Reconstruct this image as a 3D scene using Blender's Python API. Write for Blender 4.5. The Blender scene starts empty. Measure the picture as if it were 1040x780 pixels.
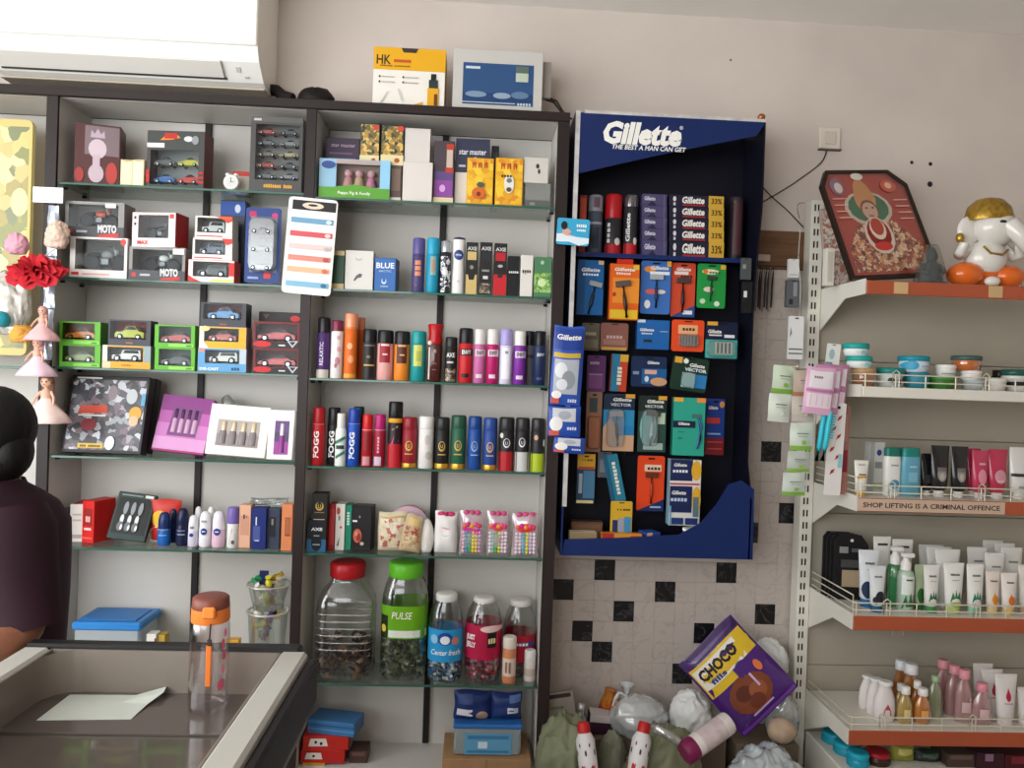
import bpy, math, random
from mathutils import Vector, Matrix, noise as mnoise
rnd = random.Random(7)
sc = bpy.context.scene
COL = sc.collection
# ------------------------------------------------------------------ camera
F = 781.0
CAM = Vector((0, 0, 1.48))
YAW, PITCH, ROLL = math.radians(2.7), math.radians(-0.5), math.radians(2.0)
_fw = Vector((math.sin(YAW)*math.cos(PITCH), math.cos(YAW)*math.cos(PITCH), math.sin(PITCH)))
_r0 = Vector((math.cos(YAW), -math.sin(YAW), 0))
_u0 = _r0.cross(_fw)
RT = _r0*math.cos(ROLL) + _u0*math.sin(ROLL)
UP = _u0*math.cos(ROLL) - _r0*math.sin(ROLL)
FW = _fw
cd = bpy.data.cameras.new('camera'); cam = bpy.data.objects.new('camera', cd); COL.objects.link(cam)
cd.sensor_width = 36.0; cd.lens = F/1040*36.0; cd.clip_start = 0.02
cam.matrix_world = Matrix(((RT.x, UP.x, -FW.x, CAM.x), (RT.y, UP.y, -FW.y, CAM.y), (RT.z, UP.z, -FW.z, CAM.z), (0, 0, 0, 1)))
sc.camera = cam
# ------------------------------------------------------------------ light: daylight through the open shop front behind the camera and an opening on the left
w = bpy.data.worlds.new('daylight'); sc.world = w; w.use_nodes = True
w.node_tree.nodes['Background'].inputs[0].default_value = (0.95, 0.98, 1.0, 1)
w.node_tree.nodes['Background'].inputs[1].default_value = 5.2
sc.view_settings.view_transform = 'Standard'; sc.view_settings.look = 'None'
sc.view_settings.exposure = 0.46; sc.view_settings.gamma = 1.0; sc.view_settings.use_curve_mapping = False
pl = bpy.data.lights.new('shop_front_portal', 'AREA'); pl.shape = 'RECTANGLE'; pl.size = 2.3; pl.size_y = 1.8
pl.cycles.is_portal = True
po = bpy.data.objects.new('shop_front_portal', pl); COL.objects.link(po)
po.location = (-1.75, -1.62, 1.8); po.rotation_euler = (math.radians(90), 0, 0)
pl2 = bpy.data.lights.new('side_door_portal', 'AREA'); pl2.shape = 'RECTANGLE'; pl2.size = 2.9; pl2.size_y = 2.1; pl2.cycles.is_portal = True
po2 = bpy.data.objects.new('side_door_portal', pl2); COL.objects.link(po2)
po2.location = (-2.92, .15, 1.65); po2.rotation_euler = (math.radians(90), 0, math.radians(-90))
# ------------------------------------------------------------------ pixels <-> metres
def ray(px, py): return FW + RT*((px-520)/F) - UP*((py-390)/F)
def P(px, py, Y):
    d = ray(px, py); return CAM + d*((Y-CAM.y)/d.y)
def PZ(px, py, Z):
    d = ray(px, py); return CAM + d*((Z-CAM.z)/d.z)
def proj(X, Y, Z):
    q = Vector((X, Y, Z)) - CAM; t = q.dot(FW)
    return 520+F*q.dot(RT)/t, 390-F*q.dot(UP)/t
# ------------------------------------------------------------------ materials
MATS = {}
def lin(h):
    h = h.lstrip('#'); o = []
    for i in (0, 2, 4):
        c = int(h[i:i+2], 16)/255; o.append(c/12.92 if c <= .04045 else ((c+.055)/1.055)**2.4)
    return (*o, 1)
def M(hexc, rough=.42, metal=0.0, noise=0.0, scale=30.0, bump=0.0, key=None, coat=0.0, trans=0.0, stretch=None, hex2=None):
    k = key or (hexc, rough, metal, noise, scale, bump, coat, trans, stretch, hex2)
    if k in MATS: return MATS[k]
    m = bpy.data.materials.new('mat_'+(key if isinstance(key, str) else hexc.strip('#'))); m.use_nodes = True
    nt = m.node_tree; b = nt.nodes['Principled BSDF']
    b.inputs['Base Color'].default_value = lin(hexc); b.inputs['Roughness'].default_value = rough
    b.inputs['Metallic'].default_value = metal; b.inputs['Coat Weight'].default_value = coat
    b.inputs['Transmission Weight'].default_value = trans; b.inputs['Specular IOR Level'].default_value = .28
    if noise or bump:
        tc = nt.nodes.new('ShaderNodeTexCoord'); mp = nt.nodes.new('ShaderNodeMapping')
        nt.links.new(tc.outputs['Object'], mp.inputs['Vector'])
        if stretch: mp.inputs['Scale'].default_value = stretch
        n = nt.nodes.new('ShaderNodeTexNoise'); n.inputs['Scale'].default_value = scale; n.inputs['Detail'].default_value = 4
        nt.links.new(mp.outputs['Vector'], n.inputs['Vector'])
        if noise:
            mx = nt.nodes.new('ShaderNodeMix'); mx.data_type = 'RGBA'
            a = lin(hexc); c2 = lin(hex2) if hex2 else tuple(v*(1-noise) for v in a[:3])+(1,)
            mx.inputs[6].default_value = a; mx.inputs[7].default_value = c2
            cr = nt.nodes.new('ShaderNodeMapRange'); cr.inputs[1].default_value = .35; cr.inputs[2].default_value = .65
            nt.links.new(n.outputs['Fac'], cr.inputs[0]); nt.links.new(cr.outputs[0], mx.inputs[0])
            nt.links.new(mx.outputs[2], b.inputs['Base Color'])
        if bump:
            bp = nt.nodes.new('ShaderNodeBump'); bp.inputs['Strength'].default_value = bump; bp.inputs['Distance'].default_value = .01
            nt.links.new(n.outputs['Fac'], bp.inputs['Height']); nt.links.new(bp.outputs['Normal'], b.inputs['Normal'])
    MATS[k] = m; return m
def CLEAR(hexc='#ffffff', gloss=.10, key=None, milk=0.0):
    k = ('clear', hexc, gloss, milk)
    if k in MATS: return MATS[k]
    m = bpy.data.materials.new('clear_'+hexc.strip('#')); m.use_nodes = True; nt = m.node_tree
    for n in list(nt.nodes): nt.nodes.remove(n)
    out = nt.nodes.new('ShaderNodeOutputMaterial'); t = nt.nodes.new('ShaderNodeBsdfTransparent'); t.inputs[0].default_value = lin(hexc)
    g = nt.nodes.new('ShaderNodeBsdfGlossy'); g.inputs['Roughness'].default_value = .12
    lw = nt.nodes.new('ShaderNodeLayerWeight'); lw.inputs['Blend'].default_value = .35
    mr = nt.nodes.new('ShaderNodeMapRange'); mr.inputs[3].default_value = gloss*.5; mr.inputs[4].default_value = min(1, gloss*5)
    nt.links.new(lw.outputs['Facing'], mr.inputs[0])
    mx = nt.nodes.new('ShaderNodeMixShader'); nt.links.new(mr.outputs[0], mx.inputs[0])
    a = t.outputs[0]
    if milk:
        df = nt.nodes.new('ShaderNodeBsdfDiffuse'); df.inputs[0].default_value = lin(hexc)
        m2 = nt.nodes.new('ShaderNodeMixShader'); m2.inputs[0].default_value = milk
        nt.links.new(a, m2.inputs[1]); nt.links.new(df.outputs[0], m2.inputs[2]); a = m2.outputs[0]
    nt.links.new(a, mx.inputs[1]); nt.links.new(g.outputs[0], mx.inputs[2]); nt.links.new(mx.outputs[0], out.inputs[0])
    MATS[k] = m; return m
def BUSY(cols, scale=60.0, key='busy', rough=.35, dist=.6):
    k = ('busy', key)
    if k in MATS: return MATS[k]
    m = bpy.data.materials.new('print_'+key); m.use_nodes = True; nt = m.node_tree; b = nt.nodes['Principled BSDF']; b.inputs['Roughness'].default_value = rough
    tc = nt.nodes.new('ShaderNodeTexCoord'); n = nt.nodes.new('ShaderNodeTexNoise'); n.inputs['Scale'].default_value = scale*1.3; n.inputs['Detail'].default_value = 2
    mx = nt.nodes.new('ShaderNodeMix'); mx.data_type = 'VECTOR'; mx.inputs[0].default_value = .03
    nt.links.new(tc.outputs['Object'], n.inputs['Vector']); nt.links.new(tc.outputs['Object'], mx.inputs[4]); nt.links.new(n.outputs['Color'], mx.inputs[5])
    vo = nt.nodes.new('ShaderNodeTexVoronoi'); vo.inputs['Scale'].default_value = scale*1.5; nt.links.new(mx.outputs[1], vo.inputs['Vector'])
    sp = nt.nodes.new('ShaderNodeSeparateColor'); nt.links.new(vo.outputs['Color'], sp.inputs[0])
    r = nt.nodes.new('ShaderNodeValToRGB'); r.color_ramp.interpolation = 'CONSTANT'; e = r.color_ramp.elements; N = len(cols)
    for i, c in enumerate(cols):
        q = e[i] if i < 2 else e.new(i/N); q.position = i/N; q.color = lin(c)
    nt.links.new(sp.outputs[0], r.inputs[0]); nt.links.new(r.outputs[0], b.inputs['Base Color']); MATS[k] = m; return m
def gm(c): return c if isinstance(c, bpy.types.Material) else M(c)
# ------------------------------------------------------------------ text
TXT = {}
def text_mesh(s, bold=0.0):
    k = (s, bold)
    if k in TXT: return TXT[k]
    cu = bpy.data.curves.new('t', 'FONT'); cu.body = s; cu.size = 1; cu.resolution_u = 2; cu.fill_mode = 'FRONT'; cu.offset = bold
    o = bpy.data.objects.new('t', cu); me = o.to_mesh()
    vs = [(v.co.x, v.co.y) for v in me.vertices]; fs = [tuple(p.vertices) for p in me.polygons]
    o.to_mesh_clear(); bpy.data.objects.remove(o); bpy.data.curves.remove(cu)
    if not vs: vs = [(0, 0), (1, 0), (1, 1)]; fs = []
    x0 = min(v[0] for v in vs); x1 = max(v[0] for v in vs); y0 = min(v[1] for v in vs); y1 = max(v[1] for v in vs)
    hh = max(y1-y0, 1e-4)
    vs = [((x-(x0+x1)/2)/hh, (y-(y0+y1)/2)/hh) for x, y in vs]
    TXT[k] = (vs, fs, (x1-x0)/hh); return TXT[k]
# ------------------------------------------------------------------ mesh builder
class MB:
    def __init__(s): s.v = []; s.f = []; s.m = []; s.mats = []; s.sm = []
    def mi(s, c):
        m = gm(c)
        if m not in s.mats: s.mats.append(m)
        return s.mats.index(m)
    def add(s, vs, fs, c, X=None, smooth=False, conv=False):
        o = len(s.v); vs = [Vector(v) for v in vs]
        if conv:
            ce = sum(vs, Vector())/len(vs); nf = []
            for f in fs:
                a, b, d = vs[f[0]], vs[f[1]], vs[f[2]]; n = (b-a).cross(d-a); q = sum((vs[i] for i in f), Vector())/len(f)
                nf.append(tuple(f) if n.dot(q-ce) >= 0 else tuple(reversed(f)))
            fs = nf
        if X is not None: vs = [X @ v for v in vs]
        s.v += [tuple(v) for v in vs]
        for i, f in enumerate(fs):
            s.f.append(tuple(o+j for j in f)); s.m.append(s.mi(c[i] if isinstance(c, list) else c)); s.sm.append(smooth)
        return s
    def box(s, x0, x1, y0, y1, z0, z1, c, ch=0.0, X=None, side=None, top=None):
        if ch <= 0:
            vs = [(x, y, z) for x in (x0, x1) for y in (y0, y1) for z in (z0, z1)]
            fs = [(0, 1, 5, 4), (0, 1, 3, 2), (4, 5, 7, 6), (2, 3, 7, 6), (1, 3, 7, 5), (0, 2, 6, 4)]
            return s.add(vs, fs, [c, side or c, side or c, c, top or side or c, c], X, conv=True)
        cx, cy, cz = (x0+x1)/2, (y0+y1)/2, (z0+z1)/2; H = (abs(x1-x0)/2, abs(y1-y0)/2, abs(z1-z0)/2)
        ch = min(ch, min(H)*.9); vs = []; ix = {}
        for sx in (-1, 1):
            for sy in (-1, 1):
                for sz in (-1, 1):
                    for k in range(3):
                        S = (sx, sy, sz); q = [S[a]*(H[a] if a == k else H[a]-ch) for a in range(3)]
                        ix[(sx, sy, sz, k)] = len(vs); vs.append((cx+q[0], cy+q[1], cz+q[2]))
        fs = []; cs = []
        for k in range(3):
            i, j = [a for a in range(3) if a != k]
            for sg in (-1, 1):
                f = []
                for a, b in ((-1, -1), (1, -1), (1, 1), (-1, 1)):
                    t = [0]*3; t[k] = sg; t[i] = a; t[j] = b; f.append(ix[(*t, k)])
                fs.append(tuple(f)); cs.append((side or c) if k == 0 else ((top or side or c) if (k == 2 and sg == 1) else c))
            for a in (-1, 1):
                for b in (-1, 1):
                    t = [0]*3; t[i] = a; t[j] = b; t[k] = -1; t2 = list(t); t2[k] = 1
                    fs.append((ix[(*t, i)], ix[(*t, j)], ix[(*t2, j)], ix[(*t2, i)])); cs.append(c)
        for sx in (-1, 1):
            for sy in (-1, 1):
                for sz in (-1, 1): fs.append(tuple(ix[(sx, sy, sz, k)] for k in range(3))); cs.append(c)
        return s.add(vs, fs, cs, X, conv=True)
    def loft(s, rings, c, smooth=True, cap0=True, cap1=True, X=None, capc=None):
        n = len(rings[0]); vs = [p for r in rings for p in r]; fs = []; cs = []
        for i in range(len(rings)-1):
            ci = c[i] if isinstance(c, list) else c
            for j in range(n):
                k = (j+1) % n; fs.append((i*n+j, i*n+k, (i+1)*n+k, (i+1)*n+j)); cs.append(ci)
        s.add(vs, fs, cs, X, smooth)
        c0 = c[0] if isinstance(c, list) else c; c1 = c[-1] if isinstance(c, list) else c
        if cap0: s.add(rings[0], [tuple(reversed(range(n)))], c0, X)
        if cap1: s.add(rings[-1], [tuple(range(n))], capc or c1, X)
        return s
    def lathe(s, prof, c, n=18, sx=1.0, sy=1.0, sq=2.0, X=None, smooth=True, cap0=True, cap1=True):
        rings = []
        for r, z in prof:
            ring = []
            for j in range(n):
                a = 2*math.pi*j/n; cx, cy = math.cos(a), math.sin(a)
                if sq != 2:
                    cx = math.copysign(abs(cx)**(2/sq), cx); cy = math.copysign(abs(cy)**(2/sq), cy)
                ring.append((r*sx*cx, r*sy*cy, z))
            rings.append(ring)
        return s.loft(rings, c, smooth, cap0 and prof[0][0] > 0, cap1 and prof[-1][0] > 0, X)
    def prism(s, poly, y0, y1, c, X=None, side=None):
        n = len(poly); vs = [(x, y0, z) for x, z in poly]+[(x, y1, z) for x, z in poly]
        ar = sum(poly[i][0]*poly[(i+1) % n][1]-poly[(i+1) % n][0]*poly[i][1] for i in range(n))
        r = range(n) if ar > 0 else range(n-1, -1, -1); r = list(r)
        fs = [tuple(r), tuple(n+i for i in reversed(r))]; cs = [c, c]
        for a in range(n):
            i, k = r[a], r[(a+1) % n]; fs.append((i, n+i, n+k, k)); cs.append(side or c)
        return s.add(vs, fs, cs, X)
    def tube(s, pts, r, c, n=6, X=None):
        pts = [Vector(p) for p in pts]; rings = []
        for i, p in enumerate(pts):
            d = (pts[min(i+1, len(pts)-1)]-pts[max(i-1, 0)]).normalized()
            a = d.cross(Vector((0, 0, 1)));
            if a.length < 1e-3: a = d.cross(Vector((1, 0, 0)))
            a.normalize(); b = d.cross(a); rr = r[i] if isinstance(r, (list, tuple)) else r
            rings.append([p+a*(rr*math.cos(2*math.pi*j/n))+b*(rr*math.sin(2*math.pi*j/n)) for j in range(n)])
        return s.loft(rings, c, True, X=X)
    def ball(s, c0, rad, c, n=12, m=8, X=None):
        rx, ry, rz = rad if isinstance(rad, (tuple, list)) else (rad,)*3
        pr = [(max(1e-4, math.sin(math.pi*i/m)), -math.cos(math.pi*i/m)) for i in range(m+1)]
        T = Matrix.Translation(Vector(c0)) @ Matrix.Diagonal((rx, ry, rz, 1))
        return s.lathe(pr, c, n, X=(X @ T) if X is not None else T)
    def prints(s, items, mp, nx=1, k0=0):
        for k, it in enumerate(items):
            k += k0; ty, c = it[0], it[1]
            if ty == 'r':
                u0, v0, u1, v1 = it[2:6]; vs = []; fs = []
                for i in range(nx+1):
                    u = u0+(u1-u0)*i/nx; vs += [mp(u, v0, k), mp(u, v1, k)]
                for i in range(nx): fs.append((2*i, 2*i+2, 2*i+3, 2*i+1))
                s.add(vs, fs, c)
            elif ty == 'e':
                cu, cv, ru, rv = it[2:6]; n = 14; R = 3 if nx > 1 else 1; vs = [mp(cu, cv, k)]; fs = []
                for q in range(1, R+1):
                    for j in range(n):
                        a = 2*math.pi*j/n; vs.append(mp(cu+ru*q/R*math.cos(a), cv+rv*q/R*math.sin(a), k))
                for j in range(n): fs.append((0, 1+j, 1+(j+1) % n))
                for q in range(R-1):
                    for j in range(n):
                        a, b = 1+q*n+j, 1+q*n+(j+1) % n; fs.append((a, a+n, b+n, b))
                s.add(vs, fs, c)
            elif ty == 'p':
                pts = it[2]; n = len(pts); ar = sum(pts[i][0]*pts[(i+1) % n][1]-pts[(i+1) % n][0]*pts[i][1] for i in range(n))
                if ar < 0: pts = pts[::-1]
                s.add([mp(u, v, k) for u, v in pts], [tuple(range(n))], c)
            elif ty == 't':   # ('t', colour, text, cu, cv, height v, {opts})
                op = it[6] if len(it) > 6 else {}
                if it[2][0] == '~':   # print too small to read: a row of blocks
                    N = len(it[2])-1; cu, cv, hh = it[3:6]; L = op.get('w', hh*s.asp*.6*N); q = random.Random(N)
                    for i in range(N):
                        if it[2][i+1] == ' ': continue
                        a, e = (i+.12)/N-.5, (i+.86)/N-.5; g = q.uniform(.6, 1)*.5
                        s.prints([('r', c, cu-hh*.5, cv+a*L, cu+hh*(g-.15), cv+e*L) if op.get('rot') else ('r', c, cu+a*L, cv-hh*.5, cu+e*L, cv+hh*(g-.15))], mp, 1, k)
                    continue
                vs, fs, wd = text_mesh(it[2], op.get('b', .012)); asp = s.asp; h = it[5]
                sx = h*asp*op.get('sx', 1)
                if 'w' in op: sx = op['w']/wd if not op.get('rot') else sx
                sh = op.get('sh', 0); out = []
                for x, y in vs:
                    x2 = x+sh*y
                    if op.get('rot'):      # vertical text reading upwards
                        L = op.get('w', wd*h/asp*1.0); out.append(mp(it[3]-y*h, it[4]+x2*(L/wd), k))
                    else: out.append(mp(it[3]+x2*sx, it[4]+y*h, k))
                s.add(out, fs, c)
        return s
    asp = 1.0
    def obj(s, name, parent=None, mesh_only=False):
        me = bpy.data.meshes.new(name); me.from_pydata(s.v, [], s.f)
        for m in s.mats: me.materials.append(m)
        me.polygons.foreach_set('material_index', s.m); me.polygons.foreach_set('use_smooth', s.sm); me.update()
        if mesh_only: return me
        o = bpy.data.objects.new(name, me); COL.objects.link(o)
        if parent is not None: o.parent = parent
        return o
def T(name, label, cat, loc, rz=0, group=None, rx=0, ry=0):
    o = bpy.data.objects.new(name, None); COL.objects.link(o); o.empty_display_size = .03
    o.location = loc; o.rotation_euler = (rx, ry, rz); o['label'] = label; o['category'] = cat
    if group: o['group'] = group
    return o
def tag(o, label, cat, group=None):
    o['label'] = label; o['category'] = cat
    if group: o['group'] = group
    return o
def struct(o): o['kind'] = 'structure'; return o
def flat(x0, x1, z0, z1, y):
    return lambda u, v, k: (x0+(x1-x0)*u, y-.0006-.0004*k, z0+(z1-z0)*v)
def curved(R, z0, z1, ry=None, sq=2.0):
    ry = ry or R
    def f(u, v, k):
        x = (u-.5)*2*.985; y = max(0, 1-abs(x)**sq)**(1/sq)
        e = 1+(.0007+.0004*k)/R
        return (x*R*e, -y*ry*e, z0+(z1-z0)*v)
    return f
def place(x0, x1, yt, z, Y, yb=None):
    """pixel span -> X centre, width, height, base z, for a front face at depth Y"""
    xm = (x0+x1)/2
    if z is None: z = P(xm, yb, Y).z
    by = proj(P(xm, yt, Y).x, Y, z)[1]; ym = (yt+by)/2
    a, b = P(x0, ym, Y).x, P(x1, ym, Y).x
    return (a+b)/2, b-a, P(xm, yt, Y).z-z, z
# ------------------------------------------------------------------ builders of goods
def pparts(items, mp, *a, nx=1):
    asp, name, par = a
    if len(items) <= 6:
        for k, it in enumerate(items):
            p = MB(); p.asp = asp; p.prints([it], mp, nx, k); p.obj('lettering' if it[0] == 't' else name, par)
    else:
        p = MB(); p.asp = asp; p.prints(items, mp, nx); p.obj(name, par)
def carton(name, label, cat, x0, x1, yt, z, Y, d, c, pr=(), side=None, top=None, rz=0, tilt=0, ry=0, group=None, yb=None, extra=None, ch=.0012):
    X, W, H, z = place(x0, x1, yt, z, Y, yb); H = max(H-.0004, .004)
    lift = d/2*math.sin(math.radians(abs(tilt)))+W/2*math.sin(math.radians(abs(ry)))
    t = T(name, label, cat, (X, Y+d/2, z+.0004+lift), math.radians(rz), group, -math.radians(tilt), math.radians(ry))
    b = MB(); b.box(-W/2, W/2, -d/2, d/2, 0, H, c, ch, side=side, top=top); b.obj('box_body', t)
    if pr:
        pparts(pr, flat(-W/2, W/2, 0, H, -d/2), H/W, 'front_print', t)
    if extra: extra(t, W, H, d)
    return z+H
def can(label, x0, x1, yt, z, Y, body, cap, capf=.25, pr=(), bands=(), style='spray', name='spray_can', cat='spray can', group=None, base=None, capr=None):
    X, W, H, z = place(x0, x1, yt, z, Y); R = W/2; H -= .0004
    t = T(name, label, cat, (X, Y+R, z+.0004), 0, group)
    zc = H*(1-capf); b = MB(); bs = H*.035
    body = gm(body)
    if style == 'spray':
        b.lathe([(R*.9, 0), (R, H*.012), (R, zc-R*.35), (R*.96, zc-R*.12), (R*.84, zc)], body)
        rc = R*(capr or .93); cz = zc-R*.1
    elif style == 'wide':
        b.lathe([(R*.94, 0), (R, H*.012), (R, zc-.001), (R*.97, zc)], body); rc = R*(capr or 1.0); cz = zc+.0005
    elif style == 'slim':
        b.lathe([(R*.93, 0), (R, H*.015), (R, zc-R*.9), (R*.9, zc-R*.4), (R*.74, zc)], body); rc = R*(capr or .78); cz = zc-R*.1
    b.obj('body', t)
    if base:
        q = MB(); q.lathe([(R*1.005, .001), (R*1.012, .002), (R*1.012, H*base[1]), (R*1.002, H*base[1]+.0006)], M(base[0], .3, .6)); q.obj('base_band', t)
    cp = MB(); cm = M(cap, .3) if isinstance(cap, str) else cap
    cp.lathe([(rc*.99, cz), (rc, cz+.001), (rc*.985, H-R*.22), (rc*.93, H-R*.07), (rc*.80, H), (rc*.3, H)], cm); cp.obj('cap', t)
    if pr:
        pparts(pr, curved(R, 0, H), H/W, 'label_print', t, nx=6)
    for k, (cc, a, e) in enumerate(bands):
        q = MB(); q.lathe([(R*1.001, H*a), (R*1.008, H*a+.0004), (R*1.008, H*e-.0004), (R*1.001, H*e)], M(cc, .3), cap0=False, cap1=False); q.obj('ring_band', t)
    return z+H
def rollon(label, x0, x1, yt, z, Y, body, cap, capf=.42, pr=(), group=None):
    X, W, H, z = place(x0, x1, yt, z, Y); R = W/2; zc = H*(1-capf)
    t = T('roll_on_bottle', label, 'bottle', (X, Y+R*.8, z+.0004), 0, group)
    b = MB(); b.lathe([(R*.85, 0), (R*.97, H*.03), (R, H*.2), (R*.96, zc*.9), (R*.9, zc)], M(body, .25), sy=.8); b.obj('body', t)
    c = MB(); c.lathe([(R*.92, zc), (R*.93, zc+.001), (R*.9, zc+H*capf*.5), (R*.72, H*.93), (R*.42, H*.99), (R*.1, H)], M(cap, .25), sy=.8); c.obj('cap', t)
    if pr:
        pparts(pr, curved(R, 0, H, R*.8), H/W, 'label_print', t, nx=6)
    return z+H
def tube(label, x0, x1, yt, z, Y, c, cap, pr=(), group=None, capf=.14, name='cream_tube', cat='tube', rz=0):
    """squeeze tube standing on its cap, crimped flat at the top"""
    X, W, H, z = place(x0, x1, yt, z, Y); R = W/2
    t = T(name, label, cat, (X, Y+R*.55, z+.0004), math.radians(rz), group)
    k = MB(); k.lathe([(R*.62, 0), (R*.66, .001), (R*.62, H*capf)], M(cap, .35), n=14, sy=.85); k.obj('cap', t)
    b = MB(); rings = []; n = 16
    for f, rx, ry in ((0, .60, .5), (.03, .72, .58), (.35, .8, .5), (.7, .92, .28), (.92, .99, .06), (.925, 1, .035), (1, 1, .03)):
        zz = H*(capf+(1-capf)*f)
        rings.append([(R*rx*math.cos(2*math.pi*j/n), R*ry*math.sin(2*math.pi*j/n), zz) for j in range(n)])
    b.loft(rings, M(c, .32)); b.obj('tube_body', t)
    if pr:
        def mp(u, v, kk):
            zz = capf+(1-capf)*v; f = v
            ks = ((0, .60, .5), (.03, .72, .58), (.35, .8, .5), (.7, .92, .28), (.92, .99, .06), (1, 1, .03))
            for i in range(len(ks)-1):
                if f <= ks[i+1][0]:
                    q = (f-ks[i][0])/(ks[i+1][0]-ks[i][0]); rx = ks[i][1]*(1-q)+ks[i+1][1]*q; ry = ks[i][2]*(1-q)+ks[i+1][2]*q; break
            x = (u-.5)*2*.95
            return (R*rx*x, -R*ry*math.sqrt(max(0, 1-x*x))-.0008-.0004*kk, H*zz)
        pparts(pr, mp, H*(1-capf)/W, 'label_print', t, nx=6)
    return z+H
def bag(name, label, cat, x0, x1, yt, z, Y, d, mat, pr=(), group=None, yb=None, ry=0, tilt=0, rz=0, pinch=True, wob=.05, nx=12, nz=10, seed=1, extra=None, topf=None):
    """pillow pouch: two bulging sheets sealed at the rim"""
    X, W, H, z = place(x0, x1, yt, z, Y, yb); r = random.Random(seed)
    lift = W/2*math.sin(math.radians(abs(ry))) if yb is None else 0
    t = T(name, label, cat, (X, Y+d/2, z+.0006+lift), math.radians(rz), group, -math.radians(tilt), math.radians(ry))
    ph = [r.uniform(0, 6.3) for _ in range(8)]
    def bul(u, v):
        e = max(0, (1-abs(2*u-1)**2.6))*max(0, (1-abs(2*v-1)**3.2))
        wv = 1+wob*4*(math.sin(9*u+ph[0]+4*v)*.5+math.sin(13*v+ph[1]-5*u)*.5)*e
        return d/2*(e**.6)*wv
    def pos(u, v):
        x = (u-.5)*W*(1+wob*.6*math.sin(7*v+ph[2])); zz = H*v*(1+(wob*.5*math.sin(6*u+ph[3]) if v > .5 else 0))
        if topf: x *= 1-(1-topf)*max(0, (v-.6)/.4)
        return x, zz
    b = MB(); vs = []; fs = []
    for sgn in (-1, 1):
        for j in range(nz+1):
            for i in range(nx+1):
                u, v = i/nx, j/nz; x, zz = pos(u, v); vs.append((x, sgn*bul(u, v), zz))
    o2 = (nx+1)*(nz+1)
    for j in range(nz):
        for i in range(nx):
            a = j*(nx+1)+i; q = (a, a+1, a+nx+2, a+nx+1); fs.append(q); fs.append(tuple(o2+k for k in reversed(q)))
    b.add(vs, fs, mat, smooth=True); b.obj('pouch', t)
    if pr:
        def mp(u, v, k):
            x, zz = pos(u, v); return (x, -bul(u, v)-.0012-.0004*k, zz)
        p = MB(); p.asp = H/W
        # subdivide rectangles along both axes so that they follow the bulge
        its = []
        for it in pr:
            if it[0] == 'r':
                u0, v0, u1, v1 = it[2:6]; n = max(1, int(abs(v1-v0)*8))
                for q in range(n): its.append(('r', it[1], u0, v0+(v1-v0)*q/n, u1, v0+(v1-v0)*(q+1)/n))
            else: its.append(it)
        kk = 0
        for it in its: p.prints([it], mp, nx=8, k0=kk*0.35); kk += 1
        p.obj('print', t)
    if extra: extra(t, W, H, d)
    return z+H
def crumple(name, label, cat, c0, rad, mat, seed=1, amp=.16, n=22, m=14, group=None, parent=None, pname='bag_body', squash=.0, knot=None):
    """crumpled polythene bag standing on its base: folded ellipsoid"""
    r = random.Random(seed); ph = [r.uniform(0, 6.3) for _ in range(10)]
    rx, ry, rz = rad; t = T(name, label, cat, (c0[0], c0[1], c0[2]), 0, group)
    vs = []; fs = []; off = Vector((seed*3.1, seed*1.7, seed*.9))
    if n > 24: n, m = 64, 40
    for i in range(m+1):
        th = math.pi*i/m
        for j in range(n):
            a = 2*math.pi*j/n; d = Vector((math.sin(th)*math.cos(a), math.sin(th)*math.sin(a), -math.cos(th)))
            k = 1+amp*.35*(math.sin(3*a+ph[0]+2.2*th)*.6+math.sin(5*a+ph[1]-3*th)*.4)*math.sin(th)
            rg = 0.0; f_ = 2.1; w_ = .6
            for q in range(3): rg += w_*(1-2.2*abs(mnoise.noise(d*f_+off*(q+1)))); f_ *= 1.9; w_ *= .55
            k *= 1+amp*.75*(rg-.5)
            x, y, zz = rx*d.x*k, ry*d.y*k, rz*d.z*k
            zz = max(zz, -rz*.78)+rz*.78
            vs.append((x, y, zz))
    for i in range(m):
        for j in range(n):
            k = (j+1) % n; fs.append((i*n+j, i*n+k, (i+1)*n+k, (i+1)*n+j))
    b = MB(); b.add(vs, fs, mat, smooth=True); b.obj(pname, t)
    if knot:
        q = MB(); kx = knot[0]; zt = rz*1.70
        q.lathe([(.022, zt-.02), (.007, zt+.004), (.006, zt+.012), (.016, zt+.03), (.03, zt+.045)], mat, n=10, X=Matrix.Translation((kx, 0, 0)), cap1=False)
        q.tube([(kx-.004, -.01, zt+.008), (kx-.03, -.012, zt+.02), (kx-.045, -.012, zt-.005), (kx-.052, -.014, zt-.03)], [.006, .008, .007, .004], mat)
        q.obj('knot', t)
    return t
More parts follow.
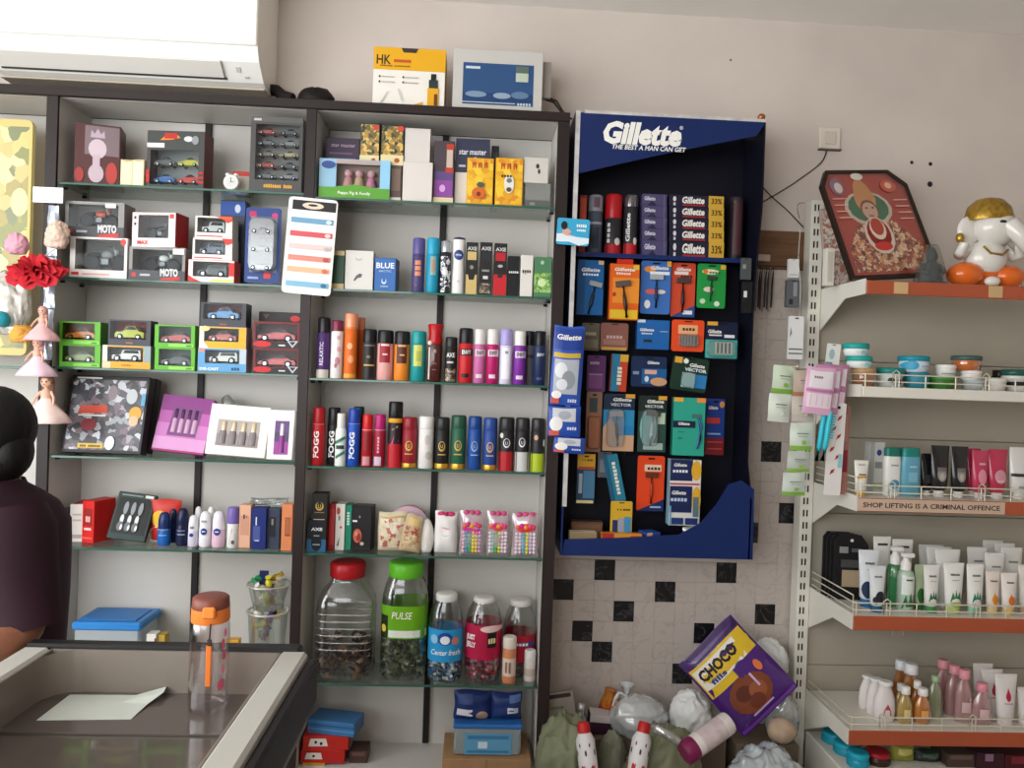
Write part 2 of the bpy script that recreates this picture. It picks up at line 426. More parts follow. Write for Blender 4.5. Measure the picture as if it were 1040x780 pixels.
def toy_car(parent, X, Yc, z, L, kind, c, wind='#20242a', h=None):
    h = h or L*(.30 if kind == 'sport' else .42 if kind == 'sedan' else .5); wd = L*.42
    o = MB(); m = M(c, .22, coat=.6); g = M(wind, .15)
    wr = L*(.095 if kind != 'jeep' else .12); z0 = wr*.6
    if kind == 'sport':
        pr = [(-.5, .16), (-.5, .42), (-.36, .55), (-.12, .62), (.24, .66), (.46, .6), (.5, .4), (.5, .16)]
        cb = [(-.2, .58), (-.02, .98), (.18, 1.0), (.36, .63)]
    elif kind == 'sedan':
        pr = [(-.5, .14), (-.5, .42), (-.46, .52), (-.2, .58), (.32, .6), (.48, .55), (.5, .4), (.5, .14)]
        cb = [(-.24, .56), (-.1, .97), (.16, 1.0), (.32, .58)]
    else:
        pr = [(-.5, .16), (-.5, .52), (-.2, .58), (.5, .58), (.5, .16)]
        cb = [(-.22, .56), (-.14, 1.0), (.46, 1.0), (.5, .56)]
    hb = h
    o.prism([(a*L, z0+b*hb*.9-.1*hb) for a, b in pr], -wd/2, wd/2, m)
    o.prism([(a*L, z0+b*hb*.9-.1*hb) for a, b in cb], -wd*.42, wd*.42, m)
    cx = sum(a for a, b in cb)/4; cz = sum(b for a, b in cb)/4
    for q in (-1, 1):
        half = [(cx+(a-cx)*.78+0*q, cz+.06+(b-cz)*.62) for a, b in cb]
        o.prism([(a*L, z0+b*hb*.9-.1*hb) for a, b in half], q*wd*.42-.0006, q*wd*.42+.0006, g)
    t = o.obj('toy_car', parent); t.location = (X, Yc, z)
    wm = MB(); wm.lathe([(wr*.9, -.004), (wr, -.002), (wr, .003), (wr*.6, .004)], M('#17171a', .6), n=12, X=Matrix.Rotation(math.pi/2, 4, 'X'))
    wm.lathe([(wr*.55, .004), (wr*.5, .005)], M('#b9bcc0', .25, .8), n=10, X=Matrix.Rotation(math.pi/2, 4, 'X'))
    me = wm.obj('wheel', mesh_only=True)
    for sx in (-.31, .31):
        for sy in (-1, 1):
            w_ = bpy.data.objects.new('wheel', me); COL.objects.link(w_); w_.parent = t
            w_.location = (sx*L, sy*wd*.5, wr); w_.rotation_euler = (0, 0, 0 if sy < 0 else math.pi)
def toy_bike(parent, X, Yc, z, L, c):
    o = MB(); wr = L*.19; bl = M('#1b1c1f', .5); m = M(c, .25, coat=.5); ch = M('#b8bcc2', .2, .9)
    RX = Matrix.Rotation(math.pi/2, 4, 'X')
    for sx in (-.31, .31):
        o.lathe([(wr*.7, -.004), (wr, -.005), (wr, .005), (wr*.7, .004)], bl, n=14, X=Matrix.Translation((sx*L, 0, wr)) @ RX)
        o.lathe([(wr*.35, -.003), (wr*.35, .003)], ch, n=8, X=Matrix.Translation((sx*L, 0, wr)) @ RX)
    o.tube([(.31*L, 0, wr), (.2*L, 0, wr*2.5), (.17*L, 0, wr*2.95)], L*.018, ch)
    o.tube([(-.31*L, 0, wr), (-.05*L, 0, wr*1.1), (.05*L, 0, wr*1.2)], L*.02, ch)
    o.ball((.04*L, 0, wr*2.0), (L*.15, L*.07, wr*.5), m); o.ball((-.2*L, 0, wr*2.0), (L*.2, L*.055, wr*.28), bl)
    o.box(-.09*L, .1*L, -L*.05, L*.05, wr*.75, wr*1.6, M('#6d7074', .3, .7), .003)
    o.tube([(.12*L, -L*.12, wr*3.0), (.17*L, 0, wr*2.95), (.12*L, L*.12, wr*3.0)], L*.012, bl)
    o.ball((.25*L, 0, wr*2.4), (L*.05, L*.05, wr*.3), m)
    t = o.obj('toy_motorbike', parent); t.location = (X, Yc, z)
def window_box(label, x0, x1, yt, z, Y, d, c, win=(.06, .25, .94, .9), car=('sport', '#cc2222'), pr=(), side=None, top=None, inner='#4a4446', name='toy_car_box', group=None, rz=0, open_top=False, items=None):
    X, W, H, z = place(x0, x1, yt, z, Y); H -= .0004; th = .0012
    t = T(name, label, 'toy box', (X, Y+d/2, z+.0004), math.radians(rz), group)
    u0, v0, u1, v1 = win; a, b_, e, f = -W/2+u0*W, -W/2+u1*W, v0*H, v1*H; y0 = -d/2
    b = MB(); s2 = side or c; tp = top or s2
    b.box(-W/2, W/2, d/2-th, d/2, 0, H, inner); b.box(-W/2, W/2, y0, d/2-th, 0, th, c)
    b.box(-W/2, -W/2+th, y0, d/2-th, th, H-th, s2); b.box(W/2-th, W/2, y0, d/2-th, th, H-th, s2)
    b.box(-W/2, W/2, y0, d/2-th, H-th, H, CLEAR('#eef2f4', .12, milk=.25) if open_top else tp)
    b.box(-W/2+th, W/2-th, y0, y0+th, th, e, c); b.box(-W/2+th, W/2-th, y0, y0+th, f, H-th, c)
    b.box(-W/2+th, a, y0, y0+th, e, f, c); b.box(b_, W/2-th, y0, y0+th, e, f, c)
    b.box(-W/2+th, W/2-th, y0+th, d/2-th, e-.002, e-.001, inner); b.obj('box_body', t)
    wn = MB(); wn.box(a, b_, y0+.0002, y0+.0008, e, f, CLEAR('#f2f4f4', .012)); wn.obj('window', t)
    if items: items(t, a, b_, e, f, d)
    elif car:
        L = min((b_-a)*.86, (f-e)*2.6)
        if car[0] == 'bike': toy_bike(t, (a+b_)/2, 0, e, min((b_-a)*.92, (f-e)*1.75), car[1])
        else: toy_car(t, (a+b_)/2, -d*.02, e, (b_-a)*(.9 if car[0] == 'sport' else .8), car[0], car[1], h=(f-e)*(.72 if car[0] == 'sport' else .84))
    if pr:
        pparts(pr, flat(-W/2, W/2, 0, H, y0), H/W, 'front_print', t)
    return z+H
def blister(name, label, cat, x0, x1, yt, yb, Y, c, pr=(), bub=None, ry=0, rz=0, group=None, d=.002, hook=True, deep=.012, bubc=None, extra=None):
    """flat card hanging on a peg: rounded card, optional moulded bubble, print"""
    X, W, H, z = place(x0, x1, yt, None, Y, yb)
    t = T(name, label, cat, (X, Y+d/2, z), math.radians(rz), group, 0, math.radians(ry))
    b = MB(); r = min(W, H)*.08; poly = []
    for cx, cz, a0 in ((W/2-r, r, -90), (W/2-r, H-r, 0), (-W/2+r, H-r, 90), (-W/2+r, r, 180)):
        for q in range(4):
            a = math.radians(a0+q*30); poly.append((cx+r*math.cos(a), cz+r*math.sin(a)))
    b.prism(poly, -d/2, d/2, c); b.obj('card', t)
    p = MB(); p.asp = H/W
    pr = list(pr)+([('r', '#08080c', .38, .935, .62, .965)] if hook else [])
    if pr: pparts(pr, flat(-W/2, W/2, 0, H, -d/2), H/W, 'front_print', t)
    if bub:
        u0, v0, u1, v1 = bub; q = MB(); a, e, g, h = -W/2+u0*W, -W/2+u1*W, v0*H, v1*H; rr = min(e-a, h-g)*.3; rings = []
        for yy, ins in ((-d/2-.004*0, 0), (-d/2-deep*.7, .1), (-d/2-deep, .25)):
            ring = []
            for cx, cz, a0 in ((e-rr, g+rr, -90), (e-rr, h-rr, 0), (a+rr, h-rr, 90), (a+rr, g+rr, 180)):
                for k in range(4):
                    an = math.radians(a0+k*30); ring.append((cx+rr*(1-ins)*math.cos(an), yy-.0008, cz+rr*(1-ins)*math.sin(an)))
            rings.append(ring)
        q.loft(rings, bubc or CLEAR('#e8eef0', .16, milk=.12), cap0=False); q.obj('blister_bubble', t)
    if extra: extra(t, W, H, d)
    return t
def razor(parent, X, Y, z, L, c='#2a2c30', hc='#9aa0a6', ang=0):
    b = MB(); R = Matrix.Translation((X, Y, z)) @ Matrix.Rotation(math.radians(ang), 4, 'Y')
    b.tube([(0, 0, 0), (0, -.001, L*.3), (0, .001, L*.6), (0, 0, L*.86)], [L*.04, L*.055, L*.045, L*.03], M(c, .35), X=R)
    b.box(-L*.2, L*.2, -L*.05, L*.04, L*.84, L*1.0, M(hc, .3, .5), .001, X=R); b.obj('razor', parent)
def jar(name, label, x0, x1, yt, z, Y, glass, lidc, lidf=.13, lidw=.7, sq=2.0, prof=None, lab=None, pr=(), fill=None, ribs=0, group=None, cat='jar', sy=1.0, n=24):
    """clear plastic jar: lab=(colour,v0,v1); fill=([colours],height fraction,count)"""
    X, W, H, z = place(x0, x1, yt, z, Y); R = W/2
    t = T(name, label, cat, (X, Y+R*sy, z+.0006), 0, group); zl = H*(1-lidf)
    pf = prof or [(.80, 0), (.97, .03), (1, .1), (1, .55), (.97, .68), (.84, .84), (lidw*.92, .94), (lidw*.9, 1.0)]
    def prr(v):
        for i in range(len(pf)-1):
            if v <= pf[i+1][1]:
                q = (v-pf[i][1])/max(1e-6, pf[i+1][1]-pf[i][1]); return pf[i][0]*(1-q)+pf[i+1][0]*q
        return pf[-1][0]
    b = MB(); b.lathe([(R*r, zl*v) for r, v in pf], glass, n, sy=sy, sq=sq, cap1=False); b.obj('jar_body', t)
    l = MB(); lr = R*lidw
    l.lathe([(lr*.98, zl-.004), (lr, zl-.002), (lr, H-.006), (lr*.94, H-.002), (lr*.86, H), (lr*.4, H-.001)], M(lidc, .35), 24); l.obj('lid', t)
    if ribs:
        q = MB()
        for i in range(ribs):
            v = .30+i*.42/ribs; rr = R*prr(v)*1.004; q.lathe([(rr, zl*v-.0015), (rr*1.012, zl*v), (rr, zl*v+.0015)], CLEAR('#ffffff', .35, milk=.35), n, sy=sy, sq=sq, cap0=False, cap1=False)
        q.obj('ribs', t)
    if lab:
        c, v0, v1 = lab; q = MB()
        q.lathe([(R*prr(v0+(v1-v0)*i/4)*1.008, zl*(v0+(v1-v0)*i/4)) for i in range(5)], M(c, .35), n, sy=sy, sq=sq, cap0=False, cap1=False); o = q.obj('label', t)
        if pr:
            p = MB(); p.asp = zl*(v1-v0)/W; rm = R*max(prr(v0), prr(v1), prr((v0+v1)/2))*1.01
            p.prints(pr, curved(rm, zl*v0, zl*v1, rm*sy, sq), nx=6); p.obj('label_print', o)
    if fill:
        cols, fh, cnt = fill; q = MB(); r = random.Random(len(label))
        for i in range(int(cnt*1.35)):
            v = r.uniform(.03, fh); rad = (prr(v)-.16/1)*R*math.sqrt(r.uniform(.35, 1)) if i % 3 else (prr(v)-.15)*R
            a = r.uniform(0, 6.283); ca, sa = math.cos(a), math.sin(a)
            if sq != 2: ca = math.copysign(abs(ca)**(2/sq), ca); sa = math.copysign(abs(sa)**(2/sq), sa)
            s_ = R*r.uniform(.09, .145)
            Xm = Matrix.Translation((rad*ca, rad*sa*sy, max(zl*v, s_*1.2))) @ Matrix.Rotation(r.uniform(0, 3), 4, 'Z') @ Matrix.Rotation(r.uniform(0, 3), 4, 'X')
            q.box(-s_, s_, -s_*.6, s_*.6, -s_*.45, s_*.45, M(cols[i % len(cols)], .25), 0, X=Xm)
        o = q.obj('sweets', t); o['kind'] = 'stuff'
    return t
def copy_tree(o, parent=None):
    c = o.copy(); COL.objects.link(c); c.parent = parent
    for ch in o.children: copy_tree(ch, c)
    return c
# ------------------------------------------------------------------ room shell
YW, YC, YG, YU, YF = 2.95, 2.70, 2.72, 2.87, 2.54
XL, XR, ZC, Y0 = -2.9, 3.1, 2.90, -1.6
wallm = M('#d2c7be', .85, noise=.10, scale=2.5, bump=.03, key='painted_wall')
b = MB(); b.box(XL, XR, Y0, YW+.1, -.1, 0, M('#8d857c', .5, noise=.2, scale=3, key='floor_stone')); struct(b.obj('floor'))
b = MB(); b.box(XL, XR, Y0, YW+.1, ZC, ZC+.1, M('#f3efe9', .9, noise=.05, scale=3, key='ceiling_paint')); struct(b.obj('ceiling'))
b = MB(); b.box(XL-.1, XL, Y0, -1.3, -.1, ZC+.1, wallm); b.box(XL-.1, XL, 1.6, YW+.1, -.1, ZC+.1, wallm); b.box(XL-.1, XL, -1.3, 1.6, -.1, .6, wallm); b.box(XL-.1, XL, -1.3, 1.6, 2.7, ZC+.1, wallm); struct(b.obj('wall_left'))
b = MB(); b.box(XR, XR+.1, Y0, YW+.1, -.1, ZC+.1, wallm); struct(b.obj('wall_right'))
b = MB(); b.box(-.6, XR, Y0-.1, Y0, -.1, ZC+.1, wallm); b.box(XL, -.6, Y0-.1, Y0, 2.7, ZC+.1, wallm); b.box(XL, -.6, Y0-.1, Y0, -.1, .9, wallm); struct(b.obj('added_wall_front'))  # unseen wall, added so daylight enters from the left above a darkening sill
b = MB(); b.box(XL, XR, YW, YW+.1, -.1, ZC+.1, wallm); wb = struct(b.obj('wall_back'))
# wall tiles: marbled squares with scattered black ones, recessed joints
def marble(a, c, key, sc_):
    m = bpy.data.materials.new(key); m.use_nodes = True; nt = m.node_tree; bs = nt.nodes['Principled BSDF']; bs.inputs['Roughness'].default_value = .3
    g = nt.nodes.new('ShaderNodeNewGeometry'); n = nt.nodes.new('ShaderNodeTexNoise'); n.inputs['Scale'].default_value = sc_; n.inputs['Detail'].default_value = 6; n.inputs['Distortion'].default_value = 1.2
    nt.links.new(g.outputs['Position'], n.inputs['Vector'])
    r = nt.nodes.new('ShaderNodeValToRGB'); r.color_ramp.elements[0].position = .47; r.color_ramp.elements[0].color = lin(a)
    r.color_ramp.elements[1].position = .53; r.color_ramp.elements[1].color = lin(a)
    e = r.color_ramp.elements.new(.5); e.color = lin(c); nt.links.new(n.outputs['Fac'], r.inputs[0]); nt.links.new(r.outputs[0], bs.inputs['Base Color']); return m
wt, bt = marble('#bfb4ac', '#b2a79f', 'white_marble_tile', 9), marble('#121214', '#4a4a4c', 'black_marble_tile', 14)
def tile_mesh(m):
    q = MB(); q.box(0, .0795, -.005, 0, 0, .0795, m, .0015); return q.obj('tile', mesh_only=True)
tw, tb = tile_mesh(wt), tile_mesh(bt)
ref = P(562, 588.2, YW-.005); pit = 21.2*2.93/F
BLK = {(0, 2), (0, 8), (1, 0), (1, 5), (2, 3), (2, 10), (3, 1), (3, 7), (4, 2), (5, 6), (-6, 10), (-3, 11), (-2, 9), (-8, 8), (7, 4), (6, 9), (8, 1)}
for r in range(-14, 10):
    for c in range(-1, 13):
        if r < 0 and c < 8: continue
        if r >= -1 and r < 0 and c < 8: continue
        o = bpy.data.objects.new('tile', tb if (r, c) in BLK else tw); COL.objects.link(o); o.parent = wb
        o.location = (ref.x+c*pit, YW, ref.z-(r-1)*pit-pit)
        if o.location.z < .005: bpy.data.objects.remove(o)
# wooden batten on the wall beside the display, with drilled holes above
a, e = P(764, 234, YW), P(815, 275, YW)
b = MB(); b.box(a.x, e.x+.05, YW-.014, YW, e.z, a.z, M('#7c5a40', .6, noise=.3, scale=8, stretch=(1, 1, 8), key='batten_wood'), .002)
tag(b.obj('wooden_batten'), 'short brown wooden batten screwed to wall beside razor display', 'batten')
b = MB()
for px, py, rr in ((926, 165, .007), (945, 166.5, .008), (944.5, 187, .011), (742, 61, .004)):
    q = P(px, py, YW-.001); b.lathe([(rr, 0), (rr*.6, .0006)], M('#2a2422', .9), 10, X=Matrix.Translation(q) @ Matrix.Rotation(math.pi/2, 4, 'X'))
struct(b.obj('wall_hole_1'))  # dark discs for the holes drilled in the wall
# switch plate and cables on the wall
q0 = P(842, 141, YW)
t = T('switch_plate', 'square cream switch plate on the upper wall', 'switch', (q0.x, YW, q0.z-.042)); b = MB()
b.box(-.042, .042, -.010, 0, 0, .085, M('#d8cfc2', .4), .003); b.obj('plate', t)
b = MB(); b.box(-.022, .022, -.014, -.010, .018, .067, M('#cdc3b6', .4), .002); b.obj('rocker', t)
b = MB(); b.box(-.045, .045, -.016, 0, -.006, 0, M('#6b5a50', .6), .001); b.obj('bottom_lip', t)
def cable(label, pts, Y, r=.0022, c='#2b1d1b', cat='cable'):
    b = MB(); w_ = [P(x, y, Y) for x, y in pts]; sm = []
    for i in range(len(w_)-1):
        p0, p1, p2, p3 = w_[max(i-1, 0)], w_[i], w_[i+1], w_[min(i+2, len(w_)-1)]
        for k in range(4):
            u = k/4; sm.append(.5*((2*p1)+(p2-p0)*u+(2*p0-5*p1+4*p2-p3)*u*u+(3*p1-p0-3*p2+p3)*u**3))
    sm.append(w_[-1]); b.tube(sm, r, gm(c)); tag(b.obj('cable'), label, cat)
cable('thin dark cable drooping from switch plate towards razor display', [(840, 151), (834, 165), (812, 182), (797, 192), (770, 208)], YW-.006)
cable('thin dark cable running diagonally down to shelf upright', [(768, 182), (782, 198), (800, 214), (816, 231)], YW-.006)
# ------------------------------------------------------------------ open display cabinet
wood = M('#2c211f', .45, noise=.35, scale=6, stretch=(1, 1, .12), bump=.05, key='dark_laminate')
woodh = M('#2c211f', .45, noise=.35, scale=6, stretch=(.12, 1, 1), bump=.05, key='dark_laminate_top')
lam = M('#c6c2bc', .5, noise=.03, scale=4, key='white_laminate')
def xat(pts, Y=YC): return sum(P(x, y, Y).x for x, y in pts)/len(pts)
px = [(xat([(47, 93), (35.7, 512)]), xat([(59.2, 95), (47, 512)])), (xat([(311.5, 110), (296.4, 570)]), xat([(322.3, 112), (306, 570)])), (xat([(567, 135), (549.6, 600)]), xat([(578.6, 135), (562, 600)]))]
XB0 = px[0][0]-.95
ZT = P(450, 108, YC).z; ZTb = P(450, 117, YC).z
cab = T('display_cabinet', 'tall open dark wood cabinet with glass shelves along the back wall', 'cabinet', ((XB0+px[2][1])/2, YC+.12, 0))
def cp(name, mb):
    o = mb.obj(name); o.parent = cab; o.matrix_parent_inverse = Matrix.Translation(-cab.location); return o
for a, e in [(XB0-.04, XB0)]+px:
    b = MB(); b.box(a, e, YC, YC+.012, 0, ZTb, wood, .001); b.box(a+.001, e-.001, YC+.012, YW-.006, 0, ZTb, lam); cp('post', b)
b = MB(); b.box(XB0-.04, px[2][1], YC-.004, YW-.006, ZTb, ZT, woodh, .0015); b.box(XB0, px[2][0], YC+.014, YW-.03, ZTb-.001, ZTb, lam); cp('top_board', b)
BAYS = [(XB0, px[0][0]), (px[0][1], px[1][0]), (px[1][1], px[2][0])]
for a, e in BAYS:
    b = MB(); b.box(a, e, YW-.02, YW-.008, .06, ZTb-.001, lam); cp('back_panel', b)
    b = MB(); b.box(a, e, YC+.03, YC+.045, 0, .06, wood); b.box(a, e, YC+.03, YW-.02, .06, .075, lam); cp('plinth', b)
for xs in ([(212, 125), (198, 560)], [(453, 137), (438, 570)]):
    xx = xat(xs, YW-.03); b = MB(); b.box(xx-.0115, xx+.0115, YW-.032, YW-.02, .08, ZTb-.002, M('#1d1918', .5), .001); cp('back_batten', b)
def zs(lst, x): return [P(x, y, YC+.005).z for y in lst]
ZB1 = zs([190, 285.5, 376.7, 466.5, 559], 190); ZB2 = zs([204.5, 297, 388, 477, 565.2, 696.5], 440); ZB1.append(ZB2[5]); ZB0 = [P(10, 372, YC+.005).z]
glass = CLEAR('#eaf1ed', .09); gedge = M('#2f5a4c', .2, coat=.5, key='glass_edge')
def glass_shelf(a, e, z):
    b = MB(); b.box(a+.002, e-.002, YC+.014, YW-.034, z-.008, z, glass); o = cp('glass_shelf', b)
    b = MB(); b.box(a+.002, e-.002, YC+.011, YC+.0138, z-.008, z, gedge, .0008); f = b.obj('front_edge', o)
    for xx, s_ in ((a, 1), (e, -1)):
        for yy in (YC+.05, YW-.07):
            q = MB(); q.lathe([(.005, 0), (.005, .014)], M('#26262a', .4, .5), 8, X=Matrix.Translation((xx, yy, z-.0135)) @ Matrix.Rotation(s_*math.pi/2, 4, 'Y')); cp('shelf_pin', q)
for z in ZB1: glass_shelf(*BAYS[1], z)
for z in ZB2: glass_shelf(*BAYS[2], z)
for z in ZB0+[ZB1[4]]: glass_shelf(*BAYS[0], z)
# ------------------------------------------------------------------ wall air conditioner
axr = P(279, 80, YW-.02).x; zb = P(278, 90.5, YW-.04).z; zt = ZC-.03; yf = 2.69; zb -= .038
zf = P(250, 47, yf).z
ac = T('air_conditioner', 'white split air conditioner mounted high above the cabinet', 'air conditioner', (axr-.46, YW, zb)); acm = M('#f1efe9', .28, coat=.3, key='ac_plastic')
L = .92
def acp(name, prof, x0, x1, c):
    b = MB(); n = len(prof); vs = [(x0, y, z) for y, z in prof]+[(x1, y, z) for y, z in prof]
    fs = [tuple(range(n)), tuple(n+i for i in reversed(range(n)))]+[(i, (i+1) % n, n+(i+1) % n, n+i) for i in range(n)]
    b.add(vs, fs, c, conv=True); return b.obj(name, ac)
dy = yf-YW; hz = zf-zb; tz = zt-zb
acp('casing', [(0, 0), (-.11, 0), (-.16, .012), (dy+.035, hz*.6), (dy+.012, hz+.002), (dy+.012, tz-.03), (dy+.05, tz), (0, tz)], -L/2, L/2, acm)
b = MB(); b.box(-L/2, L/2, dy, dy+.012, hz+.006, tz-.025, acm, .004); b.obj('front_panel', ac)
sl = Matrix.Translation((0, (dy+.035-.16)/2, (hz*.6+.012)/2)) @ Matrix.Rotation(math.atan2(hz*.6-.012, -(dy+.035+.16))*-1, 4, 'X')
ang = math.atan2(hz*.6-.012, abs(dy+.035+.16))
sl = Matrix.Translation((0, (dy+.035-.16)/2, (hz*.6+.012)/2)) @ Matrix.Rotation(-ang, 4, 'X')
b = MB(); b.box(-L/2+.02, L/2-.13, -.045, .02, -.010, -.001, M('#dcd8d0', .35), .002, X=sl); b.obj('air_flap', ac)
b = MB(); b.box(-L/2+.02, L/2-.125, .022, .03, -.004, -.001, M('#4a4642', .6), 0, X=sl); b.obj('outlet_slot', ac)
b = MB(); b.box(L/2-.085, L/2-.07, -.02, .0, -.003, -.001, M('#c9c6c0', .4), 0, X=sl); b.box(L/2-.06, L/2-.045, .015, .022, -.003, -.001, M('#b9b6b0', .4), 0, X=sl); b.obj('display_marks', ac)
b = MB(); b.box(-L/2, L/2, -.15, -.02, -.008, -.001, M('#c4b8a6', .6), .002); b.obj('bottom_tray', ac)
b = MB(); b.tube([(L/2-.03, -.06, .03), (L/2+.02, -.06, .025), (L/2+.05, -.08, .0), (L/2+.09, -.1, -.012)], [.022, .022, .020, .016], M('#1c1715', .7), 8); b.obj('drain_pipe', ac)
# ------------------------------------------------------------------ razor display stand on the wall
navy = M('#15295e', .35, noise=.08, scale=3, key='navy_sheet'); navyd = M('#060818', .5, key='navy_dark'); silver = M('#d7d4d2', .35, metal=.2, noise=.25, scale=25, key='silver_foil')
gx0, gx1 = xat([(584.5, 115), (573, 465)], YG), xat([(775, 122), (764.5, 565)], YG)
gz1, gz0 = P(680, 117, YG).z, P(667, 566, YG).z
gs = T('razor_display_stand', 'navy wall display stand full of razors with white lettering on top', 'display stand', ((gx0+gx1)/2, YW-.006, gz0)); gW = gx1-gx0; gH = gz1-gz0
def gl(px_, py_, Y=YG): q = P(px_, py_, Y); return (q.x-(gx0+gx1)/2, q.z-gz0)
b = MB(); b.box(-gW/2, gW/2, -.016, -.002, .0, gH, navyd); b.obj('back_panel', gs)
yfr = YG-(YW-.006)
def side(x0, x1, name):
    b = MB(); pr_ = [(-.016, 0), (yfr, 0), (yfr, gH*.14), (yfr+.05, gH*.22), (yfr+.05, gH*.6), (yfr, gH*.8), (yfr, gH), (-.016, gH)]
    if x0 < 0: pr_ = [(-.016, 0), (yfr, 0), (yfr, gH), (-.016, gH)]
    n = len(pr_); vs = [(x0, y, z) for y, z in pr_]+[(x1, y, z) for y, z in pr_]
    fs = [tuple(range(n)), tuple(n+i for i in reversed(range(n)))]+[(i, n+i, n+(i+1) % n, (i+1) % n) for i in range(n)]
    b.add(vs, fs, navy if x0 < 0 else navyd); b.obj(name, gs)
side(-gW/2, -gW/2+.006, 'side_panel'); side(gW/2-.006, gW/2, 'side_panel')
b = MB(); b.box(-gW/2, -gW/2+.016, yfr-.003, yfr, gH*.11, gH, silver); b.obj('edge_strip', gs)
b = MB(); b.box(-gW/2+.03, gW/2, yfr, yfr+.16, gH, gH+.003, silver); b.box(-gW/2+.03, gW/2, yfr-.002, yfr, gH-.008, gH+.003, silver); b.obj('top_foil', gs)
hd = [(-gW/2+.016, gH-.006), (gW/2, gH-.006), gl(768.5, 138), gl(690, 153), gl(640, 164), gl(588, 176)]
b = MB(); b.prism(hd, yfr, yfr+.006, navy); b.obj('header_board', gs)
lx, lz = gl(653, 136); b = MB(); b.asp = 1
mpf = lambda u, v, k: (u, yfr-.0012-.0003*k, v)
b.prints([('t', '#f3f1ea', 'Gillette', lx, lz, .082, {'b': .05, 'sh': .2, 'w': .285}), ], mpf)
lx2, lz2 = gl(659, 149.5); b.prints([('t', '#f3f1ea', 'THE BEST A MAN CAN GET', lx2, lz2-.004, .017, {'b': .02, 'sh': .2, 'w': .265})], mpf)
lx3, lz3 = gl(692, 130); b.prints([('t', '#d9d9dc', '®', lx3, lz3, .014)], mpf)
b.obj('header_lettering', gs)
tr = [gl(570.5, 564), gl(764.5, 568.5), gl(766, 497), gl(753, 488), gl(740, 492), gl(728, 512), gl(712, 531), gl(690, 543), gl(640, 546), gl(573.5, 548)]
b = MB(); b.prism(tr, yfr, yfr+.006, navy); b.obj('tray_front', gs)
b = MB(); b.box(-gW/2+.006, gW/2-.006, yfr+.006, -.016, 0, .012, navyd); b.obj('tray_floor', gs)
q = gl(774, 118); b = MB(); b.ball((gW/2-.012, yfr+.015, gH+.014), .014, M('#a8683f', .3, .6)); b.obj('copper_finial', gs)
def hook(px_, py_, ln=.06):
    x, z = gl(px_, py_, YW-.05); b = MB(); b.tube([(x, -.018, z), (x, -.018-ln, z), (x, -.018-ln-.012, z+.012)], .0022, M('#b9bcc0', .25, .9)); b.obj('peg', gs)
for p_ in ((598, 269), (634, 269), (666, 269), (694, 274), (724, 272), (624, 332), (660, 328), (700, 330), (732, 332), (606, 362), (628, 364), (660, 366), (700, 366), (628, 404), (662, 406), (698, 406), (726, 408), (594, 464), (632, 462), (660, 468)): hook(*p_)
# ------------------------------------------------------------------ steel gondola rack on the right
cream = M('#dedace', .45, key='cream_steel'); orange = M('#b0573a', .4, noise=.12, scale=6, stretch=(.2, 1, 1), key='orange_ticket'); backm = M('#aea797', .6, noise=.06, scale=3, key='rack_back')
gox = xat([(824.5, 206), (806.5, 690)], YU); gox1 = xat([(838, 206), (818.5, 690)], YU); GR = 2.35
gu = T('gondola_rack', 'cream steel shop rack with perforated upright and orange shelf edges', 'rack', ((gox+GR)/2, YW-.04, 0))
def gp(name, mb, par=None):
    o = mb.obj(name); o.parent = par or gu
    if par is None: o.matrix_parent_inverse = Matrix.Translation(-gu.location)
    return o
zup = P(831, 203, YU).z
for x0 in (gox, GR):
    b = MB(); b.box(x0, x0+(gox1-gox), YU, YU+.06, 0, zup, cream, .002); up = gp('upright', b)
    if x0 > 2: continue
    b = MB(); z = zup-.03; k = 0
    while z > .3:
        for dx in (.0135, .0265): b.box(x0+dx-.003, x0+dx+.003, YU-.0006, YU+.001, z-.0125, z+.0125, M('#15130f', .8))
        z -= .0465
    gp('slots', b, up)['kind'] = 'stuff'
def gz(y, x=950): return P(x, y, YF).z
ZG = [gz(287.5), gz(394.8), gz(507.5), gz(626.8), gz(742.5)]; GH = [.046, .036, .046, .048, .05]
zbt = ZG[0]+.03
for k in range(6):
    z0 = .12+k*(zbt-.12)/6; b = MB(); b.box(gox1, GR, YU+.025, YU+.037, z0+.001, z0+(zbt-.12)/6-.001, backm, .002); gp('back_panel', b)
gxl = [P(872, y, YF).x for y in (285, 392, 505, 628, 742)]
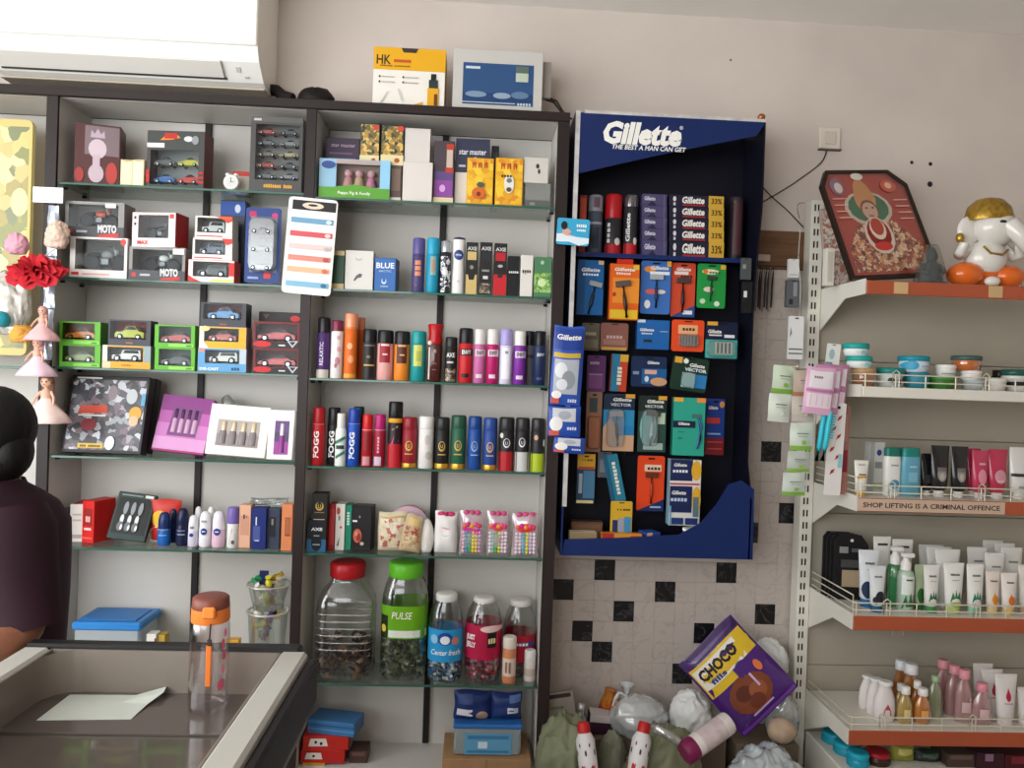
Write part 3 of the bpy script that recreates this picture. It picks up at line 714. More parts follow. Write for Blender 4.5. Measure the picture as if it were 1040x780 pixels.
for i, z in enumerate(ZG):
    x0 = gox1+.004; fx = gxl[i]; fx = min(fx, x0+.02) if False else max(x0, fx)
    fx = x0
    b = MB(); b.box(fx, GR, YF, YU, z-.004, z, cream); sh = gp('shelf', b)
    b = MB(); b.box(fx, GR, YF-.006, YF, z-GH[i], z, cream if i == 1 else orange, .002); e = gp('shelf_edge', b)
    b = MB(); pr_ = [(YU, z+.006), (YF, z+.006), (YF, z-GH[i]), (YF+.14, z-GH[i]-.002), (YU, z-.15)]
    n = 5; vs = [(fx-.004, y, q) for y, q in pr_]+[(fx, y, q) for y, q in pr_]
    b.add(vs, [tuple(range(n)), tuple(n+j for j in reversed(range(n)))]+[(j, n+j, n+(j+1) % n, (j+1) % n) for j in range(n)], cream); gp('bracket', b)
    if i in (0,):
        for px_ in (914, 1010):
            q = P(px_, 290, YF).x; b = MB(); b.box(q-.024, q+.024, YF-.0085, YF-.0062, z-.042, z-.003, M('#c9a878', .5)); gp('price_tag', b)
    if i in (1, 2, 3, 4):
        wire = M('#d8d2c0', .35, .3); b = MB()
        for dz in (.018, .042): b.tube([(fx, YU-.01, z+dz), (fx+.004, YF+.012, z+dz), (fx+.012, YF+.004, z+dz), (GR, YF+.004, z+dz)], .0023, wire)
        x = fx+.012; k = 0
        while x < GR:
            b.tube([(x, YF+.004, z), (x, YF+.004, z+.044)], .0022, wire)
            if k % 3 == 1: b.tube([(x-.011, YF+.001, z), (x-.011, YF+.001, z+.05), (x, YF+.001, z+.058), (x+.011, YF+.001, z+.05), (x+.011, YF+.001, z)], .0022, wire)
            x += .105; k += 1
        if i in (3, 2): b.tube([(fx, YU-.01, z+.066), (fx+.004, YF+.012, z+.066), (fx+.004, YF+.012, z)], .0023, wire)
        gp('wire_rail', b)
GX = gox1+.004
x0_, x1_ = P(870, 512, YF).x, P(1019, 516, YF).x
b = MB(); b.box(x0_, x1_, YF-.0085, YF-.0064, ZG[2]-.043, ZG[2]-.002, M('#c8ad97', .6)); st = gp('notice_strip', b)
b = MB(); b.asp = 1; xm_, w_ = (x0_+x1_)/2, (x1_-x0_)
b.prints([('t', '#3a2c28', 'SHOP LIFTING IS A CRIMINAL OFFENCE', xm_, ZG[2]-.0225, .017, {'b': .02, 'w': w_*.93})], lambda u, v, k: (u, YF-.0092-.0003*k, v))
gp('notice_lettering', b, st)
# wires hanging below the fourth shelf
b = MB()
for px_ in (907, 914, 918): q = P(px_, 650, YU-.1); b.tube([(q.x, YU-.1, ZG[3]-.004), (q.x-.004, YU-.1, ZG[3]-.14)], .0015, M('#cfc8b4', .4))
gp('hanging_wire', b)
# ------------------------------------------------------------------ counter with sunken glass top
ZR = .93; ZGL = .845
by = PZ(200, 657, ZR).y; rx1 = (PZ(290, 657, ZR).x+PZ(200, 778, ZR).x)/2; rx0 = (PZ(40, 658, ZR).x+PZ(2, 696, ZR).x)/2
ny = .72; rim = .052
ct = T('counter_freezer', 'grey rimmed shop counter with sunken taupe glass top and dark bumper', 'counter', ((rx0+rx1)/2, (by+ny)/2, 0))
cW, cD = rx1-rx0, by-ny; steel = M('#7f766c', .25, noise=.1, scale=8, stretch=(.2, 1, 1), key='taupe_steel'); rimm = M('#b9b7af', .4, key='grey_rim'); dark = M('#1d1d1e', .4, key='dark_bumper')
b = MB(); b.box(-cW/2-.02, cW/2-.13, -cD/2+.05, cD/2-.08, .06, ZGL-.03, M('#c9c7c2', .4), .01); b.box(-cW/2+.03, cW/2-.18, -cD/2+.1, cD/2-.12, 0, .06, dark); b.obj('body', ct)
b = MB(); b.box(cW/2, cW/2+rim, -cD/2-rim, cD/2-.012, ZGL-.02, ZR, rimm, .006); b.box(-cW/2-rim, -cW/2, -cD/2-rim, cD/2-.012, ZGL-.02, ZR, rimm, .006); b.box(-cW/2, cW/2, -cD/2-rim, -cD/2, ZGL-.02, ZR, rimm, .006); b.obj('rim', ct)
b = MB(); b.box(-cW/2-rim, cW/2+rim*.7, cD/2-.012, cD/2+.02, ZGL-.02, ZR+.004, dark, .005); b.obj('back_rim', ct)
b = MB(); b.box(cW/2+rim, cW/2+rim+.022, -cD/2-rim, cD/2-.02, ZGL-.01, ZR-.012, dark, .006); b.box(cW/2+rim*.2, cW/2+rim+.006, -cD/2-rim, cD/2-.02, ZGL-.055, ZGL-.012, M('#77736d', .4), .004); b.obj('bumper', ct)
b = MB(); b.box(-cW/2, cW/2, cD/2-.016, cD/2-.012, ZGL, ZR-.004, steel); b.box(-cW/2, -cW/2+.004, -cD/2, cD/2-.016, ZGL, ZR-.004, steel); b.box(cW/2-.004, cW/2, -cD/2, cD/2-.016, ZGL, ZR-.004, steel)
R_ = .06; n = 8; vs = []; fs = []
for k in range(n+1):
    a = math.pi/2*k/n; x = -cW/2+.004+R_-R_*math.cos(a); y = cD/2-.016-R_+R_*math.sin(a); vs += [(x, y, ZGL), (x, y, ZR-.004)]
for k in range(n): fs.append((2*k, 2*k+1, 2*k+3, 2*k+2))
b.add(vs, fs, steel, smooth=True); b.obj('inner_wall', ct)
gt = M('#574f49', .14, noise=.06, scale=5, coat=.4, key='taupe_glass')
ys = PZ(100, 745, ZGL).y-(by+ny)/2
b = MB(); b.box(-cW/2, cW/2, ys+.002, cD/2-.012, ZGL-.008, ZGL, gt); b.obj('glass_lid', ct)
b = MB(); b.box(-cW/2, cW/2, -cD/2, ys-.002, ZGL-.012, ZGL-.004, gt); b.obj('glass_lid', ct)
# ------------------------------------------------------------------ goods in the left bays of the cabinet
Y1 = YC+.022
z = ZB1[0]

# row 1
carton('gift_box', 'dark red gift box with pale figure print at left of top shelf', 'box', 74, 117, 126, z, YC+.05, .09, '#54302f', [
    ('r', '#7d6c70', .22, .5, .97, .97), ('e', '#cdb9c2', .5, .60, .2, .16), ('p', '#b9a5b4', [(.34, .78), (.36, .9), (.43, .84), (.5, .93), (.57, .84), (.64, .9), (.66, .78)]),
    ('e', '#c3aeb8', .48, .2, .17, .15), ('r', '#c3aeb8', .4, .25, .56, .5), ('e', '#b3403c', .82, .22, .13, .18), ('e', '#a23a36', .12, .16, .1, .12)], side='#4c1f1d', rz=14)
for q, (a, e) in enumerate(((121.5, 133.5), (135, 147.5))):
    carton('cream_box', ['small cream gift box beside dark red box, left of the pair', 'small cream gift box beside toy car set, right of the pair'][q], 'box', a, e, 162, z, YC+.03, .05, '#e2d3a6',
           [('r', '#efe3bd', .1, .05, .9, .95), ('p', '#c4b27c', [(.1, .95), (.5, .9), (.9, .95), (.9, .98), (.1, .98)])], rz=[8, -8][q], group='cream gift boxes')
def set_cars(cols, rows, ncol, L, kinds=('sport',)):
    def f(t, a, b_, e, f_, d):
        k = 0
        for r in range(rows):
            for c in range(ncol):
                x = a+(b_-a)*(c+.5)/ncol; zz = e+(f_-e)*(r+.12)/rows
                toy_car(t, x, -d*.1, zz, (b_-a)/ncol*.86, kinds[k % len(kinds)], cols[k % len(cols)], h=(f_-e)/rows*.62); k += 1
    return f
window_box('grey toy box with four small cars behind a clear window', 149, 209, 133, z, Y1, .075, '#3d403f', (.06, .05, .9, .66), None,
    [('r', '#d9d9d6', 0, .7, .3, .78), ('p', '#e08a2a', [(.22, .83), (.34, .93), (.5, .95), (.58, .88), (.42, .84)]), ('r', '#b3261f', .3, .86, .52, .96), ('e', '#cfcfcf', .72, .86, .08, .05), ('e', '#8b8f92', .84, .84, .06, .08), ('r', '#b4231f', .9, .08, 1, .12), ('r', '#b4231f', .9, .16, 1, .2), ('r', '#b4231f', .9, .24, 1, .28), ('r', '#b4231f', 0, .08, .06, .3)],
    side='#5a1f1c', inner='#9aa0a0', rz=-4, items=set_cars(['#3f6fb5', '#c9322c', '#565a5c', '#c9c23a'], 2, 2, .06), name='toy_car_set')
t = T('alarm_clock', 'small white round alarm clock on top shelf beside grey set', 'clock', (P(233, 190, Y1).x, Y1+.025, z+.0006)); b = MB()
RXm = Matrix.Rotation(math.pi/2, 4, 'X')
b.lathe([(.024, -.012), (.027, -.009), (.027, .009), (.024, .012)], M('#e9e7e3', .3), 20, X=Matrix.Translation((0, 0, .031)) @ RXm); b.obj('clock_case', t)
b = MB(); b.lathe([(.020, .0122), (.020, .013)], M('#cfd0cc', .3), 18, X=Matrix.Translation((0, 0, .031)) @ RXm); b.obj('dial', t)
b = MB(); b.box(-.001, .001, -.0142, -.0135, .031, .046, '#333333'); b.box(0, .011, -.0142, -.0135, .030, .032, '#333333'); b.obj('hands', t)
for s_ in (-1, 1): b = MB(); b.tube([(s_*.012, 0, .010), (s_*.016, 0, 0)], .003, M('#e9e7e3', .3)); b.obj('foot', t)
for s_ in (-1, 1): b = MB(); b.ball((s_*.014, 0, .059), (.009, .008, .006), M('#e0deda', .3)); b.obj('bell', t)
carton('small_box', 'small clear and red box behind white alarm clock', 'box', 236, 253, 174, z, YC+.09, .05, '#b9b2a6', [('r', '#b8342c', 0, .8, 1, 1)], top='#b8342c')
window_box('tall charcoal toy set box with ten cars and yellow writing', 254, 307, 119, z, Y1, .05, '#4b4a49', (.1, .16, .94, .9), None,
    [('r', '#5b5a58', .0, .93, 1, 1), ('r', '#bdbdbb', .06, .945, .2, .975), ('t', '#d8a43a', '~die-cast cars', .55, .085, .06, {'b': .03, 'w': .55})], inner='#8f8c8b', items=set_cars(['#6a6f74', '#8d9196', '#b04a42', '#55585c', '#7d6f62', '#c2b28a'], 5, 2, .05), name='toy_car_set')
# row 2
z = ZB1[1]; moto = [('r', '#4a4b50', 0, 0, 1, .3), ('e', '#c43a34', .09, .15, .045, .07), ('r', '#b9b9bc', .2, .12, .38, .18), ('t', '#d8d8da', 'MOTO', .72, .24, .24, {'b': .05, 'w': .32}), ('p', '#c33a33', [(.55, 0), (.6, .08), (.92, .13), (.92, .03), (.8, 0)])]
h = window_box('white framed motorbike box with silver bike, bottom left stack', 71, 129, 241, z, Y1, .085, '#e6e1dd', (.09, .2, .95, .95), ('bike', '#9a9da1'), [('r', '#d23a36', .03, .06, .16, .13), ('r', '#d9a8a2', .22, .07, .7, .11), ('e', '#e2473f', .93, .9, .05, .08)], inner='#6f6a68', name='toy_bike_box')
window_box('grey motorbike box with orange bike, top of left stack', 66, 126, 205, h, Y1, .085, '#8d8a88', (.06, .3, .9, .92), ('bike', '#c8502c'), moto+[('r', '#dcd8d4', .68, .84, .86, .97)], inner='#8d8885', name='toy_bike_box', open_top=True)
h = window_box('grey motorbike box with white bike, bottom of second stack', 131, 188, 251, z, Y1, .085, '#8d8a88', (.06, .3, .95, .92), ('bike', '#e8e8e8'), moto+[('r', '#ece8e4', .78, .8, .98, .97)], inner='#6b6967', name='toy_bike_box', open_top=True)
window_box('white and red toy box with black bike, top of second stack', 134, 182, 215.5, h, Y1, .085, '#e9e3e0', (.14, .26, .84, .92), ('bike', '#26272b'), [('t', '#b8201c', 'MAX', .26, .13, .13, {'b': .05, 'w': .26}), ('r', '#d0473f', .86, .82, .96, .95), ('r', '#3a3a3c', .05, .62, .1, .7), ('r', '#3a3a3c', .05, .8, .1, .88)], side='#9c1f1d', inner='#777270', name='toy_bike_box', rz=-9)
redw = [('r', '#e4dedb', 0, 0, 1, .2), ('r', '#c9352f', .05, .07, .75, .12), ('p', '#d03c32', [(.72, 1), (1, 1), (1, .8), (.86, .7)])]
h = window_box('white red and yellow toy box, bottom of three small boxes', 191, 238, 264, z, Y1, .07, '#e7e2de', (.1, .25, .88, .92), ('jeep', '#3b3c3e'), [('p', '#c9302a', [(0, 0), (.3, .0), (.12, .16), (0, .3)]), ('r', '#e4d97a', .5, .04, .98, .16), ('r', '#c9302a', .88, .3, 1, .9)], inner='#6f6b66', side='#c9302a')
h = window_box('white toy box with blue truck, middle of three small boxes', 195.5, 236, 242, h, Y1, .07, '#d9d4d0', (.06, .26, .82, .92), ('jeep', '#54607c'), redw, inner='#8c8986', side='#c4bdb8')
window_box('white toy box with black truck, top of three small boxes', 198, 236, 219.5, h, Y1, .07, '#d9d4d0', (.06, .26, .82, .92), ('jeep', '#dedede'), redw+[('p', '#d9572e', [(.55, 1), (1, 1), (1, .86), (.8, .82)])], inner='#8c8986', side='#c4bdb8')
carton('toy_box', 'dark blue toy box standing behind the three small boxes', 'toy box', 223, 248, 203, z, YC+.12, .06, '#3a4150', [('r', '#2c4f9a', .0, .82, 1, .98), ('e', '#c9d2e0', .7, .9, .12, .05)])
def bl_cars(t, W, H, d):
    for k, c in enumerate(('#a8aaae', '#8d9094', '#55585d')): toy_car(t, 0, -.014, H*(.16+.24*k), W*.62, 'sport', c)
blister('toy_car_pack', 'blue carded toy pack with three grey cars in clear bubble', 'toy pack', 249, 285, 211, 287.5, YC+.035, '#27407e', [('r', '#7a7c82', .14, .14, .9, .88), ('r', '#b32a5c', .1, .88, .3, .95), ('e', '#c23a78', .82, .9, .09, .035), ('r', '#c93a34', .55, .06, .75, .13), ('r', '#8fa5cc', .1, .05, .4, .08)], (.1, .13, .92, .87), deep=.03, extra=bl_cars, hook=False)
blister('comb_card', 'white hanging card of six coloured strips before the cabinet post', 'card', 287, 337, 201, 299, YC-.012, '#efebe7', [('r', '#1e1b1a', .08, .87, .97, .97), ('e', '#d9c9b4', .5, .92, .22, .035), ('e', '#1e1b1a', .5, .925, .1, .012)]
    +[('r', c, .08, v-.025, .94, v+.03) for c, v in (('#6f9fbe', .76), ('#d2555c', .62), ('#e5c4c0', .49), ('#d98878', .37), ('#eab48e', .25), ('#7fb6cf', .1))]
    +[('e', c, .85, v, .06, .022) for c, v in (('#cfe0ea', .76), ('#f0c9c8', .62), ('#b8b4b2', .48), ('#b34f48', .37), ('#d06a44', .25), ('#2f6d90', .1))], ry=3, hook=False)
# row 3 : small model car boxes
z = ZB1[2]; lime = '#5fae2c'
gp_ = lambda s_: [('r', '#8fce57', .35, .03, .97, .17), ('t', '#2f6a18', '~CAR', .86, .1, .1, {'w': .14})]
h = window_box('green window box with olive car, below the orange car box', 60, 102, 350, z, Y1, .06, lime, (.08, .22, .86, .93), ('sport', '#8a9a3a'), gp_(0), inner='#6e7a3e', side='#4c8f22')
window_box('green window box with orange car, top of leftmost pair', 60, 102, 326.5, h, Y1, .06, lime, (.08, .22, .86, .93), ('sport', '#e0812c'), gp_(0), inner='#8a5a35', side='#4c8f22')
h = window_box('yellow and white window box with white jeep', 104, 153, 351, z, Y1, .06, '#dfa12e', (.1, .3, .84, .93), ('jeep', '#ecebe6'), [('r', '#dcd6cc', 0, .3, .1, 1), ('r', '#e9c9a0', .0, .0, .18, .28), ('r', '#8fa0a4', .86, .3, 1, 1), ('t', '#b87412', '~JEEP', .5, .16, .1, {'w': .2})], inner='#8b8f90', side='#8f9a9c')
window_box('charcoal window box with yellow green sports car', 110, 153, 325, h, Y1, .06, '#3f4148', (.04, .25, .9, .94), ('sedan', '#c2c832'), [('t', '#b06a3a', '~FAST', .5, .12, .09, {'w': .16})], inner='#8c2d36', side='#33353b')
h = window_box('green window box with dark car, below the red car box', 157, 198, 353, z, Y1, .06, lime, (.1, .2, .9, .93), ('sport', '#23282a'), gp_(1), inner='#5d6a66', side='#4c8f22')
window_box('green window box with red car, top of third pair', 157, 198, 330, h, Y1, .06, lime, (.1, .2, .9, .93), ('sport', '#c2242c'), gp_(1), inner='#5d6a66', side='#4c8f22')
h = window_box('light blue window box with white van', 201, 250, 354, z, Y1, .065, '#5f9fd0', (.14, .36, .86, .93), ('jeep', '#e9e7de'), [('r', '#d88a80', .02, .84, .14, .97), ('t', '#f2f4f6', 'DIE-CAST', .24, .12, .11, {'b': .04, 'w': .4}), ('t', '#26486e', '~SUV', .78, .16, .16, {'w': .18}), ('r', '#b8c6d0', .86, .36, 1, 1)], inner='#8a9294', side='#a9b9c4')
h = window_box('yellow and white window box with red car', 202.5, 250, 332, h, Y1, .065, '#e0ac28', (.1, .32, .84, .93), ('sedan', '#c3352c'), [('p', '#e9e2d2', [(0, 0), (.2, 0), (.1, .3), (.1, 1), (0, 1)]), ('e', '#e3cf8a', .12, .9, .1, .12)], inner='#5e5450', side='#b0b0aa')
window_box('charcoal window box with blue car on top of three boxes', 203.5, 250, 307.5, h, Y1, .065, '#3f4148', (.06, .3, .9, .94), ('sedan', '#3f8fd0'), [('t', '#b0503a', '~FAST', .5, .12, .09, {'w': .16})], inner='#7d2f36', side='#33353b')
rb = [('r', '#2a2426', .0, 0, 1, .24), ('e', '#c9262a', .2, .16, .2, .12), ('p', '#c9c9cf', [(.74, .3), (.98, .3), (.86, .04)]), ('p', '#2a2426', [(.79, .27), (.93, .27), (.86, .12)]), ('r', '#e6e3e0', .56, .1, .7, .15)]
h = window_box('red and black window box with red racing car, lower of two', 257, 304, 354, z, Y1, .065, '#6e1d20', (.05, .26, .95, .92), ('sport', '#d3262a'), rb, inner='#5a3034', side='#8d2226')
window_box('red and black window box with red racing car, upper of two', 257, 304, 327, h, Y1, .065, '#6e1d20', (.05, .26, .95, .92), ('sport', '#d3262a'), rb, inner='#5a3034', side='#8d2226')
carton('toy_box', 'black toy box peeking above the red racing car boxes', 'toy box', 262, 304, 317, z, YC+.12, .05, '#2c2526', [('p', '#6f4a48', [(.1, .96), (.26, .96), (.18, .88)]), ('e', '#c9322e', .88, .9, .12, .05)])
# row 4
z = ZB1[3]
fig = [('r', BUSY(['#1f1d22', '#46434a', '#8f9298', '#2a262c', '#6b5560', '#b9bcc2', '#39353c'], 34, 'figures'), .03, .04, .97, .95), ('e', '#8a7f82', .55, .78, .06, .1), ('e', '#b9bec2', .8, .74, .07, .1),
       ('p', '#c94a32', [(.14, .5), (.16, .6), (.5, .62), (.52, .52)]), ('r', '#e8d9cf', .15, .47, .5, .49), ('e', '#7f3038', .3, .36, .1, .08), ('e', '#d9a03c', .87, .52, .08, .09), ('e', '#d8b394', .86, .42, .06, .07),
       ('r', '#d9b24a', .2, .06, .52, .12), ('t', '#3a2c10', '~NEW SERIES', .36, .09, .035, {'w': .26}), ('e', '#dfe6ee', .6, .13, .06, .09), ('r', '#5fa0c4', .93, .62, .98, .78), ('r', '#d5d2cc', .08, .955, .4, .975)]
carton('figure_set_box', 'large black picture box leaning at left of fourth shelf', 'toy box', 62, 145, 383, z, YC+.03, .045, '#221f22', fig, side='#2b2324', tilt=12, rz=-3)
carton('figure_set_box', 'second black picture box leaning behind the large one', 'toy box', 70, 152, 384, z, YC+.085, .04, '#1e1b1d', [('r', '#5a4642', .9, .1, .97, .9)], side='#30272a', tilt=12, rz=-3)
def vials(n, c1, c2, u0=.26, u1=.78, v0=.3, v1=.76):
    def f(t, W, H, d):
        for k in range(n):
            x = -W/2+W*(u0+(u1-u0)*(k+.5)/n); r = W*(u1-u0)/n*.36; b = MB(); q = Matrix.Translation((x, -d/2-.001, 0))
            b.lathe([(r, H*v0), (r, H*(v0+(v1-v0)*.55)), (r*.7, H*(v0+(v1-v0)*.6))], M(c1, .25), 10, sy=.5, X=q); b.lathe([(r*.75, H*(v0+(v1-v0)*.6)), (r*.75, H*v1), (r*.6, H*v1+.001)], M(c2, .2, .5), 10, sy=.5, X=q); b.obj('vial', t)
    return f
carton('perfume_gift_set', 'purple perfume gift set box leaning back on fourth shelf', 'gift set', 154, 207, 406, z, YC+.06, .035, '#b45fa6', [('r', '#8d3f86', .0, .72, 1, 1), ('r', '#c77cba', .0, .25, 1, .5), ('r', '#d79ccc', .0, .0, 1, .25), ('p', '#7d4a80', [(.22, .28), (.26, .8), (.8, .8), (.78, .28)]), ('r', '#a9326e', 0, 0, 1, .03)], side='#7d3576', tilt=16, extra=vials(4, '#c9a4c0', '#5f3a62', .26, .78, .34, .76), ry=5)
carton('perfume_gift_set', 'white perfume gift set box with window of four vials', 'gift set', 208, 269, 415, z, YC+.028, .04, '#efece2', [('r', '#b3aaa6', .15, .18, .86, .7), ('r', '#9a908f', .15, .18, .86, .42)], tilt=12, extra=vials(4, '#8d8588', '#e6d2b2', .17, .84, .22, .66), ry=3)
carton('perfume_gift_set', 'narrow white perfume box with purple window beside the post', 'gift set', 271, 297, 418, z, YC+.02, .04, '#f1eeea', [('r', '#6b4a80', .26, .1, .82, .78), ('r', '#a0489a', .26, .1, .82, .36), ('r', '#54456a', .26, .36, .82, .55)], tilt=9, extra=vials(1, '#8f3f8d', '#e8e4e8', .4, .7, .14, .72))
bag('plastic_wrap', 'crumpled grey plastic wrap behind the white gift sets', 'wrap', 222, 240, 404, z, YC+.14, .04, CLEAR('#cfcfca', .25, milk=.35), seed=5, wob=.1)
# row 5
z = ZB1[4]; Y5 = YC+.085
t = T('perfume_bottle', 'slim black bottle at left end of fifth shelf', 'bottle', (P(65, 540, Y5).x, Y5+.02, z+.0006)); b = MB(); b.lathe([(.016, 0), (.018, .003), (.018, .075), (.012, .085)], M('#1b1a1e', .25)); b.obj('body', t)
b = MB(); b.lathe([(.011, .085), (.011, .115), (.008, .118)], M('#2a292e', .3)); b.obj('cap', t)
carton('card_box', 'white and red box leaning at left of fifth shelf', 'box', 70, 84, 512, z, YC+.09, .10, '#d9d2cb', [('r', '#b9aaa2', .2, .55, .8, .6), ('r', '#b9aaa2', .2, .7, .8, .75), ('r', '#a99a94', .15, .1, .85, .2)], top='#c23a32', rz=4)
carton('card_box', 'bright red box with white script on fifth shelf', 'box', 86, 101, 509, z, YC+.075, .10, '#c81f1c', [('r', '#8d1d1b', .15, .4, .85, .82), ('t', '#e8b3a8', '~45', .5, .58, .16, {'w': .4}), ('t', '#f0dcd2', '~smart', .5, .34, .07, {'w': .6}), ('r', '#e25a4c', .1, .1, .9, .14)], rz=-18)
carton('figure_pack', 'dark green tray box with three silver figures, leaning back', 'box', 108, 147, 504, z, YC+.08, .02, '#1f3632', [('r', '#101314', .06, .12, .94, .88), ('r', '#d9dcd8', .72, .91, .94, .97), ('r', '#7f8b86', .1, .92, .66, .95)]
    +[q for k in range(3) for q in (('e', '#8f9498', .3+.2*k, .66, .06, .14), ('e', '#d8dadb', .27+.2*k, .42, .05, .1), ('e', '#6c7074', .26+.2*k, .27, .08, .1), ('e', '#e4e5e6', .3+.2*k, .25, .03, .06))], tilt=20, ry=6)
bag('snack_bag', 'red and yellow packet behind blue roll-on bottles', 'packet', 151, 182, 508, z, YC+.115, .03, M('#c8362c', .35), [('e', '#e8b83a', .35, .55, .28, .2), ('p', '#e9e2d8', [(.0, .0), (.5, .0), (.3, .4), (.05, .3)])], seed=8, wob=.03)
niv = lambda c: [('e', c, .5, .44, .26, .10), ('r', '#f4f6fa', .36, .43, .64, .455)]
rollon('bright blue roll-on bottle in front of the red packet', 158, 171.5, 521, z, YC+.06, '#1f5fae', '#1c2f62', .5, [('r', '#9fb8d8', .1, .48, .9, .5), ('r', '#6fa0d8', .2, .3, .8, .34)])
rollon('dark navy roll-on bottle behind the bright blue one', 170, 179, 517, z, YC+.11, '#1d2a58', '#1a2248')
rollon('dark navy roll-on bottle with grey lines, right of bright blue', 177, 190, 517, z, YC+.06, '#1a2140', '#1b2446', .45, [('r', '#8f9ab8', .2, .3, .8, .33), ('r', '#6f7a9c', .2, .4, .8, .43)])
rollon('small lilac and white roll-on bottle beside navy one', 189.5, 200, 524, z, YC+.055, '#d6cfe2', '#eceaf0', .5, [('e', '#2f3f8d', .45, .38, .2, .06), ('r', '#8a8a9a', .3, .58, .66, .66)])
rollon('white roll-on bottle half hidden behind lilac one', 196, 204, 515, z, YC+.1, '#e6e6ea', '#eeeef0')
rollon('white roll-on bottle with blue disc and grey line', 200.5, 213, 520, z, YC+.055, '#efeef2', '#f2f2f4', .45, niv('#26438f')+[('r', '#9a9aa0', .3, .7, .7, .76)])
rollon('white roll-on bottle in the back row by the batten', 209, 217, 515, z, YC+.1, '#e8e8ec', '#f0f0f2')
rollon('pale pink roll-on bottle with blue disc', 213.5, 227, 520, z, YC+.052, '#e3bfd2', '#f2eaf0', .5, niv('#2b3f8d'))
can('white bottle with wide purple cap on fifth shelf', 229, 241.5, 516, z, YC+.05, '#e9e6e6', '#7d6bb4', .4, [('p', '#b9b4b0', [(.3, .1), (.7, .1), (.8, .3), (.5, .5)]), ('e', '#6a6258', .6, .15, .12, .05)], style='wide', name='roll_on_bottle', cat='bottle', capr=1.04)
carton('perfume_box', 'peach perfume box on fifth shelf, left of navy one', 'box', 243, 255, 513, z, YC+.06, .045, '#e6b294', [('r', '#d39a80', .12, .3, .88, .75), ('r', '#5a4036', .35, .68, .5, .78), ('r', '#8f6a5a', .6, .7, .7, .76)], rz=-4)
carton('perfume_box', 'navy blue perfume box with white lettering on fifth shelf', 'box', 255.5, 270.5, 516, z, YC+.045, .05, '#1f2e72', [('r', '#4a5a9c', .12, .2, .6, .56), ('r', '#dfe3f0', .28, .58, .36, .78), ('t', '#dfe3f0', '~NOIR', .4, .22, .05, {'w': .3})], rz=-2)
carton('perfume_box', 'slate grey perfume box beside the navy one', 'box', 271.5, 284.5, 517, z, YC+.055, .05, '#3a4256', [('r', '#23262e', .2, .3, .7, .8), ('r', '#8a7f70', .35, .6, .5, .75)], rz=-4)
carton('perfume_box', 'orange perfume box with brown window at right of fifth shelf', 'box', 285.8, 296.5, 512.5, z, YC+.03, .05, '#e08a5c', [('r', '#8f4a30', .35, .32, .85, .72), ('r', '#c97a52', .45, .36, .6, .7), ('r', '#c97a52', .68, .36, .8, .7)])
bag('clear_pouch', 'clear plastic pouch lying over the perfume boxes', 'pouch', 252, 292, 507, P(270, 516.5, YC+.045).z+.004, YC+.06, .05, CLEAR('#e8ecec', .3, milk=.1), seed=11, wob=.12, tilt=0)
# row 6 (behind the counter)
z = ZB1[5]
def lid(t, W, H, d):
    b = MB(); b.box(-W/2-.006, W/2+.006, -d/2-.006, d/2+.006, H-.022, H+.006, M('#2f7fc8', .35), .006); b.box(-W/2+.02, W/2-.02, -d/2+.02, d/2-.02, H+.006, H+.010, M('#2b74b8', .4), .003); b.obj('lid', t)
carton('plastic_box', 'flat plastic box with bright blue lid behind the counter', 'box', 74, 141, 634, z, YC+.04, .17, CLEAR('#cfdbe2', .2, milk=.45), extra=lid, ch=.006)
carton('small_box', 'small white box beside blue lidded box', 'box', 148, 158, 644, z, YC+.06, .04, '#e6e2da', [('r', '#2a2522', .85, .1, 1, .9)])
carton('small_box', 'small mustard box right of the white one', 'box', 159, 167, 645, z, YC+.07, .04, '#b99a3c', [('r', '#8f7428', .1, .5, .9, .8)])
carton('small_box', 'tiny yellow and red packet beside drinking bottle', 'packet', 229, 242, 650, z, YC+.06, .03, '#d9a23a', [('r', '#c8402c', .4, .2, .8, .9)])
t = T('sweet_stand', 'two clear plastic tubs of wrapped sweets stacked by the post', 'sweets tub', (P(271, 640, YC+.09).x, YC+.10, z+.0006)); cl = CLEAR('#e6ebe6', .2, milk=.15)
zt2 = P(279, 618, YC+.1).z-z
for k, (zz, hh, r0, r1) in enumerate(((0, zt2-.012, .055, .07), (zt2, .085, .052, .072))):
    b = MB(); b.lathe([(r0*.9, zz), (r0, zz+.004), (r1, zz+hh), (r1*1.06, zz+hh+.003)], cl, 20, cap1=False); b.obj('tub', t)
    b = MB(); b.lathe([(r1*1.04, zz+hh), (r1*1.1, zz+hh+.002), (r1*1.1, zz+hh+.006), (r1*1.04, zz+hh+.008)], CLEAR('#e6e6d8', .3, milk=.5), 20, cap0=False, cap1=False); b.obj('tub_rim', t)
cs = ['#e0b83a', '#26265a', '#c9302c', '#2f8f5a', '#e8e2da', '#d8cf3a', '#7a4a8a', '#e0d0b0']
for k in range(26):
    up_ = k >= 13; a = k*2.4; rr = .035*math.sqrt((k % 13)/13); zz = (zt2 if up_ else zt2*.45)+.03+.0075*(k % 13)*.9
    b = MB(); b.ball((0, 0, 0), (.021, .012, .015), M(cs[(k*3) % 8], .3), 10, 6)
    for s_ in (-1, 1): b.lathe([(.004, .018), (.011, .03)], M(cs[(k*3) % 8], .3), 8, X=Matrix.Rotation(s_*math.pi/2, 4, 'Y'), cap0=False)
    o = b.obj('wrapped_sweet', t); o.location = (rr*math.cos(a), rr*math.sin(a), zz); o.rotation_euler = (k*.7, k*.5, k*1.3)
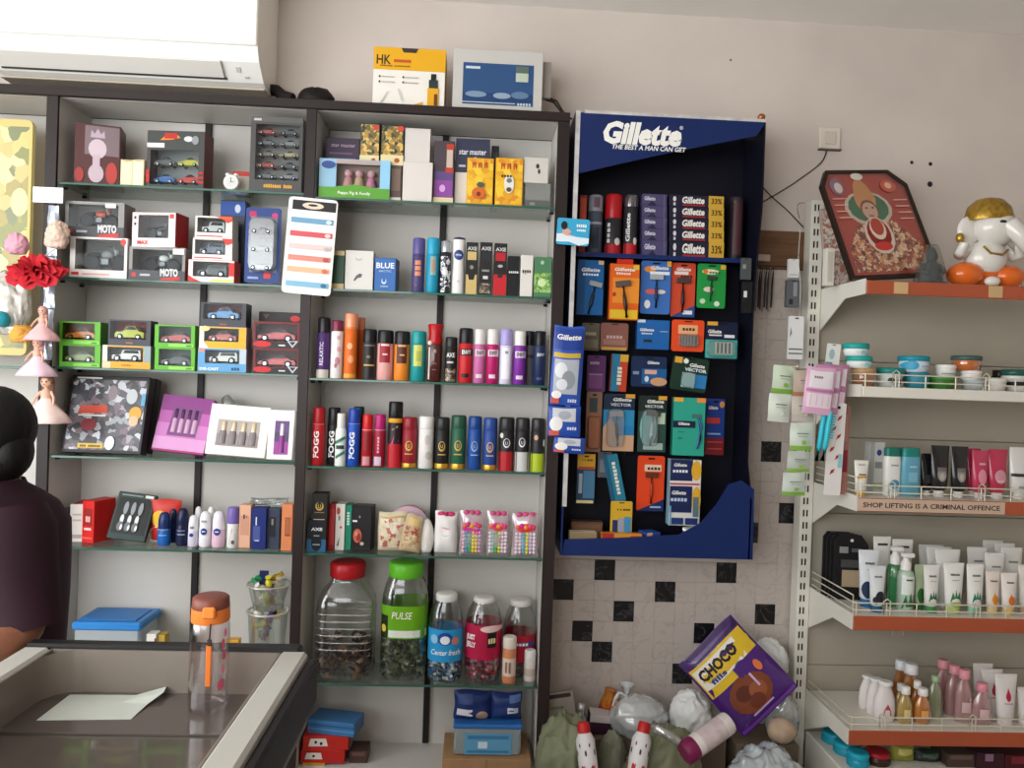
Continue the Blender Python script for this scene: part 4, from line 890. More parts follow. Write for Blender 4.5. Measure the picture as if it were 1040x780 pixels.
b = MB(); b.box(-.03, .002, -.02, -.014, zt2+.085, zt2+.14, M('#23265c', .4), .001); b.obj('wafer_packet', t); b = MB(); b.box(.012, .05, -.025, -.019, zt2*.3, zt2*.85, M('#dfe0e0', .4), .002); b.obj('wafer_packet', t)
# far left bay and things hung there
z = ZB0[0]
blister('picture_panel', 'yellow floral picture panel at the far left edge', 'picture', -45, 30, 120, 360, YC+.1, '#d6c27a', [('r', BUSY(['#8d8f58', '#c9b878', '#7f8560', '#d9c27a', '#a89a5c', '#e0d49c'], 14, 'floral'), .04, .03, .96, .97), ('e', '#e6dca6', .85, .65, .12, .06)], hook=False, d=.02)
carton('price_card', 'small white card clipped to the left cabinet post', 'card', 33, 64, 190, None, YC-.012, .004, '#eef0f2', [('r', '#b9bfc6', .1, .1, .5, .2)], yb=206)
# strip of foil sachets down the post
t = T('sachet_strip', 'narrow strip of silver sachets hanging down the left post', 'sachets', (P(47, 366, YC-.01).x, YC-.01, P(47, 366, YC-.01).z)); n_ = 6
Hs = P(50, 208, YC-.01).z-t.location.z
for k in range(n_):
    b = MB(); vs = []; fs = []
    for j in range(7):
        for i in range(5):
            u, v = i/4, j/6; e = (1-abs(2*u-1)**2)*(1-abs(2*v-1)**2); vs.append(((u-.5)*.036+.011*(k/n_), -.008*e-.003*math.sin(9*u+7*v+k), Hs*(k+.02+v*.96)/n_))
    for j in range(6):
        for i in range(4): a = j*5+i; fs.append((a, a+1, a+6, a+5))
    b.add(vs, fs, M('#bcc6d2', .25, .5), smooth=True); b.obj('sachet', t)
# small doll toys hanging in a chain
def doll(label, px_, py_, s_, dress, hair, skin='#e6b59c', Y=YC-.06, ruff=6, seed=1):
    q = P(px_, py_, Y); t = T('hanging_doll', label, 'doll', (q.x, q.y, q.z-s_*.5), 0, 'dolls hung at the left post'); r = random.Random(seed)
    b = MB(); pr_ = []; n = 20; rings = []
    for k, (rr, zz) in enumerate(((.42, .0), (.46, .03), (.36, .18), (.2, .34), (.1, .46), (.09, .5))):
        rings.append([(s_*rr*(1+.13*math.sin(ruff*a+k)*(1-k/6))*math.cos(a), s_*rr*.7*(1+.13*math.sin(ruff*a+k)*(1-k/6))*math.sin(a), s_*zz) for a in [2*math.pi*j/n for j in range(n)]])
    b.loft(rings, M(dress, .6)); b.obj('dress', t)
    b = MB(); b.lathe([(s_*.09, s_*.48), (s_*.1, s_*.56), (s_*.075, s_*.63), (s_*.035, s_*.65), (s_*.035, s_*.7)], M(skin, .5), 12); b.ball((0, 0, s_*.79), (s_*.105, s_*.1, s_*.12), M(skin, .45))
    for d_ in (-1, 1): b.tube([(d_*s_*.09, 0, s_*.6), (d_*s_*.17, -.01, s_*.48), (d_*s_*.2, -.02, s_*.36)], [s_*.032, s_*.026, s_*.02], M(skin, .5))
    b.obj('body', t)
    b = MB(); b.ball((0, s_*.02, s_*.81), (s_*.12, s_*.11, s_*.125), M(hair, .6, bump=.4, scale=90)); b.lathe([(s_*.05, s_*.3), (s_*.11, s_*.45), (s_*.12, s_*.8)], M(hair, .6), 12, sy=.6, X=Matrix.Translation((0, s_*.06, 0))); b.obj('hair', t)
    b = MB()
    for d_ in (-1, 1): b.ball((d_*s_*.04, -s_*.095, s_*.79), (s_*.014, s_*.008, s_*.018), M('#3a2a26', .3), 8, 6)
    b.ball((0, -s_*.1, s_*.74), (s_*.02, s_*.006, s_*.007), M('#c0483f', .4), 8, 6); b.obj('face', t)
    return t
doll('doll with brown hair in pale pink dress, lowest of the chain', 47, 403, .175, '#efd3cb', '#8a6450', seed=2)
doll('doll in pale lilac ruffled dress, middle of the chain', 38, 361, .14, '#eccad6', '#e0a8b2', seed=3)
doll('doll in rosy pink dress with pink hair, above lilac doll', 43, 327, .125, '#e6b4b4', '#e0a4a6', seed=4)
t = T('red_rosette', 'fluffy bright red ruffled flower hanging at the left post', 'rosette', P(37, 276, YC-.10), 0, None, math.radians(48)); r = random.Random(3)
for k in range(5):
    rings = []; n = 26
    for rr, zz in ((.008, .004), (.05-.006*k, .010+.006*k), (.092-.012*k, -.006+.012*k)):
        rings.append([(rr*(1+.16*math.sin(7*a+k*1.7))*math.cos(a), rr*.8*math.sin(a), (zz+.012*math.sin(9*a+k))) for a in [2*math.pi*j/n for j in range(n)]])
    b = MB(); b.loft(rings, M('#c8202e', .7, noise=.25, scale=60), cap1=False); b.obj('petal_layer', t)
b = MB(); b.tube([(.01, 0, 0), (.02, .04, .03), (.045, .10, .03)], .002, M('#e7d2cc', .6)); b.obj('hanging_string', t)
crumple('plush_toy', 'pinkish cream soft toy above the red rosette', 'soft toy', P(58, 252, YC-.035), (.038, .03, .05), M('#dcc0ae', .9, bump=.5, scale=60), 4, .3, n=30, pname='body')
crumple('plush_toy', 'pink ball shaped soft toy at far left', 'soft toy', P(17, 258, YC-.04), (.035, .03, .04), M('#d8a0b0', .8, bump=.4, scale=60), 6, .2, n=30, pname='body')
crumple('plush_toy', 'orange soft toy hanging beside lilac doll', 'soft toy', P(22, 348, YC-.05), (.035, .03, .033), M('#d9a24a', .8, bump=.4, scale=60), 7, .25, n=30, pname='body')
crumple('plastic_bag', 'pale wrapped toy bag hanging at the far left', 'bag', P(6, 340, YC+.02), (.075, .04, .12), CLEAR('#e6e2da', .2, milk=.55), 9, .28, n=30)
crumple('toy_ball', 'small teal toy at the left picture edge', 'toy', P(0, 332, YC-.04), (.03, .03, .03), M('#2fa0b4', .5), 10, .05, pname='body')
cable('thin dark cable behind the woman, left', [(6, 470), (4, 490), (3, 505), (0, 530)], YC+.1, .0025)
cable('thin dark cable behind the woman, right', [(18, 470), (17, 490), (17, 510), (16, 530)], YC+.1, .003)
# ------------------------------------------------------------------ goods in the right bay of the cabinet
# on top of the cabinet
zt_ = ZT
def hk(t, W, H, d):
    b = MB(); b.prism([(-.03, H-.0005), (.03, H-.0005), (.022, H-.016), (-.022, H-.016)], -d/2-.0012, -d/2-.0004, '#3a3230'); b.obj('hand_hole', t)
    b = MB(); q = Matrix.Translation((W*.34, -d/2-.002, 0)); b.box(-.02, .02, -.002, 0, 0, H*.34, '#e0a41c', .001, X=q); b.box(-.016, .016, -.002, 0, H*.34, H*.48, '#2b3a38', .001, X=q); b.box(-.009, .009, -.002, 0, H*.48, H*.58, '#1c2826', .001, X=q); b.box(.004, .016, -.0028, -.001, .01, H*.24, '#6b3a18', 0, X=q); b.obj('bottle_picture', t)
carton('appliance_box', 'yellow and white appliance carton on top of the cabinet', 'box', 379, 452, 49, zt_, YC+.03, .12, '#e9e4da', [('r', '#e2a81c', 0, .62, 1, 1), ('t', '#3a2f22', 'HK', .14, .79, .16, {'b': .02, 'w': .2}), ('r', '#c4532a', .28, .75, .52, .8), ('t', '#8a5a1c', '~kitchen appliance', .3, .69, .03, {'w': .42}),
    ('p', '#e0a41c', [(.45, 0), (.7, .1), (.7, 0)])]+[q for i in range(2) for j in range(2) for q in (('e', '#3a3a3a', .09+.33*i, .5-.09*j, .014, .018), ('r', '#a9a6a0', .12+.33*i, .49-.09*j, .3+.33*i, .505-.09*j))]+[('p', '#c9c6be', [(.1, .05), (.2, .25), (.22, .25), (.12, .05)]), ('p', '#c9c6be', [(.4, .1), (.34, .3), (.36, .3), (.42, .1)])], side='#d39a1a', extra=hk)
def inv(t, W, H, d):
    b = MB(); q = .0; b.box(W/2, W/2+.035, -.02, .0, H*.35, H*.95, M('#a9a29a', .5), .002); b.obj('wall_flange', t)
    b = MB(); b.tube([(W/2+.005, .01, H*.4), (W/2+.05, 0, H*.32), (W/2+.085, -.01, H*.1), (W/2+.108, -.02, .006)], .0045, M('#2a2422', .6)); b.tube([(W/2+.005, .02, H*.46), (W/2+.06, .01, H*.36), (W/2+.095, 0, H*.1), (W/2+.114, -.02, .006)], .004, M('#3a302c', .6)); b.obj('power_cable', t)
    b = MB(); b.box(W*.2, W*.34, -d/2-.003, -d/2, H*.5, H*.75, '#b9c4b0', .001); b.box(W*.2, W*.34, -d/2-.0036, -d/2-.002, H*.64, H*.75, '#5d6a60'); b.obj('screen', t)
carton('voltage_stabilizer', 'light grey electrical box with dark blue panel on cabinet top', 'electrical box', 460, 551, 51, zt_, YC+.03, .14, '#c3c0ba', [('r', '#2d4f7c', .11, .11, .9, .78), ('r', '#22406a', .11, .11, .9, .3), ('r', '#b9c6d4', .11, .135, .7, .15), ('r', '#c9d4de', .14, .68, .3, .72), ('t', '#b9c6d4', '~power', .8, .14, .05, {'w': .16}), ('e', '#7d93ac', .26, .27, .12, .05), ('e', '#8fa2b6', .55, .26, .1, .05), ('e', '#5f7a9a', .75, .28, .1, .06)], extra=inv)
crumple('black_bag', 'crumpled black polythene bag on the cabinet top', 'bag', (P(319, 95, YC+.08).x, YC+.11, zt_+.0004), (.066, .05, .045), M('#16110f', .6), 12, .22)
# row 1
z = ZB2[0]; Y1 = YC+.022
gold = BUSY(['#23352e', '#b08a3c', '#3d4a34', '#d9b45c', '#6f5a2c', '#8d7038'], 55, 'gold_figures')
h = carton('lower_box', 'brown and white box beneath the two gilded boxes', 'box', 396, 407.5, 168, z, YC+.04, .06, '#5f4e48', [('r', '#d9cfc2', 0, 0, 1, .12), ('r', '#7d665a', .1, .3, .9, .9)], yb=203)
hh = carton('lower_box', 'plain dark carton behind the green toy box', 'box', 331, 396, 166, z, YC+.09, .09, '#3d3436')
carton('night_lamp_box', 'purple night lamp box at the back left of top shelf', 'box', 331, 365, 140, hh, YC+.10, .07, '#4a3c50', [('t', '#b9a2b4', 'star master', .52, .7, .12, {'w': .72}), ('r', '#7d5f80', .1, .36, .8, .42), ('r', '#8d7090', .1, .15, .9, .2)], side='#5a3f62')
carton('gilded_box', 'gilded green picture box, left of the upright pair', 'box', 366, 386, 125, h, YC+.06, .05, '#2e3a30', [('r', gold, .03, .24, .97, .97), ('e', '#c8483a', .82, .9, .16, .07), ('r', '#e0d2a4', 0, 0, 1, .24), ('e', '#b3502c', .72, .12, .12, .06)], rz=-4)
carton('gilded_box', 'gilded green picture box, right of the upright pair', 'box', 387, 410, 127, h, YC+.04, .05, '#2e3a30', [('r', gold, .03, .25, .97, .97), ('e', '#d0483e', .85, .92, .15, .07), ('r', '#e0d2a4', 0, 0, 1, .25), ('e', '#b3502c', .72, .12, .12, .06)])
def pigs(t, a, b_, e, f, d):
    for k, (x, c) in enumerate(((.25, '#d89aa0'), (.5, '#d3b090'), (.78, '#d88aa8'))):
        m = MB(); X_ = a+(b_-a)*x; m.lathe([(.016, e+.002), (.019, e+.01), (.013, e+.035), (.006, e+.042)], M(c, .5), 12, X=Matrix.Translation((X_, 0, 0))); m.ball((X_, 0, e+.053), (.014, .013, .014), M('#e6b0b4', .5)); m.obj('figurine', t)
window_box('blue and green toy box with three pink figurines', 324, 396, 162, z, Y1, .05, '#8fb7cf', (.24, .3, .86, .88), None, [('r', '#5d9c34', 0, 0, 1, .28), ('p', '#5d9c34', [(.2, .28), (.5, .36), (.86, .28)]), ('t', '#eef2e4', 'Peppa Pig & Family', .5, .13, .1, {'w': .46}), ('e', '#3a4f8d', .13, .84, .1, .1), ('r', '#8fc7e4', .86, .28, 1, 1), ('r', '#b59c94', .24, .88, .86, .97)], inner='#b59a8e', items=pigs, name='figurine_box')
h = carton('white_box', 'plain white box at the base of the white pair', 'box', 409, 439, 164.5, z, YC+.03, .07, '#d9d2cb', [('r', '#cfc7bf', 0, .98, 1, 1)])
carton('white_box', 'plain white box on top of the white pair', 'box', 411, 437, 130.5, h, YC+.045, .06, '#d6cfc9', [('r', '#cbc3bc', 0, .97, 1, 1)])
carton('night_lamp_box', 'dark tall lamp box with purple galaxy print and lamp picture', 'box', 440.5, 461, 143, z, YC+.05, .055, '#4a4048', [('r', '#8d4a9c', .05, .12, .95, .42), ('r', '#5f4a80', .05, .38, .95, .52), ('r', '#e0cfa8', 0, 0, 1, .11), ('r', '#c9b4a4', .62, .55, .92, .88), ('r', '#b8402c', .58, .5, .98, .58), ('r', '#b8402c', .6, .86, .98, .95), ('e', '#d8a0d8', .45, .25, .15, .06)])
carton('lamp_box', 'navy box with white lower half, behind yellow boxes', 'box', 462.5, 497, 141, z, YC+.065, .055, '#cfc8c0', [('r', '#33364c', 0, .5, 1, 1), ('t', '#e2e2e6', 'star master', .5, .8, .07, {'w': .8}), ('e', '#d9d4cc', .58, .7, .06, .03), ('r', '#b9b9c4', .1, .58, .3, .61)], rz=-2)
carton('small_dark_box', 'small dark box edge right of the navy lamp box', 'box', 498.5, 506, 148, z, YC+.1, .04, '#26262c', [('r', '#3a3a42', .1, .1, .9, .9)])
glyphs = lambda v: [q for k in range(3) for q in (('r', '#b8342c', .2+.22*k, v-.06, .24+.22*k, v+.06), ('r', '#b8342c', .29+.22*k, v-.06, .33+.22*k, v+.06), ('r', '#b8342c', .2+.22*k, v+.03, .33+.22*k, v+.06), ('r', '#b8342c', .2+.22*k, v-.01, .33+.22*k, v+.012))]
sun = BUSY(['#e8b21c', '#e0a018', '#f0c832', '#d98a14', '#ecbc24'], 30, 'sunburst')
carton('sweets_box', 'yellow sunburst box with orange fruit print, left one', 'box', 474, 501, 160.5, z, Y1+.002, .04, '#e2a41a', [('r', sun, .03, .03, .97, .97), *glyphs(.84), ('e', '#d0682a', .46, .24, .26, .13), ('e', '#4a5a4a', .52, .42, .14, .06), ('e', '#7a2f1a', .46, .22, .08, .05)])
carton('sweets_box', 'yellow sunburst box with white cup print, right one', 'box', 503, 531, 160.5, z, Y1, .04, '#e2a41a', [('r', sun, .03, .03, .97, .97), *glyphs(.82), ('e', '#e6e2da', .5, .45, .18, .2), ('e', '#5a4a30', .5, .33, .1, .05), ('t', '#5a3010', '~ROCK', .4, .62, .07, {'w': .4}), ('e', '#6f7f80', .5, .52, .1, .05)], side='#7a2018')
h = carton('clear_gift_box', 'clear smoky gift box with sparkling crystal inside', 'box', 533, 559, 186, z, YC+.03, .06, CLEAR('#c9ccc8', .2, milk=.3), [('r', '#5d625c', 0, 0, 1, .3), ('r', '#8a8f8a', .2, .08, .4, .2)])
carton('white_box', 'white box with small black emblem over the clear box', 'box', 532, 557, 160, h, YC+.028, .06, '#cdc8c0', [('e', '#3a3836', .56, .66, .07, .1), ('e', '#3a3836', .62, .45, .05, .1)])
# row 2
z = ZB2[1]; Y2 = YC+.024
carton('fragrance_box', 'dark green fragrance box with cream bands', 'box', 333, 349.5, 254.5, z, Y2+.01, .05, '#33553f', [('r', '#d9c48c', 0, .88, 1, 1), ('r', '#d9c48c', 0, 0, 1, .15)])
carton('fragrance_box', 'square white fragrance box with grey horse emblem', 'box', 350.5, 379, 254.5, z, Y2, .06, '#d8d4ce', [('p', '#5d5f62', [(.3, .24), (.4, .36), (.52, .42), (.62, .4), (.58, .32), (.46, .3), (.36, .22)]), ('e', '#b9b6b2', .48, .8, .12, .06), ('e', '#d8d4ce', .48, .83, .1, .05)])
carton('fragrance_box', 'bright blue fragrance box with white lettering', 'box', 381, 403, 262, z, Y2, .06, '#2a62a8', [('t', '#eef2f6', 'BLUE', .5, .77, .17, {'b': .02, 'w': .84}), ('t', '#b9cbe0', 'ARCTIC', .5, .6, .06, {'w': .6}), ('e', '#c9d8ea', .46, .3, .12, .1), ('e', '#2a62a8', .46, .34, .08, .08), ('r', '#a9c0dc', .3, .12, .66, .15)], side='#3f4f78', rz=-6)
can('lilac and navy spray can with orange letters, second shelf', 418, 431, 241, z, Y2, '#4a4372', '#5d5590', .3, [('r', '#d98a6a', .28, .3, .72, .38), ('r', '#d98a6a', .28, .4, .72, .48), ('r', '#d98a6a', .28, .5, .72, .58), ('e', '#c9504a', .4, .13, .05, .015)], style='wide')
can('teal blue spray can on second shelf', 432.5, 446, 241, z, Y2, '#1f93b4', '#2aa0c2', .3, [('r', '#8fb0a8', .35, .32, .75, .66), ('r', '#b08f7a', .42, .38, .68, .6)], style='wide')
can('black spray can with white blotches on second shelf', 447, 458, 244, z, Y2, '#26262c', CLEAR('#cfd4d8', .3, milk=.4), .22, [('r', BUSY(['#1c1c22', '#e6e6ea', '#1c1c22', '#d0d0d6', '#2a2a32'], 70, 'blotch'), .05, .02, .95, .7), ('e', '#dcdce0', .45, .4, .3, .06)], style='wide')
def niv_oval(label, x0, x1, yt, z, Y):
    X, W, H, z = place(x0, x1, yt, z, Y); R = W/2; t = T('deodorant_bottle', label, 'bottle', (X, Y+R, z+.0004)); b = MB()
    b.lathe([(R*.9, 0), (R, H*.02), (R*.98, H*.3), (R*.9, H*.55), (R*1.0, H*.78), (R*.98, H*.95)], M('#e9e7e2', .25), 18, sy=.8); b.obj('body', t)
    b = MB(); b.lathe([(R*.97, H*.95), (R*.9, H*.985), (R*.4, H)], M('#3a3f52', .3), 18, sy=.8); b.obj('cap', t)
    p = MB(); p.asp = H/W; p.prints([('e', '#24407f', .5, .68, .36, .09), ('t', '#f0f2f6', 'NIVEA', .5, .68, .035, {'w': .44}), ('r', '#c9c8c6', .4, .2, .6, .24)], curved(R, 0, H, R*.8), nx=6); p.obj('label_print', t)
niv_oval('white oval deodorant bottle with blue disc logo', 459, 472, 240, z, Y2)
axe = lambda c, m: [('t', '#c9c9c6', m, .5, .88, .07, {'b': .03, 'w': .8}), ('r', c, .12, .66, .88, .82)]
carton('deodorant_box', 'black and gold deodorant box with pale lettering', 'box', 473, 485, 246, z, Y2, .04, '#1e1c1c', axe('#c9b070', 'AXE')+[('r', '#c9b070', .04, .0, .96, .38), ('p', '#1e1c1c', [(.2, .38), (.8, .38), (.7, .28), (.3, .28)]), ('e', '#8d8470', .5, .52, .16, .04)])
carton('deodorant_box', 'plain black deodorant box between gold and red boxes', 'box', 487, 499.5, 246, z, Y2, .04, '#1f1d1d', axe('#26262a', 'AXE')+[('r', BUSY(['#2a2522', '#8a7460', '#3a3028', '#b09a80'], 80, 'rocky'), .06, .03, .94, .22), ('r', '#d0d0ce', .3, .3, .7, .36), ('r', '#8d8d8a', .2, .44, .8, .48)])
carton('deodorant_box', 'red and black deodorant box with pale lettering', 'box', 501.5, 514.5, 247, z, Y2, .04, '#1e1b1b', axe('#b3202a', 'AXE')+[('r', '#c01f28', .0, .0, 1, .4), ('r', '#2a2324', .3, .34, .7, .42), ('e', '#b0a8a4', .5, .56, .2, .03)])
carton('fragrance_box', 'slim black fragrance box with white word', 'box', 515.5, 527.5, 260, z, Y2, .045, '#18171a', [('t', '#d9d9da', '~NIGHT', .5, .6, .06, {'w': .84})])
carton('fragrance_box', 'slim white fragrance box with black word', 'box', 528.5, 541, 259, z, Y2, .045, '#dcd8d0', [('t', '#26262a', '~FREE', .5, .62, .1, {'w': .72}), ('r', '#9a9894', .2, .54, .5, .56)])
carton('fragrance_box', 'green fragrance box with leaf print at right end', 'box', 542.5, 560, 261, z, Y2, .05, '#4d7d5a', [('r', BUSY(['#5f9a4a', '#8fbf5c', '#4a7d3c', '#a4c878'], 60, 'leafy'), .0, .12, 1, .6), ('e', '#cfe0a8', .45, .36, .25, .1), ('e', '#a9c8b0', .45, .86, .1, .05)])
# row 3: spray cans
z = ZB2[2]; Y3 = YC+.022
can('purple can with black cap and sideways lettering, leftmost', 321, 334, 322, z, Y3, '#4a2a68', '#1e1c20', .26, [('t', '#e2dce8', 'RELAXTIC', .42, .4, .3, {'rot': 1, 'w': .38}), ('r', '#c9c2b4', .05, .0, .95, .14)], style='wide')
can('white can with maroon cap and pink blossom print', 335, 347.5, 325, z, Y3, '#e8e2e0', '#7a2a44', .18, [('e', '#c98a98', .62, .3, .2, .07), ('e', '#b06a70', .5, .22, .12, .04), ('e', '#d9a8b0', .7, .5, .14, .05), ('e', '#d4b0b4', .66, .7, .12, .04)])
can('orange can with clear orange cap, taller than its neighbours', 348.5, 362, 318, z, Y3, '#d9681f', M('#e8916a', .15, coat=.5), .22, [('r', '#e0a040', .05, .02, .95, .08), ('e', '#e8a070', .6, .3, .2, .06), ('e', '#f0b088', .5, .5, .2, .05)], style='wide', bands=[('#e07a3a', .76, .79)])
can('orange can half hidden behind the tall orange one', 359, 370, 322, z, YC+.085, '#c9541c', M('#d98560', .2), .2)
deo = lambda c, c2: [('r', c, .2, .35, .84, .74), ('r', c2, .28, .68, .78, .72), ('r', c2, .4, .5, .7, .53)]
can('black can with silver side and gold line', 367, 381.5, 334, z, Y3, '#3a3632', '#1c1b1c', .27, [('r', '#1e1b1a', .18, .03, .88, .72), ('r', '#c9a04c', .18, .27, .88, .3), ('r', '#6f6660', .2, .66, .86, .69), ('e', '#7a6a4c', .5, .45, .14, .03)], style='wide')
can('pink can with black cap and dark red label', 382, 398.5, 335, z, Y3, '#e2a6a0', '#1e1d20', .27, deo('#9c2a34', '#e8d0ca'), style='wide')
can('orange can with black cap and brown label', 399.5, 415.5, 336, z, Y3, '#e2862a', '#1e1d20', .27, deo('#5a2c22', '#d9a87a'), style='wide')
can('turquoise can with yellow green label', 416.5, 432, 336, z, Y3, '#1a8f90', '#1f9494', .26, [('r', '#c9c860', .22, .3, .76, .72), ('r', '#a8b050', .4, .4, .7, .6)], style='wide')
def redbottle():
    X, W, H, z_ = place(434, 449, 329, z, Y3); R = W/2; t = T('perfume_bottle', 'brown perfume bottle with flared red cap on third shelf', 'bottle', (X, Y3+R, z+.0004)); b = MB()
    b.lathe([(R*.9, 0), (R, H*.01), (R, H*.62), (R*.8, H*.68)], M('#4a1f1c', .2, coat=.6)); b.obj('body', t)
    b = MB(); b.lathe([(R*.95, H*.66), (R*1.02, H*.7), (R*.9, H*.82), (R*1.12, H*.98), (R*1.0, H), (R*.2, H*.99)], M('#b0181c', .25)); b.obj('cap', t)
    b = MB(); b.ball((-R*.7, -R*.75, H*.67), (.008, .005, .009), M('#dcd6cc', .4)); b.obj('swing_tag', t)
    p = MB(); p.asp = H/W; p.prints([('r', '#d9d2c8', .08, .04, .18, .6), ('r', '#a08a80', .4, .5, .6, .56), ('r', '#7d4a42', .35, .3, .65, .33), ('r', '#7d4a42', .35, .2, .65, .22)], curved(R, 0, H), nx=6); p.obj('label_print', t)
redbottle()
can('short black can with white lettering and brown print', 451.5, 464, 342, z, Y3, '#1e1c1c', '#242224', .22, [('t', '#e0dedc', 'AXE', .48, .6, .1, {'b': .03, 'w': .66}), ('r', BUSY(['#2a2522', '#8a7460', '#3a3028', '#b09a80'], 80, 'rocky'), .1, .02, .9, .3), ('r', '#cfcdca', .2, .42, .7, .46)], style='wide')
env = lambda bg, fg: [('r', bg, .14, .5, .98, .62), ('t', fg, 'ENVY', .56, .56, .08, {'b': .03, 'w': .62}), ('r', bg, .25, .1, .75, .17)]
can('red can with black cap, word in black band', 465.5, 480, 333, z, Y3, '#c4222a', '#1c1b1e', .28, env('#1e1a1c', '#e9e6e4'), style='wide')
can('light pink can with white cap on third shelf', 481, 493, 334, z, Y3, '#c96aa4', '#e2ddd8', .27, env('#e0cfd8', '#3a2a34'))
can('magenta can with white cap on third shelf', 494, 506.5, 334, z, Y3, '#b81c66', '#e2ddd8', .27, env('#e6d0da', '#3a2030'))
can('pale lavender can with lilac cap', 507.5, 520.5, 334, z, Y3, '#d6d0e6', '#a89cd4', .3, [('r', '#efecf4', .2, .1, .8, .66), ('r', '#9a94b0', .4, .55, .66, .6)], style='wide')
can('violet can with white cap on third shelf', 521.5, 534.5, 336, z, Y3, '#7d2f9a', '#e6e2dc', .26, env('#dccfe2', '#3a2444'))
can('grey can with black cap in the back row', 532, 543.5, 336, z, YC+.075, '#6a6870', '#1c1c20', .26, [('r', '#3a3a40', .1, .5, .9, .56)])
can('navy can with black cap at right end of third shelf', 542, 555, 336, z, Y3, '#1f2c50', '#17181c', .26, [('t', '#d9dce4', 'ENVY', .55, .56, .06, {'b': .03, 'w': .56}), ('r', '#3a4870', .3, .1, .7, .15)])
# row 4: body sprays
z = ZB2[3]; fg = lambda c: [('t', '#e8e6e4', 'FOGG', .42, .36, .42, {'rot': 1, 'w': .46, 'b': .03})]
can('red can with sideways white lettering, leftmost of fourth shelf', 315.5, 329, 414, z, Y3, '#b21f26', '#a81a22', .28, fg(0), bands=[('#d9a8a8', .71, .716)])
can('black can with sideways white lettering, second on fourth shelf', 331, 344.5, 414, z, YC+.05, '#1c1b1d', '#201f22', .28, fg(0))
can('slim white can with green diagonal stripes', 339.5, 351, 420, z, Y3-.004, '#e6e6e2', '#d9d6d0', .27, [*[('r', '#2f7d5a', .12+.125*i, v+.018*i, .12+.125*(i+1), v+.06+.018*i) for v in (.14, .42) for i in range(6)], ('r', '#1f4a3a', .25, .33, .8, .4)], style='slim')
can('blue can with sideways white lettering on fourth shelf', 352, 365, 415, z, Y3, '#1f4fb0', '#1c3f9c', .25, fg(0), bands=[('#a8bce0', .735, .741)])
can('dark green can hidden behind the blue can', 357, 369, 413, z, YC+.085, '#1c3a34', '#1f4038', .25)
can('red can with pale base glow, left of magenta capped can', 366.5, 378, 421, z, Y3, '#a81a24', '#c81c1c', .28, [('r', '#c98a90', .15, .03, .8, .2), ('r', '#8a1820', .2, .3, .8, .66)], bands=[('#e6b8b8', .7, .71)])  # paler printed patch near the base
can('red can with magenta cap on fourth shelf', 379, 391, 421, z, Y3, '#9c1c34', '#b01c6a', .28, [('t', '#d9a0b0', '~SENSE', .45, .42, .2, {'rot': 1, 'w': .32}), ('r', '#c9b4c4', .1, .03, .7, .2)], bands=[('#e6b8c8', .7, .71)])
can('tallest can, black over red with yellow ring', 393, 408, 408, z, Y3, '#26181c', '#161517', .24, [('r', '#b81c28', .04, .0, .96, .36), ('p', '#c83a78', [(.2, .3), (.5, .5), (.4, .36), (.8, .42), (.5, .3)]), ('p', '#8a7a70', [(.3, .58), (.7, .64), (.72, .61), (.34, .56)])], bands=[('#d9a024', .68, .745)], style='wide')
ring = lambda c, v=.44: [('e', c, .5, v, .24, .10)]
def lau(label, x0, x1, yt, body, cap, c, inner, base=None, extra=()):
    can(label, x0, x1, yt, z, Y3, body, cap, .24, ring(c)+[('e', inner, .5, .45, .17, .075), ('t', c, 'U', .5, .44, .07, {'w': .16, 'b': .03}), ('r', c, .25, .27, .75, .29)]+list(extra), style='wide', base=base)
lau('maroon can with gold emblem and gold base', 407.5, 423, 424, '#8f1f2c', '#8a1e2a', '#d9b04c', '#8f1f2c', ('#c99a3c', .09))
can('plain white can with faint grey print', 424.5, 440, 423, z, Y3, '#dedbd8', '#e2dfdc', .24, [('e', '#c9c2bc', .6, .55, .16, .1), ('e', '#bdb6b0', .7, .25, .2, .08)], style='wide')
lau('black can with gold emblem and gold base', 441.5, 456, 424, '#1f1e1e', '#262525', '#c9a44c', '#1f1e1e', ('#c99a3c', .1))
lau('dark green can with gold emblem and gold base', 457.5, 473, 422, '#245a42', '#28523f', '#c9a44c', '#245a42', ('#c99a3c', .1))
lau('blue marbled can with pale emblem', 475, 489, 423, '#1f4a94', '#1c4184', '#8fa8d0', '#1f4a94', None, [('p', '#142a58', [(.1, .05), (.9, .3), (.9, .12), (.3, .0)])])
lau('blue can with gold emblem and gold base', 490.5, 505, 424.5, '#27468d', '#2a478c', '#d0a860', '#27468d', ('#c99a3c', .1))
can('black can with red lower half and white emblem', 506.5, 522.5, 424, z, Y3, '#232225', '#2b2a2c', .24, [('r', '#b01c24', .015, .0, .985, .36), ('e', '#d9d9da', .5, .52, .22, .09), ('e', '#232225', .5, .53, .16, .07), ('t', '#d9d9da', 'U', .5, .52, .06, {'w': .14}), ('e', '#d9d4c8', .2, .66, .1, .05)], style='wide')
can('black can with silver lower half and white emblem', 523.5, 538, 424.5, z, Y3, '#232225', '#2b2a2c', .24, [('r', '#c4c4c2', .015, .0, .985, .36), ('e', '#d9d9da', .46, .54, .22, .09), ('e', '#232225', .46, .55, .16, .07), ('t', '#d9d9da', 'U', .46, .54, .06, {'w': .14})], style='wide')
can('black can with lime lower half at the right end', 539.5, 553.5, 425, z, Y3, '#232225', '#2b2a2c', .24, [('r', '#a9bc24', .015, .0, .985, .34), ('e', '#c9a080', .35, .64, .14, .05), ('e', '#d9d9da', .92, .54, .08, .07)], style='wide')
